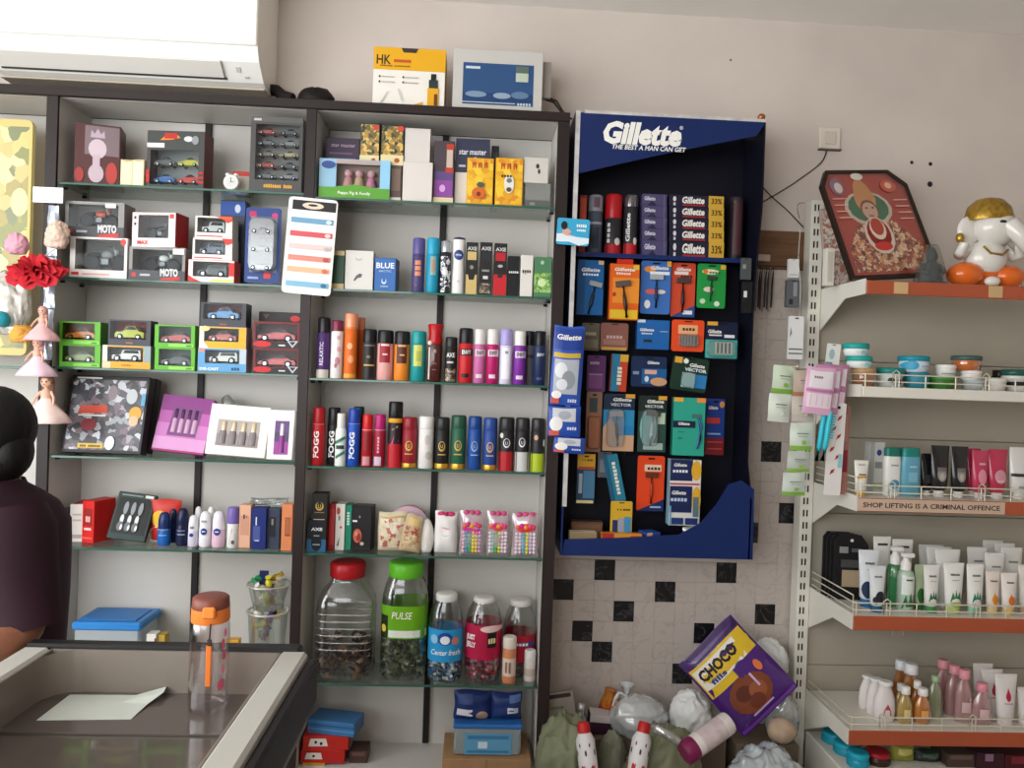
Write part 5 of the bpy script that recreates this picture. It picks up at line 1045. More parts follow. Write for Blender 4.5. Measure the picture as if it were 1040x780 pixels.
# row 5
z = ZB2[4]; Y5 = YC+.05
h = carton('shower_box', 'black and blue box at lower left of fifth shelf', 'box', 312, 331, 528.5, z, YC+.03, .06, '#1a1a1e', [('t', '#d9dce0', 'AXE', .5, .72, .1, {'b': .03, 'w': .6}), ('r', '#2a5f86', .0, .0, 1, .4), ('e', '#1a1a20', .5, .3, .28, .28), ('r', '#9aa8b4', .3, .22, .7, .25), ('r', '#9aa8b4', .35, .5, .65, .53)])
carton('perfume_box', 'black box with gold emblem stacked over the blue box', 'box', 316.5, 332.5, 501, h, YC+.032, .05, '#1b1918', [('e', '#c9a44c', .5, .52, .26, .16), ('e', '#1b1918', .5, .55, .18, .13), ('t', '#c9a44c', 'U', .5, .52, .14, {'w': .18}), ('r', '#8a7440', .2, .28, .8, .31), ('r', '#b0aca8', .15, .02, .85, .05)])
carton('perfume_box', 'narrow red box on fifth shelf', 'box', 333.5, 340, 512, z, YC+.075, .06, '#a81f24', [('r', '#c23a3c', .1, .1, .9, .9)])
carton('perfume_box', 'white box with floral print between red and green', 'box', 340.5, 350, 512, z, YC+.065, .06, '#d8d4cc', [('e', '#b8483c', .3, .85, .2, .08), ('e', '#c23a3c', .6, .5, .12, .03), ('p', '#3a5a44', [(.2, .1), (.5, .3), (.4, .1)]), ('e', '#7a7a6a', .4, .7, .1, .06)])
carton('perfume_box', 'teal green narrow box beside the black rose box', 'box', 350.5, 357, 513, z, YC+.07, .06, '#1f7d64', [('t', '#b9d9c8', '~GREEN', .5, .7, .5, {'rot': 1, 'w': .3})])
carton('perfume_box', 'black box with red rose picture on fifth shelf', 'box', 358, 378, 514, z, YC+.065, .06, '#1a1718', [('e', '#c4604c', .3, .33, .22, .16), ('e', '#8f2f2a', .36, .3, .12, .09), ('e', '#d98a70', .24, .38, .08, .06), ('e', '#c9b0a0', .55, .16, .1, .04), ('r', '#d9d6d4', .04, .64, .28, .68), ('e', '#8a8a8a', .4, .76, .05, .03)], side='#241f20', rz=-6)
fl = BUSY(['#e3d6bd', '#dccdae', '#b8645c', '#e6dcc8', '#d9c8a4'], 45, 'floral_cream')
bag('cosmetic_pouch', 'cream cosmetic pouch with rose print', 'pouch', 383, 413, 521, z, Y5+.01, .05, M('#e0d2b4', .5, noise=.1), [('r', fl, .1, .1, .9, .85), ('r', '#c9a85c', .08, .86, .92, .9)], seed=21, wob=.04)
bag('cosmetic_pouch', 'small beige patterned pouch leaning before the cream pouch', 'pouch', 405, 426, 525, z, Y5-.015, .035, M('#c9b08a', .5, noise=.1), [('r', BUSY(['#c4a880', '#b08a68', '#d4be98', '#a84a44', '#ccb48c'], 60, 'beige_print'), .12, .08, .88, .7), ('r', '#d6b878', .2, .74, .8, .92)], seed=22, wob=.05, topf=.75, ry=8)
t = T('round_tin', 'round pale blue and pink tin standing behind the pouches', 'tin', (P(415, 530, YC+.13).x, YC+.14, z+.0006)); R = .074
b = MB(); b.lathe([(R, -.018), (R, .018)], M('#b86a78', .4), 28, X=Matrix.Translation((0, 0, R*1.08)) @ RXm); b.obj('tin_body', t)
b = MB(); b.lathe([(R*1.03, .012), (R*1.03, .021), (R*.98, .023), (R*.2, .0235)], M('#8fb0c4', .4, noise=.5, hex2='#d9a0a8', scale=16), 28, X=Matrix.Translation((0, 0, R*1.08)) @ RXm); b.obj('tin_lid', t)
crumple('powder_puff', 'white fluffy powder puff beside the beige pouch', 'puff', (P(433, 545, Y5).x, Y5+.02, z+.0006), (.026, .022, .066), M('#e6e2dc', .95, bump=.6, scale=90), 31, .1, pname='puff')
def bow(t, W, H, d):
    b = MB()
    for s_ in (-1, 1): b.ball((s_*W*.2, -.006, H*.95), (W*.2, .008, H*.07), M('#c83a6a', .4), 10, 6)
    b.ball((0, -.01, H*.95), (.008, .008, .008), M('#b02a5a', .4), 8, 6); b.obj('bow', t)
bag('bunny_pouch', 'white soft pouch tied with a pink bow', 'pouch', 441, 464, 521, z, Y5, .045, M('#e9e5e2', .7), [('p', '#b8b2b0', [(.3, .45), (.5, .42), (.7, .46), (.5, .44)]), ('e', '#d8a0b0', .5, .62, .2, .02)], seed=23, wob=.07, extra=bow)
def beads(pal):
    def f(t, W, H, d):
        b = MB(); r = random.Random(len(pal)*7)
        for i in range(6):
            for j in range(6): b.ball((W*(-.34+.136*i), -d*.42, H*(.1+.085*j)), (.0058, .005, .006), M(pal[i], .3), 8, 6)
        o = b.obj('beads', t); o['kind'] = 'stuff'
        b = MB()
        for k in range(5): b.ball((W*(-.3+.15*k), -d*.45, H*(.68+.03*(k % 2))), (.009, .006, .009), M(['#d83a5a', '#e86a4a', '#d02a8a', '#e8a03a', '#e05a8a'][(k+len(pal)) % 5], .3), 8, 6)
        b.obj('flower_clips', t)
        b = MB()
        for k in range(3): b.ball((W*(-.24+.24*k), -.004, H*.96), (W*.13, .008, H*.07), M('#c84a7a', .35), 10, 6)
        b.obj('bow', t)
    return f
pk = CLEAR('#f4e2ea', .25, milk=.35)
bag('hair_clip_pack', 'clear pack of rainbow beads and magenta clips, left of three', 'pack', 467, 491, 520, z, YC+.03, .04, pk, [('r', '#c42a8a', .12, .5, .88, .62)], seed=24, wob=.04, extra=beads(['#e4b8c8', '#3aa0b8', '#3fa86a', '#e8cf3a', '#e8cf3a', '#c8a0d4']))
bag('hair_clip_pack', 'clear pack of green beads and red clips, middle of three', 'pack', 494, 517.5, 521, z, YC+.035, .04, pk, [('e', '#d8445a', .5, .68, .34, .1)], seed=25, wob=.05, extra=beads(['#e8dce2', '#8ac0b0', '#5ab04a', '#d8d84a', '#e0c8d8', '#ecdce8']))
bag('hair_clip_pack', 'clear pack with red clip and rainbow beads, right of three', 'pack', 520.5, 547, 522, z, YC+.028, .04, pk, [('e', '#d8343c', .5, .66, .36, .1)], seed=26, wob=.05, extra=beads(['#e8d4e0', '#e0d0e4', '#4ab0c4', '#d8d43a', '#d0c0e0', '#ecdce8']))
# row 6: sweet jars
z = ZB2[5]; clr = CLEAR('#f0f2f0', .16)
jar('sweets_jar', 'large square clear jar with red lid and dark sweets', 318, 378, 575.5, z, YC+.035, clr, '#b01c22', .12, .62, 4.5, [(.93, 0), (1, .03), (1, .66), (.97, .76), (.82, .86), (.6, .93), (.55, .96), (.55, 1)], fill=(['#2a1a16', '#5a3a28', '#c9a890', '#3a2420', '#1c1414', '#8a6a50'], .34, 190), ribs=6, sy=.8)
jar('sweets_jar', 'tall clear jar with lime green lid and label', 385, 433, 575.5, z, YC+.035, clr, '#62b82c', .12, .76, 3.0, [(.9, 0), (1, .04), (1, .7), (.97, .82), (.86, .92), (.72, .98), (.72, 1)], lab=('#6aa81e', .42, .74), pr=[('r', '#1e2a14', .02, .0, .18, .7), ('r', '#dfe6d8', .2, .04, .98, .26), ('t', '#f2f0d8', 'PULSE', .48, .72, .22, {'w': .42, 'sh': .2}), ('e', '#d8c040', .1, .3, .05, .12)], fill=(['#3a4a30', '#7a8a6a', '#26301e', '#a8b090', '#556a40'], .4, 190))
bl_prof = [(.86, 0), (.97, .03), (1, .2), (1, .62), (.98, .74), (.86, .88), (.62, .98), (.6, 1)]
jar('sweets_jar', 'clear jar with light blue label and white lid', 434, 470, 606, z, YC+.024, clr, '#dcdcd8', .07, .62, 2, bl_prof, sy=.85, lab=('#2a96d0', .26, .66), pr=[('e', '#1f4a94', .5, .72, .22, .2), ('e', '#e6eef4', .5, .68, .14, .13), ('e', '#c9806a', .78, .66, .1, .12), ('t', '#f2f6fa', 'Center fresh', .52, .3, .17, {'w': .8, 'sh': .2}), ('e', '#8fc4e4', .2, .7, .1, .14)], fill=(['#2f86c0', '#d8e2ea', '#1f4a70', '#8fb8d4', '#0f2a44'], .26, 120))
jar('sweets_jar', 'clear jar with brown lid behind the blue label jar', 442, 466, 604, z, YC+.142, clr, '#6a4a3a', .08, .8, 2, bl_prof, sy=.7, fill=(['#8a6a50', '#c9b090'], .5, 40))
jar('sweets_jar', 'clear jar with crimson label and clear lid', 472, 510, 611, z, YC+.026, clr, '#d8d4d0', .05, .6, 2, bl_prof, lab=('#b01c44', .3, .74), pr=[('t', '#f2eeea', 'JUST', .16, .62, .2, {'w': .22, 'b': .05}), ('t', '#f2eeea', 'JELLY', .17, .4, .2, {'w': .24, 'b': .05}), ('r', '#1c1418', .6, .36, .84, .8), ('t', '#e8d8a0', '~TWO', .72, .58, .2, {'w': .2}), ('e', '#e8c8c4', .7, .9, .3, .1)], fill=(['#c42a5a', '#e0a0b0', '#8a1838', '#d86a8a', '#7a1030'], .32, 130))
jar('sweets_jar', 'clear jar with red label in the back right corner', 512, 545, 613, z, YC+.085, clr, '#cfcac6', .06, .66, 2, bl_prof, lab=('#a81c2c', .22, .6), pr=[('r', '#2a4a9c', .45, .6, .9, .75), ('t', '#f0e8e4', '~CANDY', .5, .68, .12, {'w': .5})], fill=(['#a82030', '#7a1820'], .2, 60))
jar('small_jar', 'small orange plastic jar with white cap', 510.5, 524.5, 648.5, z, YC+.03, M('#c9825a', .35), '#d9cfc4', .22, 1.0, 2, [(.95, 0), (1, .04), (1, .92), (.9, 1)], lab=('#d8c4b4', .2, .7), pr=[('r', '#8a6a5a', .2, .2, .34, .8), ('r', '#8a6a5a', .44, .2, .6, .8)], n=18)
jar('small_jar', 'tiny white bottle with white cap in jar row', 532.5, 544.5, 662, z, YC+.05, M('#d0c8c0', .4), '#dcd8d4', .3, .98, 2, [(.95, 0), (1, .05), (1, .88), (.85, 1)], lab=('#b8a89c', .25, .6), n=16)
# bottom compartment
z = .0754
h = z
t_ = carton('packed_box', 'yellow carton at the bottom of the cabinet', 'box', 307, 330, 775, z, YC+.05, .10, '#c99a2c', [('r', '#a87a1c', .1, .5, .9, .8)])
h = carton('biscuit_box', 'red box with white marks, lower of the bottom stack', 'box', 305, 350, 762, t_, YC+.05, .10, '#b02420', [('p', '#d8d0c8', [(.1, .3), (.5, .3), (.46, .8), (.14, .8)]), ('e', '#2a1a18', .3, .55, .03, .1)])
h = carton('biscuit_box', 'red box with white marks, upper of the bottom stack', 'box', 307, 353, 748, h, YC+.05, .11, '#b82a22', [('p', '#d8d0c8', [(.12, .3), (.55, .3), (.5, .85), (.16, .85)]), ('e', '#2a1a18', .28, .6, .03, .12), ('e', '#2a1a18', .4, .5, .03, .12)], rz=3)
carton('packet_stack', 'stack of blue packets lying on the red boxes', 'packets', 314, 364, 733, h, YC+.06, .10, '#3a6ea0', [('r', '#5a8cb8', 0, .3, 1, .4), ('r', '#2a5480', 0, .6, 1, .7)], ry=0, rz=-12)
carton('biscuit_box', 'brown box standing right of the red boxes', 'box', 354.5, 373, 763, z, YC+.07, .08, '#4a3430', [('r', '#6a4c44', .15, .6, .85, .9)])
hc = carton('brown_carton', 'brown cardboard carton at the bottom right of cabinet', 'carton', 449, 539, 771.5, z+.0006, YC+.016, .205, M('#a8825c', .7, noise=.15, scale=20), [('r', '#94704c', .48, 0, .52, 1)])
def tubx(t, W, H, d):
    b = MB(); b.box(-W/2-.004, W/2+.004, -d/2-.004, d/2+.004, H-.012, H+.004, M('#2f6ab0', .4), .004); b.obj('lid', t)
    p = MB(); p.asp = H/W; p.prints([('r', '#5f9cc0', .16, .06, .86, .74), ('r', '#3f7ca4', .2, .56, .82, .68), ('r', '#cfe0ea', .36, .26, .5, .48), ('r', '#3f7ca4', .2, .12, .82, .2)], flat(-W/2, W/2, 0, H, -d/2-.001)); p.obj('label', t)
h = carton('plastic_tub', 'clear plastic tub with blue lid on the carton', 'tub', 461, 529, 737, hc, YC+.04, .10, CLEAR('#b9c8ce', .18, milk=.5), extra=tubx, ch=.008)
bag('napkin_pack', 'dark blue napkin pack on the tub, left', 'packet', 461, 499, 704, h+.005, YC+.055, .06, M('#22346a', .35), [('r', '#d4d6dc', .08, .2, .5, .42), ('e', '#c9a890', .75, .2, .16, .16), ('r', '#33487e', .1, .6, .5, .9)], seed=41, wob=.05)
bag('napkin_pack', 'dark blue napkin pack on the tub, right', 'packet', 498, 530, 706, h+.005, YC+.06, .06, M('#25386e', .35), [('p', '#3f9ad0', [(.05, .0), (.3, .5), (.4, .0)]), ('r', '#c9ccd6', .55, .3, .9, .5), ('r', '#5f78b0', .6, .7, .95, .95)], seed=42, wob=.05)
# ------------------------------------------------------------------ goods hanging in the razor display
GYs = YG+.10; G = 'razor goods on pegs'
def logo(v, h=.07, c='#e8e6e2', u=.5, w=.7): return ('t', c, 'Gillette', u, v, h, {'b': .03, 'sh': .15, 'w': w})
Ysh = YG+.08
zsh = P(660, 257, Ysh).z
# inner shelf carrying the shaving foam row
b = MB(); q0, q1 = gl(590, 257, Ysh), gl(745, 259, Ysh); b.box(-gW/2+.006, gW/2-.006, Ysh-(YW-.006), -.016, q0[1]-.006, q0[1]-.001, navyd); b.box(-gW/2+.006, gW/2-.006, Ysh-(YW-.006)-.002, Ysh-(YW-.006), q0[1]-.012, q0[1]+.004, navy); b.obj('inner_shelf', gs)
zsh = gz0+q0[1]
carton('shaving_cream_box', 'narrow red box at left end of the display shelf', 'box', 588, 595.5, 198, zsh, Ysh+.02, .04, '#8f2a22', [('r', '#c24a34', .1, .5, .9, .95)])
can('grey and silver shaving gel can on display shelf', 598, 613, 197, zsh, Ysh+.015, '#4a5260', '#8d8f96', .28, [('r', '#6a4a58', .3, .78, .7, .95), ('r', '#a0a4ac', .1, .5, .9, .54), ('r', '#2f3a4c', .3, .1, .7, .45)], style='wide', name='shaving_can', cat='can')
can('large shaving foam can with red cap and white letters', 615.5, 633, 196, zsh, Ysh+.015, '#2a2a30', '#b01a20', .4, [('r', '#b01a20', .03, 0, .97, .18), ('t', '#dcdad8', '~foam', .22, .36, .2, {'rot': 1, 'w': .34, 'b': .03}), ('e', '#d8d6d2', .68, .22, .16, .06)], style='wide', name='shaving_can', cat='can')
can('shaving foam can with clear cap and red base', 634.5, 649, 197, zsh, Ysh+.015, '#2c2b30', CLEAR('#6a6468', .2, milk=.5), .2, [('r', '#b01a20', .03, 0, .97, .2), ('t', '#dcdad8', 'Gillette', .25, .46, .26, {'rot': 1, 'w': .46, 'b': .03}), ('e', '#d8d6d2', .75, .24, .14, .06)], style='wide', name='shaving_can', cat='can')
nm = ['lowest', 'second lowest', 'middle', 'second highest', 'highest']
zz = zsh
for k in range(5):
    zz = carton('shaving_cream_box', 'purple flat cream box, %s of its stack of five' % nm[k], 'box', 652.5, 677.5, 256-(k+1)*11.8, zz, Ysh+.01, .07, '#4a4468', [('t', '#cfcad8', 'Gillette', .3, .6, .34, {'b': .03, 'w': .44}), ('p', '#2c2840', [(.2, .0), (.4, .4), (.6, .0)]), ('r', '#7a7490', .86, .0, .88, 1)], group='purple cream boxes')
zz = zsh
for k in range(5):
    zz = carton('shaving_cream_box', 'dark box with gold end and white letters, %s of five' % nm[k], 'box', 680, 735, 257-(k+1)*11.7, zz, Ysh+.008, .07, '#1c1c30', [('t', '#e6e2dc', 'Gillette', .44, .56, .6, {'b': .04, 'w': .42, 'sh': .15}), ('r', '#9c2a2a', .24, .06, .66, .2), ('r', '#c9a03a', .72, 0, 1, 1), ('t', '#5a3f10', '33%', .87, .55, .5, {'w': .2, 'b': .03}), ('e', '#d0ccd0', .09, .62, .03, .22), ('r', '#c9c4cc', .07, .05, .11, .3)], group='gold end cream boxes')
# first peg row
def rz_(ang=8, u=.0, v=.1, l=.6, c='#23252a', hc='#8f959c'):
    return lambda t, W, H, d: razor(t, W*u, -d/2-.006, H*v, H*l, c, hc, ang)
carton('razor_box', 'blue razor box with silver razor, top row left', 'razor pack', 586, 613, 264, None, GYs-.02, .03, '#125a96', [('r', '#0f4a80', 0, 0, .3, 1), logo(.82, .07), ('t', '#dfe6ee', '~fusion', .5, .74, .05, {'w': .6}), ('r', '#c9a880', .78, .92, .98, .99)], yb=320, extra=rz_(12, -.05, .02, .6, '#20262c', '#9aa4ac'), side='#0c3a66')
carton('razor_box', 'orange razor box with red top flap and dark razor', 'razor pack', 619, 649, 268, None, GYs-.025, .035, '#d9601a', [('r', '#e08a2c', .1, .3, 1, .75), ('r', '#d9b42c', .03, .02, .97, .18), logo(.9, .06), ('t', '#f0d8c8', '~fusion', .45, .83, .05, {'w': .5}), ('r', '#d9b43a', .78, .9, .98, .98), ('e', '#b03020', .16, .45, .06, .04)], yb=325, extra=lambda t, W, H, d: (razor(t, W*.1, -d/2-.006, H*.04, H*.66, '#3a2018', '#6a5a58', -8), (lambda b: (b.box(-W*.28, W*.28, -d/2, -d/2+.004, H, H+.018, M('#c42a1c', .4), .002), b.obj('hang_flap', t)))(MB())), side='#b03a14')
blister('razor_pack', 'sky blue razor card with orange burst, top row middle', 'razor pack', 650.5, 681, 265, 319, GYs, '#3a6ab0', [('e', '#d88a3a', .3, .84, .2, .06), logo(.87, .07, u=.62, w=.6), ('r', '#e0e4ea', .3, .74, .95, .8), ('e', '#c9605a', .35, .42, .2, .05), ('e', '#d9c8c0', .66, .42, .18, .04), ('e', '#d8dce0', .24, .18, .1, .08), ('r', '#d9a03a', .86, .9, 1, 1)], extra=rz_(0, .02, .12, .62, '#1c2a4c', '#b9c0c8'))
blister('razor_pack', 'orange red razor card overlapping the sky blue one', 'razor pack', 681.5, 706, 267, 322, GYs+.012, '#c9482c', [('r', '#e0d2ca', .12, .78, .7, .84), logo(.88, .06, w=.6), ('t', '#3a2a28', '~FLEX', .62, .76, .06, {'w': .5}), ('p', '#2a4a86', [(.0, .0), (1, .0), (1, .22)]), ('r', '#dcdfe6', .5, .05, .9, .12)], extra=rz_(0, -.02, .08, .64, '#2a1c1c', '#5a4a48'))
blister('razor_pack', 'green razor card with dark razor, top row right', 'razor pack', 708, 737, 268, 313, GYs, '#1f8f3f', [('e', '#e0d8b0', .45, .82, .3, .06), ('e', '#d8702c', .28, .82, .09, .05), ('t', '#26302a', '~FLEX', .6, .81, .05, {'w': .4}), ('e', '#d9c8b8', .4, .42, .18, .06), ('r', '#e0a83a', .8, .88, .98, .98), ('e', '#cfe0c8', .7, .1, .1, .06), ('e', '#b8d4b0', .2, .15, .1, .06)], extra=rz_(2, -.03, .16, .56, '#24382a', '#3f4f44'))
# second peg row
blister('razor_pack', 'dull olive pack at left of second peg row', 'razor pack', 591, 609, 328, 356, GYs+.01, '#5f574a', [('r', '#7a7060', .1, .1, .9, .4), ('t', '#a8a08c', '~blade', .5, .62, .14, {'w': .6})])
blister('razor_pack', 'brownish pink pack with yellow lower edge', 'razor pack', 610, 638, 328, 356, GYs+.008, '#8a5a50', [('r', '#c9a040', .05, .02, .95, .12), ('t', '#c9a8a0', '~Venus', .5, .5, .14, {'w': .6}), ('r', '#a07468', .1, .2, .9, .4)])
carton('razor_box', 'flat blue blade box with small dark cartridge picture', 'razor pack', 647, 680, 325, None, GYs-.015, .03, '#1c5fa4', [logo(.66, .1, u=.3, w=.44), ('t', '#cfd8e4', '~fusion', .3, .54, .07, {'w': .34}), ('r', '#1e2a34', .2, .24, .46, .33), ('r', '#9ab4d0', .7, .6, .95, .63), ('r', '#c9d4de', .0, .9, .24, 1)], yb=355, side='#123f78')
blister('blade_pack', 'bright orange blade pack with dark cartridge window', 'razor pack', 682, 715, 325, 357, GYs-.01, '#dc4a20', [('r', '#e0a878', .2, .56, .8, .84), ('t', '#4a2a1a', '~FLEX', .52, .72, .12, {'w': .4}), ('r', '#4a3430', .26, .16, .8, .52)]+[('r', '#8a7468', .3+.09*k, .18, .35+.09*k, .5) for k in range(5)], (.22, .12, .84, .56))
blister('blade_pack', 'navy and teal blade pack, end of second peg row', 'razor pack', 716.5, 749, 327, 365, GYs-.012, '#141a38', [('r', '#3fa89c', .0, .03, 1, .52), logo(.74, .1, u=.28, w=.42), ('r', '#d9d6d2', .1, .62, .5, .66), ('r', '#dcdfe2', .58, .58, .9, .66), ('r', '#d9a43a', .04, .9, .36, 1), ('r', '#c9cbb8', .3, .14, .84, .46)]+[('r', '#3a4a44', .36+.12*k, .16, .42+.12*k, .44) for k in range(4)], (.05, .05, .95, .5))
# third peg row
blister('razor_pack', 'purple razor pack in third peg row', 'razor pack', 596, 615, 361, 398, GYs+.015, '#5f3468', [('t', '#b09ab8', '~VENUS', .4, .8, .09, {'w': .5}), ('r', '#7d4a80', .1, .1, .85, .5), ('r', '#a07aa4', .1, .46, .85, .5)])
carton('toothpaste_box', 'upright blue and orange striped box in third row', 'box', 620, 636.5, 360, None, GYs, .03, '#c2442a', [('r', '#2a7a9c', 0, .0, .5, 1), ('t', '#e6dcc8', '~SHAVE', .55, .42, .34, {'rot': 1, 'w': .5, 'b': .04}), ('r', '#d9a83a', .5, .8, 1, 1)], yb=398, ry=2)
blister('blade_pack', 'dark blue blade pack with peach swoosh', 'razor pack', 641, 677, 362, 393, GYs, '#142a50', [('r', '#1c5a94', .3, .1, 1, .6), logo(.8, .1, u=.62, w=.34), ('e', '#c99a70', .78, .18, .24, .14), ('r', '#d0a898', .38, .42, .72, .56), ('r', '#8090a8', .05, .4, .22, .5), ('e', '#cfd6de', .44, .26, .06, .1)])
blister('blade_pack', 'dark green blade pack with three pale cartridges, tilted', 'razor pack', 680, 717, 363, 397, GYs-.005, '#173428', [('r', '#d9a03a', .05, .8, .26, .98), ('e', '#dfe4dc', .36, .88, .07, .08), logo(.78, .11, u=.68, w=.42), ('t', '#dfe8ec', 'VECTOR', .65, .64, .1, {'w': .6, 'b': .03}), ('r', '#2a7ab4', .62, .12, .98, .52), ('r', '#9ac4c0', .3, .1, .66, .54)], (.28, .1, .68, .56), ry=6)
# fourth peg row
blister('shaving_brush_pack', 'brown wooden brush pack with rounded top', 'brush pack', 595, 611, 398, 459, GYs+.005, '#8f6a58', [('e', '#a8684a', .42, .4, .32, .28), ('r', '#3a4a48', .2, .66, .7, .9)], (.1, .05, .9, .6), deep=.014, bubc=M('#9a6248', .4))
vec = lambda bg, c2: [('r', bg, .0, .0, 1, .72), logo(.9, .06, u=.6, w=.6), ('t', '#dfe4e8', 'VECTOR', .55, .81, .05, {'w': .66}), ('r', '#d9a03a', .7, .93, 1, 1)]
blister('razor_pack', 'blue and peach razor blister pack, fourth row left', 'razor pack', 612.5, 644, 400, 458, GYs-.005, '#1c2c44', vec('#2a86b4', 0)+[('p', '#c9a080', [(.0, .0), (1, .0), (1, .3), (.5, .26), (.25, .6), (.0, .4)]), ('r', '#1f7ab0', .55, .28, 1, .44)], (.1, .06, .7, .74), extra=rz_(-4, -.02, .1, .6, '#2a3038', '#b9b4b0'))
blister('razor_pack', 'dark green razor blister pack with white oval bubble', 'razor pack', 648, 676.5, 402, 459, GYs-.003, '#1c2c26', vec('#2c4a42', 0)+[('e', '#7ab0ac', .36, .42, .3, .34), ('r', '#b8c8b0', .7, .5, .95, .7), ('r', '#9ab0a8', .2, .04, .9, .16)], (.12, .1, .72, .76), extra=rz_(4, -.06, .12, .62, '#c9ccc8', '#4a4e4c'))
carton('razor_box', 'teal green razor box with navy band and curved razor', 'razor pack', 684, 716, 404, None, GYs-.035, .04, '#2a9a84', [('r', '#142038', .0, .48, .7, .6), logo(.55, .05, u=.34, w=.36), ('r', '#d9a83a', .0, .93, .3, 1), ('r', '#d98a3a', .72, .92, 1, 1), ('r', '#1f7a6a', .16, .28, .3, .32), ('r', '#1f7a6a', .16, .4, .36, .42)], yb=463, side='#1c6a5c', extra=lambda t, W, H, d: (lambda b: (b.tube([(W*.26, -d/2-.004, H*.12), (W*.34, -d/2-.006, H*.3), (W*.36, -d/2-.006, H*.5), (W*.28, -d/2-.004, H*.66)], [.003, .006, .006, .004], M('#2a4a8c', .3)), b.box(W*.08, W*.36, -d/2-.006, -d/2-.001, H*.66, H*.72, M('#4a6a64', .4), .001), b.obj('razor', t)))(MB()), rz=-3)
blister('razor_pack', 'blue pack with red swoosh at right of fourth row', 'razor pack', 716.5, 735.5, 405, 462, GYs+.03, '#1c3a86', [logo(.84, .06, u=.38, w=.5), ('r', '#c03a30', .05, .56, .75, .66), ('e', '#c98a4a', .84, .9, .14, .06), ('r', '#8fa8d4', .1, .36, .8, .39), ('r', '#7a1c24', .0, .0, 1, .3), ('r', '#b05050', .1, .22, .9, .24), ('r', '#b05050', .1, .1, .9, .12)])
# fifth peg row
blister('blade_pack', 'yellow topped blade card at lower left of display', 'razor pack', 586, 604, 461, 511, GYs, '#27445c', [('r', '#c9982c', 0, .7, 1, 1), ('t', '#3a2a10', '~7 o clock', .55, .88, .05, {'w': .6}), ('r', '#a84a30', .05, .68, .95, .74), ('r', '#4a7a9c', .35, .1, 1, .66), ('r', '#9aa8b0', .1, .2, .3, .6), ('r', '#d9c890', .0, .0, .95, .06)])
blister('toothbrush_card', 'small grey card behind the teal tube', 'card', 607, 621, 459, 485, GYs+.02, '#5a626a', [('r', '#7a8288', .15, .2, .85, .7)])
blister('toothpaste_pack', 'slanting teal pack with white letters in fifth row', 'razor pack', 622, 637, 461, 510, GYs-.004, '#2a7a94', [('t', '#e6e0d0', '~SENSITIVE', .66, .5, .3, {'rot': 1, 'w': .7, 'b': .03}), ('r', '#1c5a78', .0, .0, .3, 1)], ry=-13, hook=False)
blister('razor_pack', 'bright orange razor card in fifth row', 'razor pack', 647, 674.5, 463, 519, GYs-.006, '#d8431c', [('r', '#d9c0a8', .26, .72, .88, .84), ('t', '#4a2418', '~FLEX', .6, .78, .07, {'w': .5}), ('p', '#1c2c5c', [(.0, .0), (1, .0), (1, .22), (.1, .02)]), ('r', '#9ab0d0', .5, .06, .9, .09)], extra=rz_(0, .02, .14, .56, '#a83a1c', '#6a4030'))
carton('razor_box', 'navy white and yellow blade box at bottom centre', 'razor pack', 680, 711.5, 467, None, GYs-.04, .045, '#d8d6d2', [('r', '#1a2650', .0, .68, .72, 1), ('e', '#d9a42c', .84, .84, .16, .15), logo(.92, .05, u=.32, w=.42), ('t', '#dfe4ee', '~guard', .32, .83, .05, {'w': .5}), ('r', '#b8324a', .0, .62, .95, .645), ('r', '#1a2650', .0, .2, .72, .6), logo(.5, .06, u=.3, w=.46), ('t', '#b9c6e0', '~guard', .3, .4, .06, {'w': .54}), ('e', '#d9a42c', .86, .4, .14, .2), ('r', '#5a7078', .76, .14, .94, .44), ('r', '#24386e', .08, .02, .46, .12), ('r', '#24386e', .52, .02, .92, .12), ('r', '#6a9cb8', .0, .0, .06, .3)], yb=534, side='#7aa0b0')
blister('blade_pack', 'small yellow card of razors standing in the tray', 'razor pack', 620, 642, 509, 541, YG+.05, '#c9a02c', [('t', '#3a2c10', '~7 o clock', .6, .74, .08, {'w': .6}), ('r', '#26305a', .1, .0, .34, .4), ('r', '#9098b0', .36, .0, .6, .46), ('r', '#3f86b0', .64, .0, .95, .5)])
zt0 = gz0+.0125
carton('card_strip', 'cream cardboard strip lying in the display tray', 'card', 579, 606, 541, zt0, YG+.025, .05, '#d9cdb0', [('r', '#8f7a5c', 0, .6, 1, 1)])
carton('small_box', 'small brown box at the back of the tray', 'box', 580, 612, 530, zt0, YG+.12, .05, '#6a4c38', [('r', '#7d5c44', .05, .1, .95, .9)])
carton('small_box', 'small red and yellow box lying in the tray', 'box', 611, 652, 542, zt0, YG+.012, .03, '#c98a2c', [('r', '#a82a22', 0, 0, .3, 1), ('r', '#c9482c', .7, .2, 1, .9)])
carton('razor_box', 'white and blue pack lying in the tray', 'razor pack', 653, 669, 541, zt0, YG+.03, .06, '#2f4f9c', [('r', '#d9a890', 0, .2, .4, 1)], rz=20)
bag('clear_pouch', 'crumpled clear wrapper at right of the tray', 'pouch', 695, 722, 536, zt0, YG+.05, .04, CLEAR('#cfd2c4', .3, milk=.5), seed=51, wob=.1)
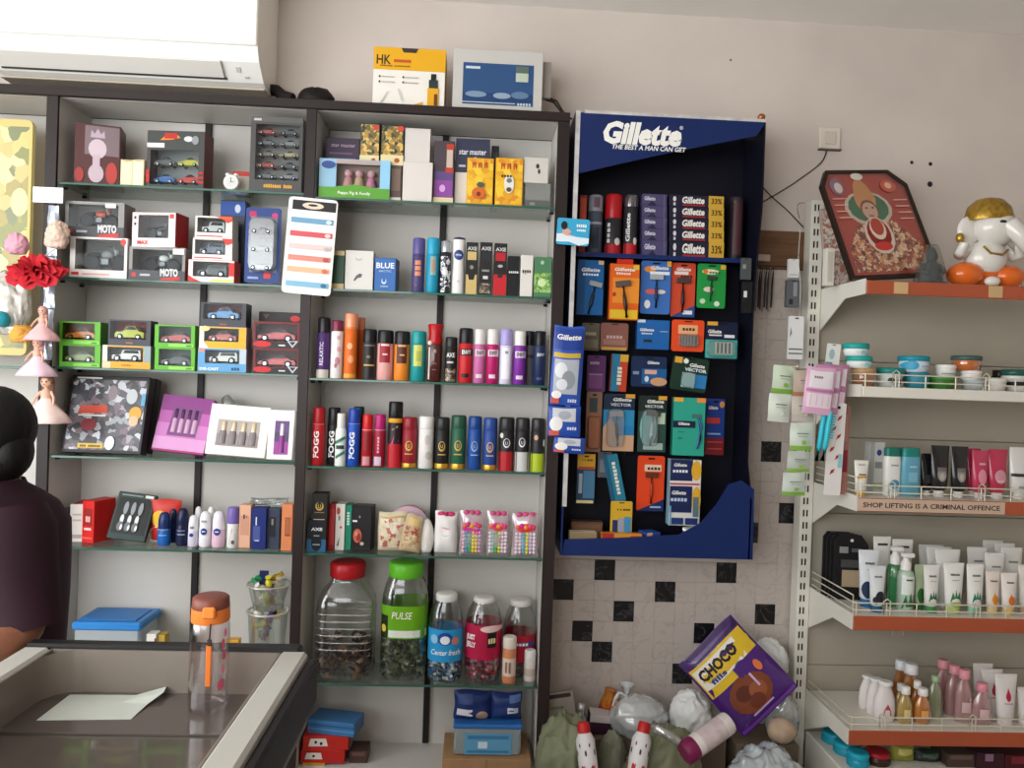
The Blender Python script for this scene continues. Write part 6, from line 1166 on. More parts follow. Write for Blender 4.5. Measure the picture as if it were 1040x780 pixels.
# bags hanging outside the left edge of the display
bagp = lambda n: [('r', '#23408f', .04, .7, .96, .97), logo(.86, .07, u=.5, w=.8), ('r', '#c9a838', .04, .6, .9, .66), ('r', '#aeb2ba', .08, .14, .86, .58), ('e', '#dcdde2', .3, .44, .2, .1), ('e', '#8f949c', .55, .32, .22, .12), ('e', '#d8dae0', .35, .26, .18, .07), ('r', '#cf5a48', .04, .02, .3, .09), ('e', '#e6e4e2', .2, .13, .16, .05), ('t', '#cfd6ea', '~*195', .72, .07, .06, {'w': .3})]
bag('razor_bag', 'long blue and clear razor bag hanging left of display', 'bag', 559.5, 591, 331, None, YG-.055, .03, M('#2f52ac', .3), bagp(0), yb=412, seed=61, wob=.02, ry=2)
sb = [('r', '#c6c9cf', .12, .5, .84, .94), ('e', '#a4a9b0', .5, .72, .2, .14), ('e', '#e6e4e2', .24, .42, .2, .24), ('r', '#d0604a', .03, .04, .34, .2), ('t', '#d4daec', '~*195', .72, .3, .14, {'w': .3})]
bag('razor_bag', 'short blue razor bag below the long one', 'bag', 557, 590, 413, None, YG-.05, .025, M('#2c4ea8', .3), sb, yb=444, seed=62, wob=.02)
bag('razor_bag', 'lowest blue razor bag at the display edge', 'bag', 562, 594, 444.5, None, YG-.045, .022, M('#2a4a9f', .3), sb, yb=461, seed=63, wob=.02, ry=3)
def wave(t, W, H, d):
    p = MB(); p.asp = H/W; p.prints([('p', '#dfeaf2', [(.0, .1), (.4, .12), (.7, .0), (1, .1), (1, .3), (.6, .32), (.3, .42), (.0, .4)]), ('e', '#d8a890', .3, .5, .14, .1), ('e', '#2a2224', .22, .72, .1, .16), ('p', '#d8b09a', [(.1, .45), (.3, .42), (.55, .34), (.3, .34)]), ('t', '#e6f4fa', '~Ultra', .75, .76, .14, {'w': .32, 'sh': .2}), ('t', '#e6f4fa', '~clean', .75, .58, .1, {'w': .28})], flat(-W/2, W/2, 0, H, -d/2)); p.obj('picture', t)
blister('hygiene_card', 'light blue card tag with woman picture at display edge', 'card', 565, 598, 222, 249, YC-.02, '#3aa6cf', (), ry=2, hook=False, extra=wave)
# dark hanging items at the right inside wall of the display
for k, (yt_, yb_) in enumerate(((262, 284), (286, 318))):
    blister('accessory_pack', ['black and grey pack hung inside right edge, upper', 'black pack hung inside right edge, lower'][k], 'pack', 752+k, 763+k, yt_, yb_, YG+.045, ['#4a4e50', '#17181a'][k], [('r', '#8a8f90' if k == 0 else '#cfd0d0', .2, .5, .5, .7)])
can('dark shaving tin in shade at right of display shelf', 742, 757, 199, zsh, Ysh+.03, '#2a2226', '#332a30', .1, [('r', '#4a2a30', .2, .1, .8, .9)], style='wide', name='shaving_can', cat='can')
# hair clips on a hanger beside the display
t = T('hairpin_hanger', 'bunch of dark hair clips hanging on pale hanger by batten', 'hair clips', P(774, 262, YW-.03)); b = MB()
b.box(-.032, .032, -.002, .002, -.012, .014, M('#b9a89c', .5), .002); b.obj('hanger_card', t)
b = MB(); b.tube([(-.04, 0, -.03), (.10, .0, -.028)], .0018, M('#26201e', .5)); b.obj('rod', t)
for k in range(10):
    x = -.036+.0085*k; b = MB(); o = Matrix.Translation((x, -.004*(k % 2), -.035))
    b.tube([(0, 0, 0), (.006, 0, -.008), (.004, 0, -.02), (.001, 0, -.06), (0, 0, -.155-.008*(k % 3))], [.002, .002, .0025, .0035, .003], M(['#1f1b1c', '#3a2f30', '#8a7a74'][k % 3], .35), X=o); b.obj('hair_clip', t)
# ------------------------------------------------------------------ goods on the steel rack
z = ZG[0]
# framed picture of a garlanded deity, corners cut
Yp = YF+.06
bl = P(864, 284, Yp); Wf = .365; Hf = .445; RZ = math.radians(11)
t = T('framed_picture', 'red framed picture of garlanded deity leaning on the top shelf', 'picture', (bl.x+Wf*.5*math.cos(RZ), Yp+Wf*.5*math.sin(RZ), z+.0006), RZ, None, -math.radians(22), -math.radians(6))
cut = .062; oc = [(-Wf/2, 0), (Wf/2, 0), (Wf/2, Hf-cut), (Wf/2-cut, Hf), (-Wf/2+cut*.6, Hf), (-Wf/2, Hf-cut)]
def sh(p, k): return [(x*(1-k/Wf*2), (q-Hf/2)*(1-k/Hf*2)+Hf/2) for x, q in p]
t.location.z += .006*math.sin(math.radians(24))+.002+Wf/2*math.sin(math.radians(6))
b = MB(); inn = sh(oc, .012); n = 6
vs = [(x, y, q) for y in (-.012, .006) for p in (oc, inn) for x, q in p]
fs = []
for i in range(n):
    j = (i+1) % n; fs += [(i, j, n+j, n+i), (2*n+i, 2*n+n+i, 2*n+n+j, 2*n+j), (i, 2*n+i, 2*n+j, j), (n+i, n+j, 3*n+j, 3*n+i)]
b.add(vs, fs, M('#2c1f18', .4)); b.obj('frame', t)
b = MB(); b.prism(sh(oc, .011), -.004, .004, '#8f2a22'); b.obj('picture_board', t)
b = MB(); b.asp = Hf/Wf; robe = BUSY(['#7a2a24', '#b0603c', '#d8b088', '#8f2f28', '#c98a5c', '#5f1f1c', '#e0c8a4'], 60, 'robe')
nt_ = lambda u0, v: [('r', '#d8b8a8', u0, v, u0+.16, v+.008)]
b.prints([('p', '#a83a2c', [(.06, .04), (.94, .04), (.94, .8), (.78, .95), (.2, .95), (.06, .83)]), ('p', robe, [(.1, .06), (.9, .06), (.93, .3), (.72, .5), (.6, .56), (.38, .56), (.24, .46), (.1, .26)]),
    ('e', '#c9b8a4', .46, .64, .27, .165), ('e', '#2f6a48', .46, .645, .23, .14), ('e', '#c98a58', .45, .72, .12, .13), ('p', '#c4874c', [(.34, .72), (.36, .86), (.44, .95), (.52, .86), (.58, .72)]), ('e', '#7d4a38', .46, .62, .1, .1), ('e', '#c9a08c', .46, .61, .085, .085), ('e', '#a86a58', .46, .565, .03, .012), ('e', '#2a1a18', .43, .64, .015, .008), ('e', '#2a1a18', .5, .64, .015, .008), ('e', '#d9d2c4', .44, .94, .07, .035),
    ('e', '#d8c4b0', .47, .38, .16, .17), ('e', '#8f2f2c', .47, .40, .13, .14), ('e', '#d8c4b0', .47, .44, .09, .1), ('e', '#a8483c', .47, .46, .07, .08), ('e', '#c23a34', .47, .28, .1, .04), ('e', '#7f6a78', .17, .84, .08, .08), ('e', '#c9b4b0', .18, .83, .045, .05), ('e', '#b8604c', .76, .84, .09, .06), ('e', '#d8a890', .76, .845, .04, .03)]
    +[q for v in (.72, .66, .6, .54) for q in nt_(.07, v)+nt_(.76, v-.02)], flat(-Wf/2, Wf/2, 0, Hf, -.004))
b.obj('printed_picture', t)
b = MB(); b.prism(sh(oc, .012), -.0098, -.0088, CLEAR('#ffffff', .05)); b.obj('glass', t)
q = P(843, 280, YU-.03); t = T('framed_picture', 'second picture frame edge behind, leaning on the upright', 'picture', (q.x+.035, YU-.02, z+.012), 0, None, 0, -math.radians(7))
b = MB(); b.box(-.045, .045, -.008, .008, 0, .3, M('#a8988c', .5), .002); b.obj('frame', t)
b = MB(); b.prints([('r', BUSY(['#c9bcae', '#b0705c', '#d9d0c4', '#9a8a7c'], 70, 'pale_print'), .04, .03, .96, .97)], flat(-.045, .045, 0, .3, -.008)); b.obj('printed_picture', t)
carton('incense_box', 'tall slim white box between upright and red picture', 'box', 839, 847.5, 252, z+.0, YU-.16, .03, '#d9d4c8', [('r', '#c4beb0', .2, .1, .8, .9)])
# small grey idol wrapped in plastic
q = P(947, 282, YF+.05); t = T('small_idol', 'small dark grey idol in clear wrap before the picture', 'idol', (q.x, YF+.06, z+.0006)); stn = M('#4a4e50', .6, noise=.3, scale=40, bump=.3)
b = MB(); b.box(-.045, .045, -.025, .025, 0, .012, stn, .004); b.obj('base', t)
b = MB(); b.lathe([(.042, .012), (.04, .03), (.028, .05), (.03, .07), (.014, .085)], stn, 14, sy=.7); b.ball((0, -.004, .098), (.019, .017, .021), stn); b.lathe([(.016, .108), (.012, .122), (.004, .132)], stn, 10)
for s_ in (-1, 1): b.tube([(s_*.028, 0, .07), (s_*.042, -.01, .045), (s_*.02, -.022, .035)], [.009, .008, .007], stn)
b.obj('figure', t)
b = MB(); b.lathe([(.062, .001), (.05, .05), (.03, .115), (.02, .14)], CLEAR('#dfe2de', .06, milk=.04), 12, sy=.75, cap0=False); b.obj('plastic_wrap', t)
# elephant headed idol
q = P(1003, 285, YF+.07); g = T('elephant_idol', 'white glazed elephant headed idol with gold crown and orange robe', 'idol', (q.x, YF+.09, z+.0006))
wh, gd, og = M('#dcd8d0', .2, coat=.6), M('#b8933c', .3, .6, noise=.4, scale=60, bump=.3), M('#d8641c', .2, coat=.6)
b = MB(); b.ball((-.075, -.01, .045), (.062, .052, .044), og, 16, 10); b.ball((.075, -.01, .042), (.06, .052, .042), og, 16, 10); b.ball((0, .01, .05), (.075, .05, .05), og, 16, 10); b.obj('robe', g)
b = MB(); b.ball((.0, -.005, .105), (.07, .056, .066), wh, 18, 12); b.ball((0, -.045, .02), (.028, .02, .018), wh)
for s_ in (-1, 1): b.tube([(s_*.06, 0, .14), (s_*.1, -.01, .115), (s_*.105, -.03, .12), (s_*.1, -.035, .15)], [.024, .02, .018, .016], wh, 10)
b.obj('body', g)
b = MB(); b.ball((.02, -.015, .21), (.072, .062, .066), wh, 18, 12)
b.tube([(.045, -.06, .215), (.065, -.085, .175), (.085, -.09, .14), (.12, -.085, .12), (.145, -.08, .125), (.15, -.08, .15)], [.033, .028, .024, .02, .016, .013], wh, 12); b.obj('head', g)
for s_, dx in ((-1, -.062), (1, .09)):
    b = MB(); b.ball((dx, .0, .20), (.042, .014, .052), wh, 14, 10); b.obj('ear', g)
b = MB(); b.lathe([(.078, .235), (.08, .25), (.07, .285), (.045, .31), (.015, .318)], gd, 20, sy=.9, X=Matrix.Translation((.008, 0, 0))); b.ball((-.105, -.02, .17), (.014, .014, .018), gd); b.obj('crown', g)
b = MB(); b.ball((.012, -.073, .222), (.013, .004, .006), M('#1f1a18', .3), 10, 6); b.ball((.062, -.063, .222), (.010, .004, .006), M('#1f1a18', .3), 10, 6); b.obj('eyes', g)
b = MB(); b.tube([(-.04, -.05, .14), (-.02, -.06, .115), (.02, -.065, .11), (.045, -.055, .13)], .004, gd); b.obj('necklace', g)
# second shelf: cream jars
z = ZG[1]; Yj = YF+.05
def pot(label, x0, x1, yt, z, Y, c, lidc, lidf=.38, lab=None, group=None, prs=()):
    X, W, H, z = place(x0, x1, yt, z, Y); R = W/2; t = T('cream_pot', label, 'pot', (X, Y+R, z+.0004), 0, group); zl = H*(1-lidf)
    b = MB(); b.lathe([(R*.78, 0), (R*.86, H*.03), (R*.94, zl*.75), (R*.9, zl)], gm(c), 20); b.obj('pot_body', t)
    b = MB(); b.lathe([(R*.97, zl), (R, zl+.001), (R*.99, H-.002), (R*.9, H), (R*.3, H)], M(lidc, .3), 20); b.obj('lid', t)
    if prs:
        p = MB(); p.asp = H/W; p.prints(prs, curved(R*.95, 0, zl), nx=6); p.obj('label_print', t)
    return z+H-.001
lp = [('e', '#8ac4c4', .6, .5, .12, .3), ('r', '#a0aab0', .3, .5, .55, .56)]
h = pot('amber cream pot at the bottom of the left pot stack', 871, 895, 374, z, Yj, CLEAR('#c98a5a', .15, milk=.5), '#b08a64', .3)
h = pot('white cream pot with teal lid, middle of left stack', 866, 892, 361.5, h, Yj, '#dfe2de', '#1f9c94', .42, prs=lp)
pot('white cream pot with teal lid, top of left stack', 862.5, 888.5, 348.5, h, Yj, '#e2e4e2', '#1f9c94', .42, prs=lp)
pot('clear pot with dark teal lid and spotted label', 898, 925, 373.5, z, Yj, '#c4c8c4', '#1f7d74', .3, prs=[('e', '#2a2f30', .3, .5, .12, .2), ('e', '#3a4040', .6, .4, .1, .2), ('e', '#2a2f30', .82, .6, .1, .2)])
h = pot('teal blue pot under the large pale blue pot', 925.5, 950, 378, z, Yj, '#3a8a9c', '#2f7f90', .25)
pot('large pale blue and white pot with teal lid', 921.5, 951.5, 361.5, h, Yj-.005, '#cfdde6', '#1f8a9c', .32, prs=[('e', '#3f9ac0', .2, .6, .22, .4), ('r', '#7a90a8', .5, .5, .84, .58)])
h = pot('low green pot under the white pot', 951, 978, 382.5, z, Yj, '#3f7a2c', '#4a8a34', .3)
pot('white pot with grey label on the green pot', 956.5, 976, 370.5, h, Yj+.005, '#dcdad4', '#e4e2dc', .3, prs=[('r', '#8a9094', .1, .3, .9, .45)])
h = pot('grey blue pot at the base of orange pot stack', 985, 1007, 386.5, z, Yj, '#a8b0b4', '#b4babc', .3)
h = pot('white pot in the middle of orange pot stack', 982.5, 1002.5, 376.5, h, Yj, '#e0ded8', '#e4e2de', .35)
pot('orange gel pot with dark grey lid, top of stack', 976.5, 1005, 361, h, Yj-.004, CLEAR('#d8742a', .2, milk=.7), '#3f5a54', .32)
h = pot('low white pot right of the orange stack', 1007.5, 1028, 384, z, Yj, '#dcd8d0', '#e2ded8', .35)
h = pot('white pot at the right edge, lowest', 1030, 1052, 388, z, Yj, '#d4d2cc', '#2a2a2c', .4)
pot('white pot with dark green lid at the right edge', 1027, 1052, 375.5, h, Yj, '#dcdcd6', '#24544a', .5)
pot('small black lidded pot behind the white pots', 1013, 1026, 376, z, YF+.13, '#2a2826', '#1f1d1c', .4)
# third shelf
z = ZG[2]; Y3g = YF+.03
tube('yellow and white tube at left of third rack shelf', 869, 884, 468, z, Y3g, '#e0ddd4', '#d8a430', [('r', '#d8a02c', .1, .0, .9, .5), ('t', '#5a5048', '~Haircare', .5, .86, .04, {'w': .5}), ('r', '#3a3028', .2, .52, .8, .56)])
carton('cream_box', 'tall silver grey box with blue disc logo', 'box', 883, 898.5, 449, z, YF+.09, .04, '#b0b0ac', [('r', '#8d918c', .0, .0, .3, 1), ('e', '#2a3f7c', .6, .8, .16, .06), ('r', '#7a7c78', .35, .5, .8, .62), ('r', '#8f9a78', .3, .1, .9, .22)])
def shampoo(label, x0, x1, yt, z, Y, c, cap, pr):
    X, W, H, z = place(x0, x1, yt, z, Y); R = W/2; t = T('shampoo_bottle', label, 'bottle', (X, Y+R*.6, z+.0004)); b = MB()
    b.lathe([(R*.92, 0), (R, .004), (R, H*.7), (R*.93, H*.82)], M(c, .3), 20, sy=.6, sq=3); b.obj('body', t)
    b = MB(); b.lathe([(R*.94, H*.82), (R*.92, H*.97), (R*.84, H)], M(cap, .3), 20, sy=.6, sq=3); b.obj('cap', t)
    p = MB(); p.asp = H/W; p.prints(pr, curved(R, 0, H, R*.6, 3), nx=8); p.obj('label_print', t)
shampoo('white shampoo bottle with dark teal cap', 900, 916.5, 455, z, YF+.06, '#dcdbd4', '#1f6a5c', [('e', '#4a90b0', .55, .24, .3, .1), ('r', '#8a9094', .3, .62, .75, .65), ('r', '#a8c4d0', .2, .08, .8, .14)])
shampoo('light blue shampoo bottle with teal cap', 917, 937, 455.5, z, YF+.055, '#5f9cb0', '#1f7a70', [('r', '#a8ccd8', .35, .6, .7, .63), ('r', '#7ab0c2', .3, .3, .75, .5)])
def spout(label, x0, x1, yt, z, Y, c, lab, group=None):
    def ex(t, W, H, d):
        pass
    X, W, H, z2 = place(x0, x1, yt, z, Y); R = W/2; t = T('face_wash_tube', label, 'tube', (X, Y+R*.6, z+.0004), 0, group)
    k = MB(); k.lathe([(R*.5, 0), (R*.52, .001), (R*.5, H*.13)], M('#d6d2cc', .4), 14); k.obj('cap', t)
    b = MB(); n = 16; b.loft([[(R*rx*math.cos(2*math.pi*j/n), R*ry*math.sin(2*math.pi*j/n), H*q) for j in range(n)] for q, rx, ry in ((.12, .55, .5), (.16, .82, .55), (.4, .92, .5), (.75, .97, .25), (.95, 1, .05), (1, 1, .03))], M(c, .22, coat=.5)); b.obj('tube_body', t)
    p = MB(); p.asp = H/W; p.prints(lab, lambda u, v, kk: ((u-.5)*2*R*.95, -R*(.56-.5*max(0, v-.35)**1.0*1.05)*math.sqrt(max(.02, 1-((u-.5)*1.8)**2))-.002-.0004*kk, H*v), nx=6); p.obj('label_print', t)
bk = lambda: [('e', '#8a8682', .5, .44, .26, .14), ('r', '#6a6662', .24, .5, .76, .58), ('e', '#b0a8a0', .5, .4, .14, .07)]
spout('short black face wash tube beside blue bottle', 937, 950, 461, z, YF+.09, '#1c1b1c', [('r', '#3a3836', .2, .3, .8, .5)])
spout('black face wash tube with silver crest, left', 948, 967, 453, z, YF+.06, '#1f1e20', bk())
spout('black face wash tube with silver crest, right', 968.5, 986, 454, z, YF+.055, '#1f1e20', bk())
spout('pink face wash tube, leftmost and half hidden', 984, 998, 456, z, YF+.1, '#a8304c', [('r', '#c45a70', .2, .3, .8, .6)])
spout('pink face wash tube in the middle', 990, 1007, 458, z, YF+.05, '#b83a56', [('e', '#d88a98', .5, .45, .26, .16), ('r', '#d0a0a8', .3, .7, .7, .74)])
spout('pink face wash tube with pale panel, right', 1007, 1027, 457, z, YF+.05, '#b4344f', [('e', '#c9909a', .5, .45, .3, .14), ('r', '#d8b0b8', .3, .34, .7, .38)])
spout('white face wash tube at the right edge of third shelf', 1029, 1050, 455, z, YF+.05, '#d6d4ce', [('r', '#3a342c', .0, .44, .6, .5), ('r', '#8a9a94', .3, .2, .7, .26)])
# fourth shelf
z = ZG[3]
for k in range(4):
    k_ = 3-k
    t = T('face_mask_pack', ['black mask pack nearest the upright', 'black mask pack, second from upright', 'black mask pack, third from upright', 'front black mask pack with beige window'][k], 'pack', (GX+.080-.005*k_, YF+.19+.02*k_, z+.0006), math.radians(-5), 'black mask packs')
    b = MB(); b.prism([(-.06, 0), (.06, 0), (.06, .2), (.035, .235), (-.045, .235), (-.06, .215)], -.004, .004, '#1b1a1c'); b.obj('pack_body', t)
    b = MB(); b.asp = .235/.12; b.prints([('r', '#a89478', .24, .2, .8, .46), ('r', '#4a4846', .2, .5, .8, .62), ('r', '#8a8886', .14, .72, .4, .82), ('e', '#d0d0ce', .5, .92, .05, .025), ('r', '#5a5856', .5, .74, .8, .8)], flat(-.06, .06, 0, .235, -.004)); b.obj('front_print', t)
wt_ = '#dedcd6'; nz = ('t', '#4a4a48', '~himalaya', .5, .74, .06, {'w': .5})
G4 = 'white herbal tubes'
tube('white and blue charcoal tube behind the small one', 874, 896, 560, z, YF+.09, '#d8dce0', '#2f6a9c', [nz, ('e', '#1f2f4c', .3, .2, .3, .18), ('r', '#b0b8c0', .3, .6, .7, .62)])
tube('small white and dark blue tube in front', 884.5, 902, 576, z, YF+.035, '#d6d8d8', '#2a5f86', [nz, ('e', '#22262e', .6, .22, .36, .16), ('e', '#22262e', .25, .14, .2, .1)])
tube('tall white tube at back left of herbal row', 888.5, 907, 546, z, YF+.17, wt_, '#d0cec8', [('r', '#3a3a38', .2, .84, .8, .88)])
tube('tall white tube at back, right of the first', 908.5, 930, 549, z, YF+.16, wt_, '#d0cec8', [('r', '#3a3a38', .2, .84, .8, .88)])
def pump(label, x0, x1, yt, z, Y, c, lab):
    X, W, H, z = place(x0, x1, yt, z, Y); R = W/2; t = T('pump_bottle', label, 'bottle', (X, Y+R, z+.0004)); b = MB()
    b.lathe([(R*.95, 0), (R, .004), (R, H*.6), (R*.85, H*.68), (R*.5, H*.72)], gm(c), 18); b.obj('body', t)
    b = MB(); b.lathe([(R*.6, H*.7), (R*.62, H*.84), (R*.4, H*.86), (R*.3, H*.92)], M('#e2e0da', .3), 16); b.box(-R*.5, R*.95, -R*.4, R*.4, H*.92, H, M('#e6e4de', .3), .003); b.obj('pump_head', t)
    p = MB(); p.asp = H/W; p.prints(lab, curved(R, 0, H), nx=6); p.obj('label_print', t)
grn = CLEAR('#4a9a5c', .2, milk=.6)
pump('green pump bottle with white pump, behind', 905, 921, 557, z, YF+.1, grn, [('r', '#2f7a48', .1, .05, .9, .5)])
pump('green pump bottle with white label, front', 916, 932, 563.5, z, YF+.045, CLEAR('#c4dcc8', .2, milk=.7), [('r', '#d8e0d8', .1, .3, .9, .62), ('r', '#4a5a4c', .3, .54, .7, .57), ('p', '#2f6a3c', [(.1, .05), (.3, .3), (.45, .1), (.6, .34), (.75, .1), (.9, .28), (.9, .05)])])
tube('pale green tube between pump bottles and leaf tube', 930, 942, 574, z, YF+.08, '#b8c8a4', '#3f7a44', [('e', '#2f6a34', .5, .2, .4, .2)])
leaf = lambda c: [nz, ('p', c, [(.15, .12), (.3, .34), (.42, .22), (.5, .4), (.58, .22), (.72, .36), (.88, .12), (.5, .05)]), ('r', '#a8a8a2', .3, .6, .7, .62)]
tube('white tube with dark aloe leaves beside pump bottle', 940, 957, 575, z, YF+.04, wt_, '#3f8a50', leaf('#2f6a44'))
for k, (x0, x1, yt) in enumerate(((936, 962, 555), (944, 970, 557), (953, 979, 559.5))):
    tube('plain white back row tube, %s of three behind leaf tubes' % ['left', 'middle', 'right'][k], x0, x1, yt, z, YF+.21-.055*k, wt_, '#d4d2cc', [('r', '#8a8a86', .25, .72, .75, .75)], group=G4)
tube('white tube with green and lime leaf print', 961, 982.5, 573, z, YF+.035, '#e2e0da', '#b8c87a', leaf('#2f7a48')+[('e', '#a8bc5c', .5, .06, .4, .06)])
tube('white tube with teal leaf print', 984, 1002.5, 574, z, YF+.035, '#e2e0da', '#8fc4a4', leaf('#1f8068'))
fru = lambda c: [nz, ('e', c, .55, .24, .26, .13), ('p', c, [(.3, .2), (.5, .44), (.75, .22)]), ('r', '#e0c48a', .15, .0, .85, .08)]
tube('white tube with orange fruit print, left', 1003, 1018.5, 581, z, YF+.04, '#e0d4c8', '#e0c890', fru('#d8841c'))
tube('white tube with orange fruit print, right', 1019, 1036, 583, z, YF+.035, '#e4dcd4', '#e4c07a', fru('#d87428'))
tube('white tube cut by the right picture edge', 1037, 1056, 575, z, YF+.05, '#dcd8d0', '#c9a890', [nz])
for k, (x0, x1, yt, dy_) in enumerate(((985, 1006, 557, .16), (1003, 1024, 563, .1), (1001, 1022, 550, .25), (1013, 1034, 553, .2), (1020, 1042, 557.5, .14))):
    tube('plain white tube behind fruit tubes, %s' % ['leftmost', 'second, nearest', 'tallest at the back', 'tall on the right', 'rightmost'][k], x0, x1, yt, z, YF+dy_, wt_, '#d4cec6', [('r', '#8a8a86', .25, .7, .75, .74)], group='plain tubes behind the fruit tubes')
# fifth shelf: baby care
z = ZG[4]
def flask(label, x0, x1, yt, z, Y, c, cap, lab=(), capf=.16, sh_=.34, group=None, name='baby_bottle'):
    X, W, H, z = place(x0, x1, yt, z, Y); R = W/2; t = T(name, label, 'bottle', (X, Y+R*.6, z+.0004), 0, group); zl = H*(1-capf); b = MB()
    b.lathe([(R*.85, 0), (R*.95, H*.03), (R, zl*.3), (R*.92, zl*.6), (R*.7, zl*.8), (R*sh_, zl*.96), (R*sh_, zl)], gm(c), 18, sy=.6); b.obj('body', t)
    b = MB(); b.lathe([(R*sh_*1.25, zl), (R*sh_*1.3, zl+.001), (R*sh_*1.22, H-.001), (R*sh_*.9, H)], M(cap, .35), 14); b.obj('cap', t)
    if lab:
        p = MB(); p.asp = H/W; p.prints(lab, curved(R*.98, 0, H, R*.6), nx=6); p.obj('label_print', t)
drop = lambda c: [('p', c, [(.3, .16), (.7, .16), (.66, .3), (.5, .46), (.34, .3)])]
for k in range(3):
    Yk = YF+.16-.05*k
    flask('white baby lotion bottle, %s of three' % ['furthest back', 'middle', 'front with red drop'][k], 875+8*k, 893+10*k, 688+3.0*k, z, Yk, '#dcd4d2', '#dedcd8', drop('#b8485c') if k == 2 else (), .1 if k == 2 else .08, .5, 'white lotion bottles')
amb = CLEAR('#b8742a', .2, milk=.55); yel = CLEAR('#d8b860', .2, milk=.5); pnk = CLEAR('#d8a8a8', .2, milk=.45)
flask('amber baby oil bottle with white cap, left back', 909, 925, 672, z, YF+.18, amb, '#d8dadc', (), .2, .5)
flask('amber baby oil bottle with white cap, right back', 918, 938, 676, z, YF+.12, amb, '#d8dadc', (), .2, .5)
flask('small yellow oil bottle, back one', 910, 923, 696, z, YF+.09, yel, '#e2e0da', (), .2, .42)
flask('small yellow oil bottle in front', 914, 930, 699, z, YF+.045, yel, '#e2e0da', [('r', '#d8c48a', .3, .2, .7, .4)], .2, .42)
flask('small orange oil bottle, back one', 927, 940, 693, z, YF+.09, CLEAR('#c97a24', .2, milk=.6), '#e2e0da', (), .2, .42)
flask('small orange oil bottle in front', 931, 949, 701, z, YF+.045, CLEAR('#d8842c', .2, milk=.6), '#e2e0da', [('r', '#e0a860', .3, .2, .7, .4)], .2, .42)
flask('pale green baby oil bottle', 944, 961, 688, z, YF+.09, CLEAR('#a8b48a', .2, milk=.5), '#9ab08a', (), .14, .34)
for k, (x0, x1, yt) in enumerate(((951, 971, 672), (963, 982, 677.5), (973, 992, 682))):
    flask('pink baby lotion bottle with pink cap, %s' % ['tallest at the back', 'middle of three', 'front of three'][k], x0, x1, yt, z, YF+.17-.055*k, pnk, '#d8929c', (('r', '#d0b0ae', .25, .2, .75, .4),) if k == 2 else (), .17, .42, 'pink capped bottles')
flask('short pink baby bottle in front right', 991, 1011, 696, z, YF+.04, pnk, '#d88a94', [('r', '#d4b4b4', .25, .2, .75, .4)], .2, .4)
for k, (x0, x1, yt) in enumerate(((991, 1012, 676), (1000, 1022, 682), (1014, 1037, 687))):
    tube('white baby cream tube with pink drop, %s' % ['furthest back', 'middle one', 'front one'][k], x0, x1, yt, z, YF+.15-.055*k, '#dcd6d2', '#e0d4d2', [('e', '#b82a44', .5, .5, .14, .1), ('p', '#b82a44', [(.38, .54), (.62, .54), (.5, .7)])]+([('r', '#c9909c', .25, .34, .75, .37)] if k else []), group='baby cream tubes')
tube('white baby cream tube at the right edge', 1036, 1054, 700, z, YF+.05, '#dcd6d2', '#e0d4d2', [('e', '#b82a44', .5, .5, .14, .1)])
# bottom deck of the rack
zb_ = .17
b = MB(); b.box(GX, GR, YF-.02, YU, 0, zb_, cream, .004); gp('base_deck', b)
for k, (x0, x1, yt) in enumerate(((841, 866, 748.5), (853, 878, 759), (866, 888, 768))):
    jar('detergent_tub', 'teal capped round tub below the rack, %s of three' % ['tallest left', 'middle', 'lowest right'][k], x0, x1, yt, zb_, YU-.13-.085*k, M('#1f8fa8', .3), '#1fa0b8', .3, .96, n=20, group='teal tubs')
jar('food_jar', 'red lidded jar beside the teal tubs', 885, 910, 768, zb_, YF+.05, M('#3a2420', .3), '#a82028', .25, .96, n=18)
for k, (x0, x1, yt, c, lb) in enumerate(((908, 932, 758, '#8a8a3a', 'olive yellow pouch under the lowest rack shelf'), (932, 960, 764, '#26302a', 'dark green pouch under the lowest rack shelf'))):
    bag('food_pouch', lb, 'pouch', x0, x1, yt, zb_, YF+.08, .05, M(c, .4), [('r', '#c4bc6a' if k == 0 else '#4a5a4c', .2, .5, .8, .8)], seed=71+k, wob=.06)
carton('food_box', 'brown box at the bottom of the rack', 'box', 962, 990, 766, zb_, YF+.06, .1, '#4a3a34', [('r', '#6a544a', .1, .6, .9, .9)])
carton('food_box', 'dark plum box at the bottom right of rack', 'box', 992, 1020, 765, zb_, YF+.05, .1, '#3a1c26', [('r', '#8a6a84', .3, .5, .6, .95)])
carton('food_box', 'deep red box at the bottom right corner', 'box', 1021, 1052, 767, zb_, YF+.05, .1, '#4a161c', [('r', '#7a2a34', .2, .4, .8, .9)])
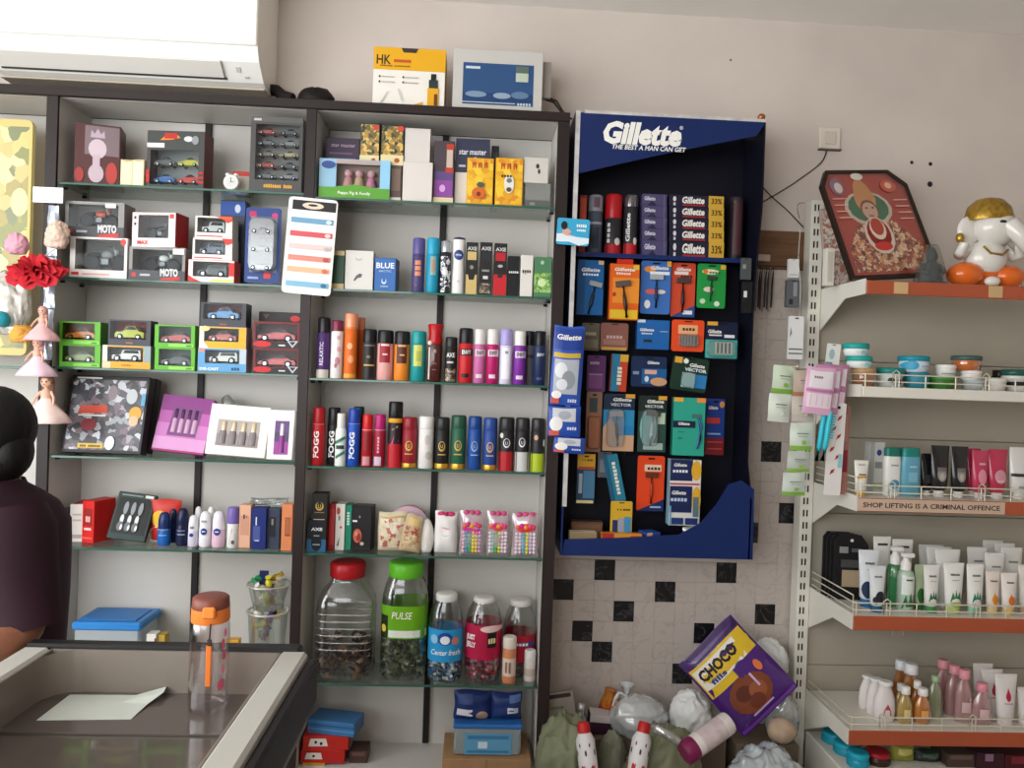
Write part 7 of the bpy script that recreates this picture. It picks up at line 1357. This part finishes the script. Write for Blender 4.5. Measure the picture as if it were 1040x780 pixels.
# sachet strips and cards hung on the left of the rack
Yh = YF+.06
def strip(label, x0, x1, cells, Y, ry=0):
    ya, yb = cells[0][0], cells[-1][1]; q = P((x0+x1)/2, yb, Y); t = T('sachet_strip', label, 'sachets', q, 0, 'sachet strips on the rack', 0, math.radians(ry))
    W = P(x1, ya, Y).x-P(x0, ya, Y).x
    for k, (a, e, body, bandc, dx) in enumerate(cells):
        z0, z1 = P(x0, e, Y).z-q.z, P(x0, a, Y).z-q.z; b = MB(); vs = []; fs = []
        for j in range(7):
            for i in range(6):
                u, v = i/5, j/6; en = (1-abs(2*u-1)**2)*(1-abs(2*v-1)**2); vs.append(((u-.5)*W+dx, -.011*en-.002*math.sin(9*u+5*v+k), z0+(z1-z0)*v))
        for j in range(6):
            for i in range(5): p_ = j*6+i; fs.append((p_, p_+1, p_+7, p_+6))
        b.add(vs, fs, [M(bandc, .35) if f_//5 in (0,) else M(body, .3) for f_ in range(len(fs))], smooth=True); o = b.obj('sachet', t)
        p = MB(); p.asp = 1; p.prints([('r', '#7a8a80', .25, .6, .75, .64), ('r', '#9aa8a0', .3, .5, .7, .53), ('e', bandc, .55, .3, .1, .08)], lambda u, v, kk: ((u-.5)*W+dx, -.0145-.0004*kk, z0+(z1-z0)*v)); p.obj('print', o)
strip('pale green and white sachet strip, leftmost on the rack', 779, 801.5, [(370.5, 399, '#c4d0b8', '#7aa844', .006), (399.5, 428, '#cfd6c8', '#d2d6ce', 0)], Yh, 3)
strip('long sachet strip with leaf print beside the upright', 800, 823, [(376, 402, '#b8a898', '#b07a58', .004), (402, 428, '#bcb4a8', '#c4bab0', .002), (429, 457, '#c9d2c4', '#86b44c', 0), (458, 479, '#b4bab0', '#8ab44c', -.006), (480, 503, '#c2cac0', '#7fae48', -.02)], Yh-.01, 0)
def pads(label, x0, x1, yt, yb, Y, c, k):
    bag('tissue_pack', label, 'pack', x0, x1, yt, None, Y, .018, M(c, .35), [('r', '#e6d4dc', .08, .14, .92, .44), ('r', '#e2dade', .1, .56, .9, .92), ('t', '#8a5a74', '~Soft', .4, .8, .07, {'w': .3}), ('r', '#b878a4', .04, .47, .96, .53)]+[('r', '#c9b4c0', .2+.2*q, .18, .22+.2*q, .42) for q in range(4)], yb=yb, seed=81+k, wob=.02, ry=5, group='pink packs on the rack hook')
for k in range(3): pads('pink packet hanging on rack hook, %s of three' % ['front', 'middle', 'rear right'][k], 816+9*k, 846+6.5*k, 373-1.5*k, 421-k, Yh-.055+.022*k, ['#d8a8c4', '#c48aac', '#b87a9c'][k], k)
b = MB(); a0 = P(809, 372, Yh-.05); b.tube([(gox+.01, YU, a0.z-.002), (a0.x+.02, YU-.15, a0.z-.004), (a0.x, Yh-.06, a0.z)], .0035, M('#d8c4b0', .4)); gp('side_hook', b)
blister('toothbrush_card', 'white and teal card above the pink packets', 'card', 838, 852, 349, 376, Yh+.03, '#dcdcd8', [('r', '#2a9ca0', .0, .0, .5, .3), ('e', '#9ab8b8', .4, .6, .2, .2)], ry=4)
for k in range(2):
    q = P(829+6*k, 468, Yh-.02-.02*k); t = T('plastic_comb', ['turquoise plastic comb hanging below pink packets, left', 'turquoise plastic comb hanging below pink packets, right'][k], 'comb', (q.x, q.y, q.z), 0, 'turquoise combs', 0, math.radians(8)); b = MB()
    b.tube([(0, 0, .0), (.002, 0, .05), (0, 0, .12), (.0, 0, .17)], [.008, .009, .010, .008], M('#2fb4c4', .3), 8); b.obj('handle', t)
    b = MB()
    for j in range(9): b.box(.006, .022, -.0015, .0015, .08+.009*j, .084+.009*j, M('#2fb4c4', .3))
    o = b.obj('teeth', t); o['kind'] = 'stuff'
blister('hair_clip_card', 'tall white card with red hair clips beside the rack', 'card', 838, 855, 409, 503, Yh-.015, '#dcd8d4', [('p', '#a83034', [(u, v), (u+.22, v+.03), (u+.3, v+.07), (u+.08, v+.05)]) for u, v in ((.5, .8), (.2, .68), (.5, .6), (.15, .46), (.5, .38), (.25, .22))]+[('r', '#8ac0cc', .7, .3, .9, .45)], ry=2)
blister('bangle_card', 'reddish brown card hanging behind white clip card', 'card', 851, 862, 412, 502, Yh+.02, '#a8746a', [('r', '#8f2f3c', .1, .25, .9, .5), ('r', '#b88a80', .2, .6, .8, .9)])
# white items hung by the upright
Yi = YU-.03
for k, (x0, x1, yt, yb, c, lb) in enumerate(((800.5, 811.5, 263, 282, '#e2e2e0', 'white pack hanging on the upright, upper'), (799, 812, 284, 312, '#5a5c60', 'grey bundle of clips hanging below the white pack'), (801, 816, 321, 365, '#e0e0de', 'white folded pack with grey stripes hanging lowest'))):
    blister('hanging_pack', lb, 'pack', x0, x1, yt, yb, Yi-.02*k, c, [('r', '#5a5e60', .02, .22, .95, .25), ('r', '#5a5e60', .02, .12, .95, .15), ('p', '#8a8c8c', [(.05, .5), (.2, .6), (.1, .75)])] if k == 2 else [('r', '#2a2c30', .2, .1, .5, .3), ('r', '#8a8e90', .5, .4, .8, .9)] if k == 1 else [('r', '#c4c6c6', .1, .1, .9, .2)], d=.012 if k != 1 else .02)
cable('pale string holding the white packs by the upright', [(813, 232), (811.5, 250), (811, 265), (813, 290), (812, 322)], Yi-.03, .0012, '#d8d2c8', 'string')
cable('small wire loop at the top of the upright', [(817, 206), (811, 207), (810, 213), (812, 222)], YU-.01, .0012, '#4a4038', 'wire')
# ------------------------------------------------------------------ on the counter
q = PZ(211, 719, ZGL); by_ = q.y
def bottle():
    t = T('water_bottle', 'clear water bottle with orange flip cap on the counter glass', 'bottle', (q.x, q.y, ZGL+.0006)); s_ = q.y/F; R = 19*s_; H = 113*s_
    pl_ = CLEAR('#fbf4f4', .13)
    b = MB(); b.lathe([(R*.88, 0), (R*.98, .004), (R, .012), (R, H*.62), (R*.97, H*.76), (R*.9, H*.8)], pl_, 24, cap1=False); b.obj('body', t)
    b = MB(); b.lathe([(R*.9, .004), (R*.93, .008), (R*.93, H*.25)], CLEAR('#f6f6f6', .03), 24); b.obj('water', t)
    b = MB(); b.lathe([(R*.96, H*.78), (R*.98, H*.79), (R*.96, H*.9)], M('#e07a34', .35), 24); b.obj('collar', t)
    b = MB(); b.lathe([(R*.93, H*.9), (R*.95, H*.91), (R*.92, H*.985), (R*.8, H), (R*.3, H)], M('#7a4438', .4), 24); b.obj('cap', t)
    b = MB(); b.box(-R*.1, R*.55, -R*1.06, -R*.8, H*.84, H*.94, M('#e8843a', .35), .003); b.obj('latch', t)
    b = MB(); b.box(R*.18, R*.46, -R*1.12, -R*1.04, H*.26, H*.62, M('#d8722c', .4), .002); b.box(R*.22, R*.44, -R*1.13, -R*1.02, H*.61, H*.67, M('#3a2c28', .5), .001); b.tube([(R*.33, -R*1.08, H*.66), (R*.36, -R*1.05, H*.8)], .0015, M('#3a2c28', .5)); b.obj('wrist_strap', t)
    p = MB(); p.asp = H/(2*R); p.prints([('e', '#c4566e', .93, .6, .03, .05), ('e', '#c4566e', .95, .5, .03, .04), ('e', '#c85a72', .9, .25, .06, .05), ('e', '#d8869a', .93, .38, .03, .04), ('e', '#d07088', .95, .7, .02, .04)], curved(R*1.002, 0, H), nx=4); p.obj('printed_flowers', t)
bottle()
pp = [PZ(x, y, ZGL+.0015) for x, y in ((37, 731), (71, 705), (138, 706), (169, 703), (166, 709), (150, 716), (133, 730))]
cx_ = sum(p.x for p in pp)/7; cy_ = sum(p.y for p in pp)/7; t = T('paper_sheet', 'pale creased sheet of paper lying on the counter glass', 'paper', (cx_, cy_, ZGL+.0008))
b = MB(); N = 7; lift = [0, 0, .001, .012, .012, .003, 0]; vs = [(p.x-cx_, p.y-cy_, lift[i]) for i, p in enumerate(pp)]+[(0, 0, .002)]
vs += [(x, y, z_-.0006) for x, y, z_ in vs]
fs = [(7, (i+1) % N, i) for i in range(N)]+[(15, 8+i, 8+(i+1) % N) for i in range(N)]+[(i, (i+1) % N, 8+(i+1) % N, 8+i) for i in range(N)]
b.add(vs, [tuple(reversed(f)) for f in fs], M('#c4c9c1', .7, noise=.06, scale=12)); b.obj('sheet', t)
# ------------------------------------------------------------------ woman at the counter
def person():
    Yb = 1.78; g0 = P(12, 600, Yb)
    J = {}
    def j(n, px_, py_, Y, r, par): J[n] = (P(px_-10, py_, Y), r, par)
    j('pelvis', 14, 735, Yb, (.11, .13), None); j('waist', 12, 660, Yb, (.1, .12), 'pelvis'); j('chest', 14, 580, Yb, (.11, .13), 'waist'); j('upper', 16, 548, Yb, (.06, .08), 'chest')
    j('neck', 8, 497, Yb, (.046, .046), 'upper'); j('jaw', -3, 468, Yb, (.058, .06), 'neck'); j('head', -2, 440, Yb, (.084, .078), 'jaw'); j('crown', 0, 412, Yb, (.06, .058), 'head'); j('nose', -42, 452, Yb, (.012, .012), 'head')
    for s_, nm_ in ((-1, 'l'), (1, 'r')):
        ys_ = Yb+s_*.15; j('sh'+nm_, 24, 550, ys_, (.045, .045), 'upper')
        if s_ < 0:
            j('el'+nm_, 38, 640, 1.60, (.046, .046), 'sh'+nm_); j('fa'+nm_, 8, 662, 1.52, (.042, .044), 'el'+nm_); j('wr'+nm_, -60, 685, 1.42, (.03, .024), 'fa'+nm_); j('pa'+nm_, -90, 694, 1.38, (.034, .018), 'wr'+nm_)
        else:
            j('el'+nm_, 22, 640, ys_+.04, (.044, .044), 'sh'+nm_); j('wr'+nm_, -60, 650, ys_-.05, (.03, .024), 'el'+nm_); j('pa'+nm_, -92, 652, ys_-.07, (.034, .018), 'wr'+nm_)
        pa = J['pa'+nm_][0]
        for k in range(5):
            ln = (.05, .075, .082, .075, .06)[k]; off = Vector((-.01, (-.028+.014*k)*1.0, 0)) if k else Vector((.02, -.034, .0))
            a = pa+off+Vector((-.025, 0, 0)) if k else pa+off; J['f%s%d' % (nm_, k)] = (a, (.009, .009), 'pa'+nm_); J['g%s%d' % (nm_, k)] = (a+Vector((-ln*.55, -.012 if k == 0 else 0, -.006)), (.008, .008), 'f%s%d' % (nm_, k)); J['h%s%d' % (nm_, k)] = (a+Vector((-ln, -.016 if k == 0 else 0, -.02)), (.0065, .0065), 'g%s%d' % (nm_, k))
        hp = J['pelvis'][0]+Vector((0, s_*.085, -.06)); J['hip'+nm_] = (hp, (.082, .085), 'pelvis'); J['kn'+nm_] = (Vector((hp.x-.03, hp.y, .40)), (.055, .058), 'hip'+nm_); J['an'+nm_] = (Vector((hp.x+.0, hp.y, .075)), (.036, .038), 'kn'+nm_); J['to'+nm_] = (Vector((hp.x-.13, hp.y+s_*.01, .03)), (.034, .028), 'an'+nm_)
    names = list(J); base = Vector((g0.x, Yb, 0)); root = T('person', 'person with black tied hair and maroon top leaning on counter', 'person', base)
    me = bpy.data.meshes.new('body'); me.from_pydata([tuple(J[n][0]-base) for n in names], [(names.index(J[n][2]), i) for i, n in enumerate(names) if J[n][2]], [])
    o = bpy.data.objects.new('body', me); COL.objects.link(o); o.parent = root
    md = o.modifiers.new('skin', 'SKIN'); md.use_smooth_shade = True
    if not me.skin_vertices: me.attributes.new('skin', 'FLOAT', 'POINT') if False else None
    return root, o, J, names, base
root, o, J, names, base = person()
import bmesh
bm = bmesh.new(); bm.from_mesh(o.data); sk = bm.verts.layers.skin.verify(); bm.verts.ensure_lookup_table()
for i, n in enumerate(names): bm.verts[i][sk].radius = J[n][1]; bm.verts[i][sk].use_root = (n == 'pelvis')
bm.to_mesh(o.data); bm.free(); sd = o.modifiers.new('sub', 'SUBSURF'); sd.levels = 2; sd.render_levels = 2
o.data.materials.append(M('#8a5a44', .5, noise=.08, scale=20, key='skin'))
cloth = M('#2a0f1c', .75, noise=.25, scale=5, bump=.25, key='maroon_cloth')
def ring(c, rx, ry, n=20, wob=0, ph=0): return [tuple(c+Vector((rx*(1+wob*math.sin(5*a+ph))*math.cos(a), ry*(1+wob*math.sin(4*a+ph))*math.sin(a), 0))) for a in [2*math.pi*k/n for k in range(n)]]
b = MB(); Yb = 1.78
def L(px_, py_): return P(px_-14, py_, Yb)-base
b.loft([ring(L(14, 850), .17, .2, wob=.04), ring(L(14, 760), .15, .185, wob=.04, ph=1), ring(L(10, 680), .13, .17, wob=.03, ph=2), ring(L(10, 610), .135, .18), ring(L(13, 560), .13, .185), ring(L(17, 533), .12, .18), ring(L(18, 514), .098, .145), ring(L(16, 500), .072, .095), ring(L(11, 491), .058, .062), ring(L(10, 486), .056, .058)], cloth, cap0=False, cap1=False)
for nm_, s_ in (('l', -1), ('r', 1)):
    S, E = J['sh'+nm_][0]-base, J['el'+nm_][0]-base; pts = [S+(E-S)*f+Vector((-.01*(1-f), 0, .03*(1-f))) for f in (-.16, .06, .4, .75, 1.0)]
    b.tube(pts, [.075, .088, .078, .07, .066], cloth, 16)
b.obj('top', root)
b = MB()
for s_ in (-1, 1):
    nm_ = 'l' if s_ < 0 else 'r'; h_, k_, a_ = (J[n+nm_][0]-base for n in ('hip', 'kn', 'an')); b.tube([h_+Vector((0, 0, .06)), k_, a_+Vector((0, 0, .02))], [.1, .078, .06], M('#2a2024', .8), 14)
b.obj('trousers', root)
hb = J['head'][0]-base; hair = M('#0d0a0a', .6, noise=.3, scale=60, stretch=(1, 1, .2), bump=.3, key='black_hair')
b = MB(); b.ball(hb+Vector((.012, 0, .014)), (.086, .086, .094), hair, 20, 14)
b.ball(hb+Vector((.064, -.01, -.04)), (.036, .05, .056), hair, 16, 10)
b.ball(hb+Vector((.035, -.01, -.07)), (.05, .06, .04), hair, 14, 10); b.obj('hair', root)
b = MB()
for k in range(5): b.tube([hb+Vector((.02+.014*k, -.03+.02*(k % 3), -.07)), hb+Vector((.022+.013*k, -.03+.02*(k % 3), -.12)), hb+Vector((.026+.011*k, -.035+.02*(k % 3), -.17+.01*k))], .0014, hair)
b.obj('loose_strands', root)
b = MB()
for s_ in (-1, 1): b.ball(hb+Vector((-.083, s_*.03, .0)), (.006, .013, .007), M('#1a1210', .3), 8, 6)
b.ball(hb+Vector((-.078, 0, -.055)), (.008, .022, .007), M('#8a3f3a', .4), 10, 6); b.obj('face', root)
b = MB(); b.ball(hb+Vector((-.005, -.084, -.012)), (.017, .011, .03), M('#8a5a44', .5, noise=.08, scale=20, key='skin'), 10, 8); b.ball(hb+Vector((-.005, .084, -.012)), (.017, .011, .03), M('#8a5a44', .5, noise=.08, scale=20, key='skin'), 10, 8); b.obj('ears', root)
# ------------------------------------------------------------------ heap on the floor under the razor display
film = CLEAR('#e3e4e2', .22, milk=.55); filmw = M('#dcdcda', .35, bump=.2, scale=40); sack = M('#7c8064', .5, noise=.2, scale=10, bump=.5, key='olive_sack')
zc_ = P(640, 746, 2.80).z
b = MB(); x0_, x1_ = P(568, 745, 2.8).x, P(735, 745, 2.8).x; b.box(x0_, x1_, 2.765, 2.94, 0, zc_, M('#6a5a4c', .7, noise=.15, scale=12), .003)
tag(b.obj('carton'), 'dark brown carton under the heap of bags on the floor', 'carton')
b = MB(); x0_, x1_ = P(745, 745, 2.8).x, P(808, 745, 2.8).x; b.box(x0_, x1_, 2.765, 2.94, 0, zc_-.015, M('#7a6a58', .7, noise=.15, scale=12), .003)
tag(b.obj('carton'), 'brown carton beneath the chocolate cereal bag', 'carton')
def sk_(label, px_, pyt, Y, rx, ry, seed, mat=sack):
    top = P(px_, pyt, Y); rz = top.z/1.82; crumple('sack', label, 'sack', (top.x, Y, 0), (rx, ry, rz), mat, seed, .26, n=30, m=18, pname='sack_body')
sk_('olive green sack at the left end of the floor heap', 575, 724, 2.58, .095, .10, 91)
sk_('olive green sack in the middle of the floor heap', 676, 737, 2.55, .13, .10, 92)
sk_('pale bluish plastic bag at the right of the floor heap', 779, 757, 2.58, .13, .10, 93, CLEAR('#cfdbe0', .25, milk=.7))
sk_('crumpled olive sheet between the two red and white cans', 622, 742, 2.70, .05, .045, 94, M('#8a8c78', .5, noise=.2, scale=10, bump=.5))
carton('grey_carton', 'grey printed carton flap at left of the floor heap', 'box', 560, 588, 708, zc_, 2.78, .03, '#9c9488', [('r', '#3a3430', .1, .86, .9, .96), ('r', '#7a7268', .1, .6, .6, .66), ('r', '#8a5a50', .5, .4, .9, .44), ('r', '#7a7268', .1, .3, .8, .34)], ry=-9, tilt=8)
t = T('glass_bottle', 'tiny clear bottle in the floor heap', 'bottle', (P(590, 738, 2.79).x, 2.80, zc_+.0006)); b = MB(); b.lathe([(.02, 0), (.023, .004), (.023, .06), (.01, .08), (.01, .095)], CLEAR('#d8dcd8', .25, milk=.25), 14); b.obj('body', t); b = MB(); b.lathe([(.012, .092), (.012, .108), (.008, .11)], M('#c9c9c6', .3, .5), 10); b.obj('cap', t)
carton('sweet_box', 'small purple and white box in the floor heap', 'box', 598, 622, 727, zc_, 2.79, .06, '#3a1f30', [('r', '#c4bcb8', 0, .6, 1, 1)], top='#c4bcb8', ry=4, tilt=0)
t = T('snack_tube', 'shiny orange and gold wrapped snack in the floor heap', 'packet', (P(613, 728, 2.84).x, 2.87, zc_+.0006), 0, None, 0, math.radians(12)); b = MB(); b.lathe([(.02, 0), (.026, .01), (.028, .09), (.02, .12), (.024, .14)], M('#c4501f', .25, .5, noise=.5, hex2='#d8a03a', scale=30, bump=.3), 14); b.obj('wrapper', t); b = MB(); b.lathe([(.0285, .05), (.029, .052), (.029, .075), (.0285, .077)], M('#8f1f1a', .4), 14, cap0=False, cap1=False); b.obj('label_band', t)
crumple('carrier_bag', 'tied translucent white carrier bag in the floor heap', 'bag', (P(651, 740, 2.74).x, 2.74+.06, zc_+.0006), (.108, .075, .082), CLEAR('#dfe2e2', .2, milk=.62), 101, .13, n=40, m=22, knot=(-.045, 0))
crumple('carrier_bag', 'crumpled white bag left of the chocolate cereal bag', 'bag', (P(706, 744, 2.74).x, 2.74+.06, zc_+.0006), (.074, .07, .092), filmw, 102, .24, n=30, m=18)
crumple('carrier_bag', 'white plastic bag lying right below the cereal bag', 'bag', (P(797, 752, 2.76).x, 2.80, zc_-.0144), (.06, .055, .105), film, 103, .2, n=30, m=18)
crumple('carrier_bag', 'crumpled white bag against the wall above cereal bag', 'bag', (P(782, 690, 2.84).x, 2.86, P(782, 692, 2.84).z), (.072, .055, .085), filmw, 104, .24, n=30, m=18)
crumple('bread_loaf', 'round beige wrapped bun in the floor heap', 'bun', (P(793, 752, 2.66).x, 2.66, P(793, 752, 2.66).z), (.05, .04, .045), M('#b8a088', .7, noise=.2, scale=30), 105, .08, pname='bun')
# cereal bag, turned so that its lettering climbs to the right
purp = M('#4a2470', .25, coat=.5)
bag('cereal_bag', 'purple and yellow chocolate cereal bag in the floor heap', 'bag', 751, 826, 632, None, 2.66, .06, purp, [('r', '#33174f', .02, .88, .98, .99), ('r', '#d8b42c', .03, .5, .97, .87), ('r', '#e2ded4', .05, .6, .8, .84), ('t', '#20161c', 'CHOCO', .42, .75, .13, {'b': .05, 'w': .66}), ('t', '#2f3f7c', 'fills', .3, .64, .06, {'w': .26, 'b': .04}), ('e', '#d8b42c', .9, .74, .08, .08), ('e', '#2f4f8c', .62, .56, .1, .06),
    ('r', '#4a2470', .5, .44, .97, .6), ('e', '#7a4028', .48, .3, .32, .2), ('e', '#5a2a20', .4, .34, .12, .08), ('e', '#8f5234', .58, .28, .13, .09), ('e', '#6a3424', .48, .2, .12, .08), ('e', '#d8743a', .8, .46, .05, .06), ('r', '#b89ac4', .3, .1, .66, .12), ('r', '#c8a8cc', .62, .3, .65, .46), ('r', '#6a3a98', .02, .02, .98, .06)], yb=727, seed=111, wob=.02, ry=-45, tilt=14, nx=16, nz=14)
# jar lying on its side
a0, a1 = P(700, 762, 2.41), P(735, 737, 2.46); d_ = (a1-a0); Lj = d_.length*1.15; R = .036
t = T('plastic_jar', 'white plastic jar with magenta lid lying on the sacks', 'jar', a0); t.rotation_mode = 'QUATERNION'; t.rotation_quaternion = d_.to_track_quat('Z', 'Y')
b = MB(); b.lathe([(R*.95, .02), (R, .024), (R, Lj-.006), (R*.92, Lj)], M('#d8cfcb', .4), 22); b.obj('body', t)
b = MB(); b.lathe([(R*.9, -.022), (R*1.03, -.018), (R*1.03, .02), (R*1.0, .022)], M('#7a1f4c', .4), 22); b.obj('lid', t)
b = MB(); b.lathe([(R*1.006, .045), (R*1.01, .046), (R*1.01, Lj*.8), (R*1.006, Lj*.81)], M('#d0bfbf', .4, noise=.2, scale=30), 22, cap0=False, cap1=False); b.obj('label', t)
# two long red and white spray cans leaning out of the heap
for k, (xa, ya, xb, yb_, lb) in enumerate(((592, 733, 599, 790, 'slim white can with red cap and red pictures, left of two'), (655, 733, 645, 790, 'slim white can with red cap and red pictures, right of two'))):
    a0, a1 = P(xb, yb_, 2.42), P(xa, ya, 2.47); d_ = (a1-a0).normalized(); a0 = a1-d_*.30; R = .031
    t = T('party_spray', lb, 'spray can', a0, 0, 'red and white cans'); t.rotation_mode = 'QUATERNION'; t.rotation_quaternion = d_.to_track_quat('Z', 'Y')
    b = MB(); b.lathe([(R*.92, 0), (R, .005), (R, .245), (R*.66, .268)], M('#d8d4d4', .35), 20); b.obj('body', t)
    b = MB(); b.lathe([(R*.66, .262), (R*.68, .264), (R*.62, .296), (R*.5, .30)], M('#b8201f', .35), 16); b.obj('cap', t)
    b = MB()
    for m_ in range(6):
        A = m_*1.05; r_ = R*1.012
        for cc, z0_, z1_, w_ in (('#b02024', .12, .17, .42), ('#26262c', .2, .215, .2), ('#c03a2c', .06, .1, .36), ('#2a2a30', .225, .235, .16)):
            A2 = A+z0_*20; vs = [(r_*math.cos(A2+w_*i/3), r_*math.sin(A2+w_*i/3), zz_+(.006*(i % 2))) for i in range(4) for zz_ in (z0_, z1_)]
            b.add(vs, [(2*i, 2*i+2, 2*i+3, 2*i+1) for i in range(3)], cc)
    o = b.obj('printed_pattern', t); o['kind'] = 'stuff'
t = T('foil_roll', 'shiny silver foil roll on the middle sack', 'foil', P(662, 738, 2.55)); a0, a1 = P(662, 736, 2.44), P(690, 754, 2.41); t.location = a1; t.rotation_mode = 'QUATERNION'; t.rotation_quaternion = (a0-a1).to_track_quat('Z', 'Y')
b = MB(); b.lathe([(.013, 0), (.015, .004), (.014, .05), (.016, .1), (.012, (a0-a1).length)], M('#c9cac8', .2, .8, noise=.3, scale=40, bump=.5), 12); b.obj('foil', t)
t = T('glue_bottle', 'small mustard bottle in the left of the heap', 'bottle', (P(577, 752, 2.70).x, 2.70, P(577, 757, 2.70).z)); b = MB(); b.lathe([(.014, 0), (.016, .004), (.016, .05), (.007, .064)], M('#b8862c', .4), 12); b.obj('body', t); b = MB(); b.lathe([(.008, .062), (.005, .085)], M('#7a5a1c', .4), 10); b.obj('nozzle', t)
